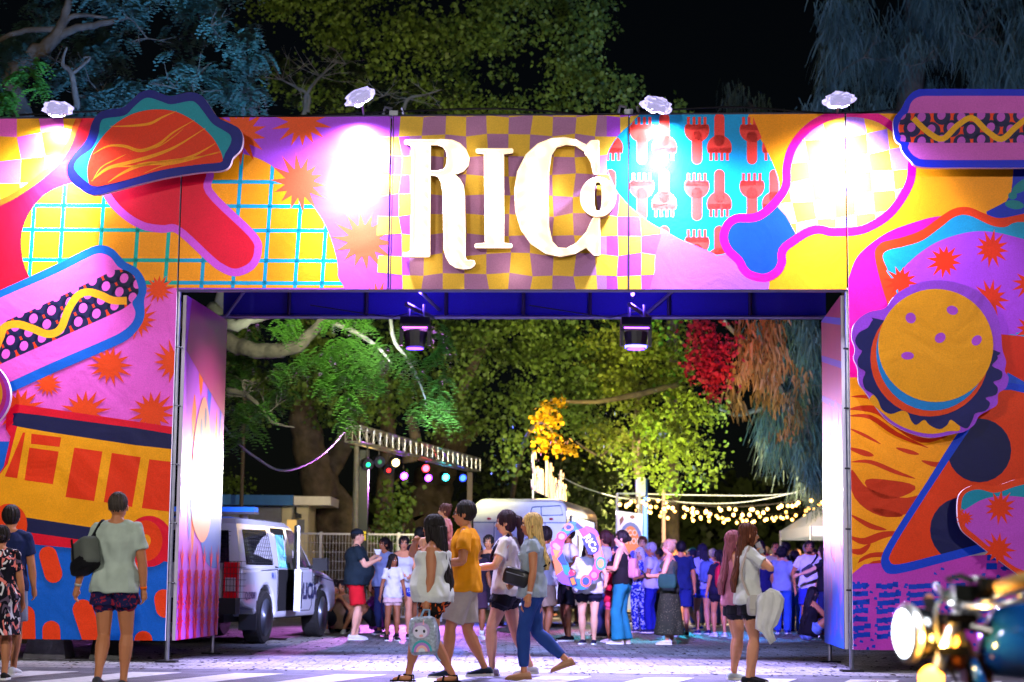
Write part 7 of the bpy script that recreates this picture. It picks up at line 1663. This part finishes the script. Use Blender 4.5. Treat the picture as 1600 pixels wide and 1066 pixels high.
prof = [(a, max(c, .34)) for a, c in prof]
def inset(p, d): return offset(p, -d)
rg = []
for y, d in ((-.945, .05), (-.935, .015), (-.91, 0), (.91, 0), (.935, .015), (.945, .05)): rg.append([V3(a, y, c) for a, c in inset(prof, d)])
child(MB().use(cw).loft(rg), 'body', TK)
# greenhouse
pl_b = [(.06, -.88), (3.95, -.84), (4.02, 0), (3.95, .84), (.06, .88)]
def gh(z, x0, x1, y): return [V3(x0, -y, z), V3((x0+x1)/2, -y-.01, z), V3(x1, -y, z), V3(x1+.08, 0, z), V3(x1, y, z), V3((x0+x1)/2, y+.01, z), V3(x0, y, z), V3(x0-.03, 0, z)]
child(MB().use(cw).loft([gh(1.07, .05, 4.0, .89), gh(1.3, .12, 3.72, .85), gh(1.55, .22, 3.38, .79), gh(1.72, .30, 3.12, .745), gh(1.80, .42, 2.95, .68), gh(1.825, .65, 2.7, .55)]), 'cab', TK)
def side_pt(x, z, out=.012): 
    ys = np.interp(z, [1.07, 1.3, 1.55, 1.72], [.89, .85, .79, .745]); return V3(x, -(ys+out), z)
def win(b, pts, out=.012): return b.add([side_pt(x, z, out) for x, z in pts], [tuple(range(len(pts)))])
ww = child(win(MB().use(gls), [(.36, 1.14), (1.70, 1.14), (1.66, 1.66), (.48, 1.64)]), 'canopy_window', TK)
gb = MB().use(BLK)
for k in range(9): z = 1.17+k*.058; gb.tube([side_pt(.4+k*.012, z, .03), side_pt(1.68, z, .03)], .004, 4)
for k in range(14): x = .42+k*.095; gb.tube([side_pt(x, 1.15, .03), side_pt(x+.01, 1.64, .03)], .004, 4)
gm = child(gb, 'window_guard', ww); gm['kind'] = 'stuff'
rwn = child(MB().use(gls).add([V3(.07, -.74, 1.16), V3(.07, .74, 1.16), V3(.24, .66, 1.62), V3(.24, -.66, 1.62)], [(0, 1, 2, 3)]), 'rear_window', TK)
rwn.location = (-.03, 0, 0)
gb = MB().use(BLK)
for k in range(8): z = 1.18+k*.06; x = .05+(z-1.16)*.37-.03; gb.tube([V3(x, -.72, z), V3(x, .72, z)], .004, 4)
for k in range(16): y = -.7+k*.093; gb.tube([V3(.02, y, 1.17), V3(.2, y*.93, 1.62)], .004, 4)
gm = child(gb, 'window_guard', rwn); gm['kind'] = 'stuff'
# open rear doorway, near-black sheets painted as the interior shade
child(MB().use(mat('doorway_shade', '#040407', rough=.8)).add([V3(1.80, -.949, .46), V3(2.66, -.949, .46), V3(2.66, -.949, 1.08), V3(1.80, -.949, 1.08)], [(0, 1, 2, 3)]), 'doorway', TK)
vo = child(win(MB().use(mat('doorway_shade', '#040407')), [(1.80, 1.07), (2.66, 1.07), (2.62, 1.70), (1.90, 1.70)]), 'doorway', TK)
cg = MB().use(mat('teal_cage', '#4C98A8', rough=.4, metal=.4))
for k in range(5): cg.tube([side_pt(2.0+k*.09, 1.1, .02), side_pt(2.12+k*.09, 1.6, .02)], .008, 5); cg.tube([side_pt(2.5-k*.09, 1.1, .022), side_pt(2.36-k*.07, 1.6, .022)], .008, 5)
child(cg, 'prisoner_cage', TK)
th = R(19); hx, hy_ = 2.68, -.95; dv = V3(-math.cos(th), -math.sin(th), 0); nv_ = V3(-dv.y, dv.x, 0)
def dpt(t, z, o=0): return V3(hx, hy_, z)+dv*t+nv_*o
def slab(b, pts, t0, t1): 
    n = len(pts); return b.add([dpt(a, c, t0) for a, c in pts]+[dpt(a, c, t1) for a, c in pts], [tuple(range(n)), tuple(range(2*n-1, n-1, -1))]+[(i, (i+1) % n, n+(i+1) % n, n+i) for i in range(n)])
dr2 = child(slab(MB().use(cw), [(0, .46), (.80, .46), (.86, .8), (.86, 1.08), (0, 1.08)], -.05, .05), 'rear_door', TK)
child(slab(MB().use(pla), [(.04, .5), (.76, .5), (.82, .8), (.82, 1.05), (.04, 1.05)], .052, .075), 'door_trim', dr2)
wf_ = MB().use(cw)
for a, c in (((0, 1.08), (.04, 1.74)), ((.86, 1.08), (.72, 1.72)), ((.04, 1.74), (.72, 1.72))): wf_.tube([dpt(*a), dpt(*c)], .025, 6)
child(wf_, 'window_frame', dr2); child(slab(MB().use(gls), [(.03, 1.09), (.84, 1.09), (.71, 1.71), (.05, 1.72)], -.006, .006), 'window', dr2)
# front door lines, window, text
fd = child(win(MB().use(gls), [(2.80, 1.12), (3.80, 1.12), (3.34, 1.60), (3.1, 1.68), (2.80, 1.70)]), 'front_window', TK)
ln = MB().use(mat('panel_gap', '#15171F', rough=.8))
def gapl(pts): ln.tube([V3(a, -.9475, c) for a, c in pts], .006, 4)
gapl([(2.74, .45), (2.72, 1.08)]); gapl([(3.72, .52), (3.76, 1.06)]); gapl([(2.74, .45), (3.6, .45), (3.72, .52)]); gapl([(.9, 1.06), (1.75, 1.08), (1.77, .45)]); gapl([(3.9, 1.0), (5.1, .9)])
child(ln, 'panel_gap', TK)
child(MB().use(pla).box((2.93, -.965, .98), (.16, .03, .03)), 'door_handle', TK); child(MB().use(pla).box((3.95, -.955, .93), (.26, .02, .12)), 'fender_vent', TK)
blue_t = mat('livery_blue', '#101C50', rough=.4)
def ttext(s, x, z, size, m, sx=1.0, bold=.01, y=-.952): 
    v_, f_ = text_mesh(s, size, bold, 0, sx); return MB().use(m).add([V3(x+q[0], y, z+q[1]) for q in v_], f_)
o = child(ttext('POLICIA', 2.92+.45, .74, .34, blue_t, 1.05, .014), 'lettering', TK); o['label'] = 'POLICIA in dark blue'
o = child(ttext('Q:29061', .42, .70, .14, blue_t, 1.15, .004), 'lettering', TK); o['label'] = 'unit number 29061'
o = child(ttext('911', 1.55, .98, .13, mat('livery_light_blue', '#2C50B0', rough=.4), 1.2, .004), 'lettering', TK); o = child(ttext('911', 4.35, .95, .12, mat('livery_light_blue', '#2C50B0'), 1.4, .004), 'lettering', TK)
# tail lamp, bumper, wheels, mirror, light bar
for s in (-1, 1):
    tl_ = child(MB().use(mat('tail_red', '#B00C1C', rough=.15, coat=.5, emit='#FF1020', estr=.06)).box((-.02, s*.80, .98-.06), (.1, .2, .5)), 'tail_lamp', TK)
    child(MB().use(mat('tail_clear', '#B8A8B8', rough=.15, coat=.5)).box((-.073, s*.80, .86), (.01, .15, .19)), 'reversing_lens', tl_)
    g_ = MB().use(BLK)
    for k in range(6): g_.tube([V3(-.09, s*.70+s*k*.05-.0, .66), V3(-.09, s*.70+s*k*.05, 1.18)], .004, 4)
    for k in range(7): g_.tube([V3(-.09, s*.69, .67+k*.085), V3(-.09, s*.96, .67+k*.085), V3(.12, s*.965, .67+k*.085)], .004, 4)
    o = child(g_, 'lamp_guard', tl_); o['kind'] = 'stuff'
    child(MB().use(pla).box((.12, s*.985, 1.28) if False else (3.78, s*1.07, 1.17), (.1, .24, .2)).tube([V3(3.78, s*.88, 1.12), V3(3.78, s*1.0, 1.14)], .03, 6), 'mirror', TK)
child(MB().use(pla).box((-.1, 0, .56), (.22, 1.84, .22)), 'rear_bumper', TK); child(MB().use(cw).box((-.005, 0, .84), (.03, 1.3, .42)), 'tailgate', TK)
child(MB().use(pla).box((2.6, 0, .42), (4.6, 1.2, .2)), 'chassis', TK)
for x, y in ((1.2, -.82), (4.42, -.82), (1.2, .82), (4.42, .82)):
    s = -1 if y < 0 else 1; w_ = MB().use(rub); P_ = []
    for a, r_ in ((-.13, .30), (-.13, .36), (-.10, .385), (.10, .385), (.13, .36), (.13, .30)): P_.append([V3(x+r_*math.cos(q), y+a, .385+r_*math.sin(q)) for q in [2*math.pi*j/32 for j in range(32)]])
    w_.loft(P_); wo = child(w_, 'wheel', TK, smooth=False)
    rm = MB().use(mat('steel_rim', '#6C7284', rough=.35, metal=.7)); P_ = []
    for a, r_ in ((.132, .27), (.12, .24), (.06, .2), (.05, .12), (.08, .08), (.085, .02)): P_.append([V3(x+r_*math.cos(q), y+s*a, .385+r_*math.sin(q)) for q in [2*math.pi*j/24 for j in range(24)]])
    rm.loft(P_); child(rm, 'rim', wo, smooth=True)
for s in (-1, 1): child(MB().use(pla).box((.72, s*.82, .42), (.03, .26, .42)), 'mud_flap', TK)
LBR = child(MB().use(mat('blue_light_bar', '#2A6CE0', rough=.2, emit='#2A70FF', estr=.35)).box((1.55, 0, 1.96), (.22, 1.3, .07)), 'light_bar', TK)
child(MB().use(ALU).box((1.55, 0, 1.905), (.24, 1.32, .03)).box((1.55, .5, 1.86), (.06, .06, .08)).box((1.55, -.5, 1.86), (.06, .06, .08)), 'mount', LBR)
child(MB().use(BLK).tube([V3(.6, -.3, 1.82), V3(.5, -.3, 2.15)], .006, 5), 'antenna', TK)
# parked car wheel behind the left tower (seen under the panel)
# ================================================================== motorcycle in the right foreground
MY = 6.4
MC = empty('motorcycle', floor_at(1560, MY), 'blurred motorcycle with lit headlight, amber indicator and blue tank in the right foreground', 'motorcycle')
q = lambda x, y, d=0.0: at(x, y, MY+d)
hc_ = q(1416, 990); hd_ = V3(-.985, -.20, -.02).normalized()
chrome = mat('chrome', '#D8D8DC', rough=.3, metal=.9); blkp = mat('black_paint', '#08080A', rough=.2, coat=.5)
def disc_loft(b, c, d, prof_, n=28):
    u = d.cross(V3(0, 0, 1)).normalized(); v = u.cross(d).normalized()
    return b.loft([[c+d*a+(u*math.cos(t)+v*math.sin(t))*r_ for t in [2*math.pi*j/n for j in range(n)]] for a, r_ in prof_])
H = child(disc_loft(MB().use(blkp), hc_, hd_, [(-.17, .02), (-.15, .05), (-.09, .082), (-.02, .094)]), 'headlight', MC, smooth=True)
child(disc_loft(MB().use(chrome), hc_, hd_, [(-.025, .093), (-.02, .1), (.0, .102), (.012, .094)]), 'bezel', H, smooth=True)
child(disc_loft(MB().use(mat('headlight_glass', '#FFFFFF', emit='#E4F0FF', estr=14)), hc_, hd_, [(.008, .088), (.02, .066), (.026, .02)]), 'lens', H, smooth=True)
lamp('headlight_beam', 'SPOT', hc_+hd_*.08, (.9, .95, 1.0), 25, hc_+hd_*5+V3(0, 0, -.5), .05, 50, .6)
for (x, y, d, r_) in ((1490, 1003, -.04, .034), (1455, 1060, -.1, .042)):
    i_ = child(MB().use(blkp).tube([q(x, y, d), q(x+8, y-4, d+.05)], .016, 8), 'indicator', MC)
    child(MB().use(mat('amber_glow', '#FF9A20', emit='#FFA030', estr=14)).ball(q(x, y, d), (r_, r_*.8, r_), 12, 8), 'lens', i_, smooth=True)
lamp('headlight_spill', 'POINT', hc_+hd_*.05+V3(.1, -.12, .12), (.9, .95, 1), 4, size=.04)
lamp('indicator_glow', 'POINT', q(1472, 1006, -.12), (1, .5, .08), 30.0, size=.03)
child(MB().use(chrome).tube([q(1438, 1000, -.03), q(1470, 1012, -.03), q(1492, 1003, -.03)], .01, 6).tube([q(1440, 990, .02), q(1475, 985, .02)], .014, 6), 'headlight_bracket', MC)
fk_t = q(1492, 950, .05)
for d in (-.1, .12):
    child(MB().use(chrome).tube([q(1498, 955, d), q(1478, 1010, d), q(1440, 1110, d), q(1385, 1290, d)], [.021, .021, .024, .024], 12), 'fork', MC, smooth=True)
child(MB().use(blkp).box(q(1488, 965, .01), (.1, .28, .03)).box(q(1476, 1015, .01), (.1, .28, .03)), 'fork_clamp', MC)
wc = q(1385, 1262, .01)
def wheel(c, r):
    b = MB().use(rub); b.loft([[c+V3(rr_*math.cos(t), a, rr_*math.sin(t)) for t in [2*math.pi*j/36 for j in range(36)]] for a, rr_ in ((-.045, r-.08), (-.055, r-.04), (-.03, r-.005), (0, r), (.03, r-.005), (.055, r-.04), (.045, r-.08))]); w_ = child(b, 'wheel', MC, smooth=True)
    b = MB().use(chrome)
    b.loft([[c+V3(rr_*math.cos(t), a, rr_*math.sin(t)) for t in [2*math.pi*j/36 for j in range(36)]] for a, rr_ in ((-.045, r-.08), (-.02, r-.1), (.02, r-.1), (.045, r-.08))], cap=False)
    for j in range(14): t = 2*math.pi*j/14; b.tube([c+V3(.03*math.cos(t), .02, .03*math.sin(t)), c+V3((r-.09)*math.cos(t), 0, (r-.09)*math.sin(t))], .003, 4)
    b.tube([c+V3(0, -.06, 0), c+V3(0, .06, 0)], .04, 12); child(b, 'rim', w_)
wc.z = .31; wheel(wc, .31); wc2 = wc+V3(1.38, 0, 0); wheel(wc2, .31)
child(MB().use(blkp).loft([[wc+V3((.345+e)*math.cos(t), a, (.345+e)*math.sin(t)) for t in [R(20+150*j/16) for j in range(17)]] for a, e in ((-.07, 0), (-.05, .02), (.05, .02), (.07, 0))], cap=False, closed=False), 'mudguard', MC, smooth=True)
# handlebar, grips, mirrors, levers
hb = [q(1640, 905, -.34), q(1600, 918, -.30), q(1560, 930, -.22), q(1530, 945, -.1), q(1505, 952, .0), q(1490, 945, .12), q(1470, 925, .26), q(1462, 915, .36)]
child(MB().use(chrome).tube(smooth_loop([tuple(p) for p in hb], 5, False), .013, 10), 'handlebar', MC, smooth=True)
child(MB().use(mat('tan_grip', '#B08A48', rough=.6)).tube([q(1558, 918, -.26), q(1590, 908, -.32), q(1640, 896, -.42)], [.02, .024, .024], 12), 'grip', MC, smooth=True)
child(MB().use(rub).tube([q(1462, 968, .3), q(1456, 950, .36), q(1450, 936, .42)], [.022, .024, .02], 12), 'grip', MC, smooth=True)
child(MB().use(mat('amber_reflector', '#D89070', rough=.3)).ball(q(1452, 934, .40), .016, 8, 6), 'bar_end', MC)
sw = MB().use(mat('dark_switchgear', '#1A1E1C', rough=.35, metal=.5)); sw.box(q(1520, 925, -.16), (.14, .08, .05)); sw.ball(q(1500, 930, -.08), (.06, .04, .035), 10, 6); sw.box(q(1548, 912, -.2), (.08, .06, .04)); sw.tube([q(1490, 918, -.05), q(1480, 905, -.02), q(1500, 900, -.08), q(1520, 908, -.12)], .011, 6); child(sw, 'switchgear', MC)
child(MB().use(chrome).tube([q(1500, 945, -.1), q(1540, 948, -.2), q(1600, 938, -.36)], [.01, .008, .009], 8).ball(q(1494, 943, -.1), (.03, .02, .013), 8, 6).tube([q(1505, 935, -.06), q(1520, 930, -.1)], .014, 8), 'clutch_lever', MC, smooth=True)
child(MB().use(chrome).ball(q(1530, 905, -.05), (.03, .03, .012), 12, 6).ball(q(1585, 925, -.22), (.016, .016, .014), 8, 6).ball(q(1596, 930, -.25), (.014, .014, .01), 8, 6), 'master_cylinder', MC, smooth=True)
g2 = child(disc_loft(MB().use(blkp), q(1512, 955, -.02), V3(.45, -.45, .75).normalized(), [(-.04, .03), (-.03, .045), (.01, .047)]), 'speedometer', MC, smooth=True); child(disc_loft(MB().use(chrome), q(1512, 955, -.02), V3(.45, -.45, .75).normalized(), [(.008, .048), (.014, .05), (.016, .042)]), 'ring', g2)
child(MB().use(rub).tube(smooth_loop([tuple(q(*a)) for a in ((1505, 925, -.05), (1468, 940, -.1), (1462, 985, -.1), (1480, 1030, -.06), (1500, 1080, 0))], 6, False), .007, 6).tube(smooth_loop([tuple(q(*a)) for a in ((1530, 930, -.1), (1500, 965, -.1), (1510, 1010, -.08), (1535, 1080, 0))], 6, False), .006, 6), 'cable', MC)
bt = mat('metallic_blue_paint', '#1250A4', rough=.16, metal=.2, coat=.8); tk = []
for k, (x, zz, ry_, rz_) in enumerate(((1530, 1015, .03, .03), (1536, 1005, .085, .075), (1552, 995, .12, .115), (1590, 990, .135, .135), (1640, 990, .13, .13), (1690, 1000, .10, .11), (1730, 1010, .06, .07))):
    c = q(x, zz+10, 0); tk.append([c+V3(0, ry_*math.cos(t), rz_*math.sin(t)) for t in [2*math.pi*j/24 for j in range(24)]])
TNK = child(MB().use(bt).loft(tk), 'fuel_tank', MC, smooth=True); child(MB().use(chrome).tube([q(1612, 962, 0), q(1612, 953, 0)], [.035, .028], 14).tube([q(1570, 967, 0), q(1640, 957, 0)], .009, 6), 'filler_cap', TNK, smooth=True)
child(MB().use(bt).tube([q(1520, 1030, -.1), q(1530, 1060, -.12), q(1550, 1100, -.1)], [.012, .02, .012], 8), 'side_cover', MC, smooth=True)
child(MB().use(mat('black_leather', '#0C0C12')).loft([[q(x, y, 0)+V3(0, w_*math.cos(t), h_*math.sin(t)) for t in [2*math.pi*j/16 for j in range(16)]] for x, y, w_, h_ in ((1720, 1000, .05, .03), (1780, 1000, .12, .045), (1900, 998, .14, .05), (2000, 985, .1, .04))]), 'seat', MC, smooth=True)
en = MB().use(mat('engine_alloy', '#6E6A66', rough=.35, metal=.8)); ec = q(1610, 1190, 0)
for k in range(8): en.box(ec+V3(-.02, 0, .02+k*.024), (.2, .2, .012))
en.ball(ec+V3(.05, 0, -.1), (.2, .14, .13), 16, 10); en.tube([ec+V3(.05, -.15, -.1), ec+V3(.05, .15, -.1)], .1, 18); child(en, 'engine', MC)
fr_ = MB().use(blkp)
for d in (-.06, .06): fr_.tube([q(1500, 985, d), q(1530, 1100, d), ec+V3(-.12, d, -.16), ec+V3(.4, d, -.18), wc2+V3(-.1, d, .05), wc2+V3(0, d, 0)], .016, 8); fr_.tube([q(1500, 975, d), q(1700, 1030, d), wc2+V3(.1, d*1.5, .42)], .016, 8); fr_.tube([wc2+V3(0, d*1.8, 0), wc2+V3(.02, d*1.8, .4)], .02, 8)
child(fr_, 'frame', MC); child(MB().use(chrome).tube([ec+V3(-.1, -.1, 0), ec+V3(-.18, -.12, -.14), ec+V3(.2, -.14, -.22), wc2+V3(.2, -.14, .0)], [.018, .02, .03, .035], 10), 'exhaust', MC, smooth=True)
rd = MB().use(mat('warm_engine_parts', '#5A3018', rough=.4, metal=.6)); rd.ball(q(1500, 1020, -.02), (.05, .06, .06), 10, 7); rd.tube([q(1475, 975, -.02), q(1505, 1035, 0)], .035, 10); rd.box(q(1525, 1045, 0), (.09, .1, .1)); child(rd, 'horn_and_wiring', MC)
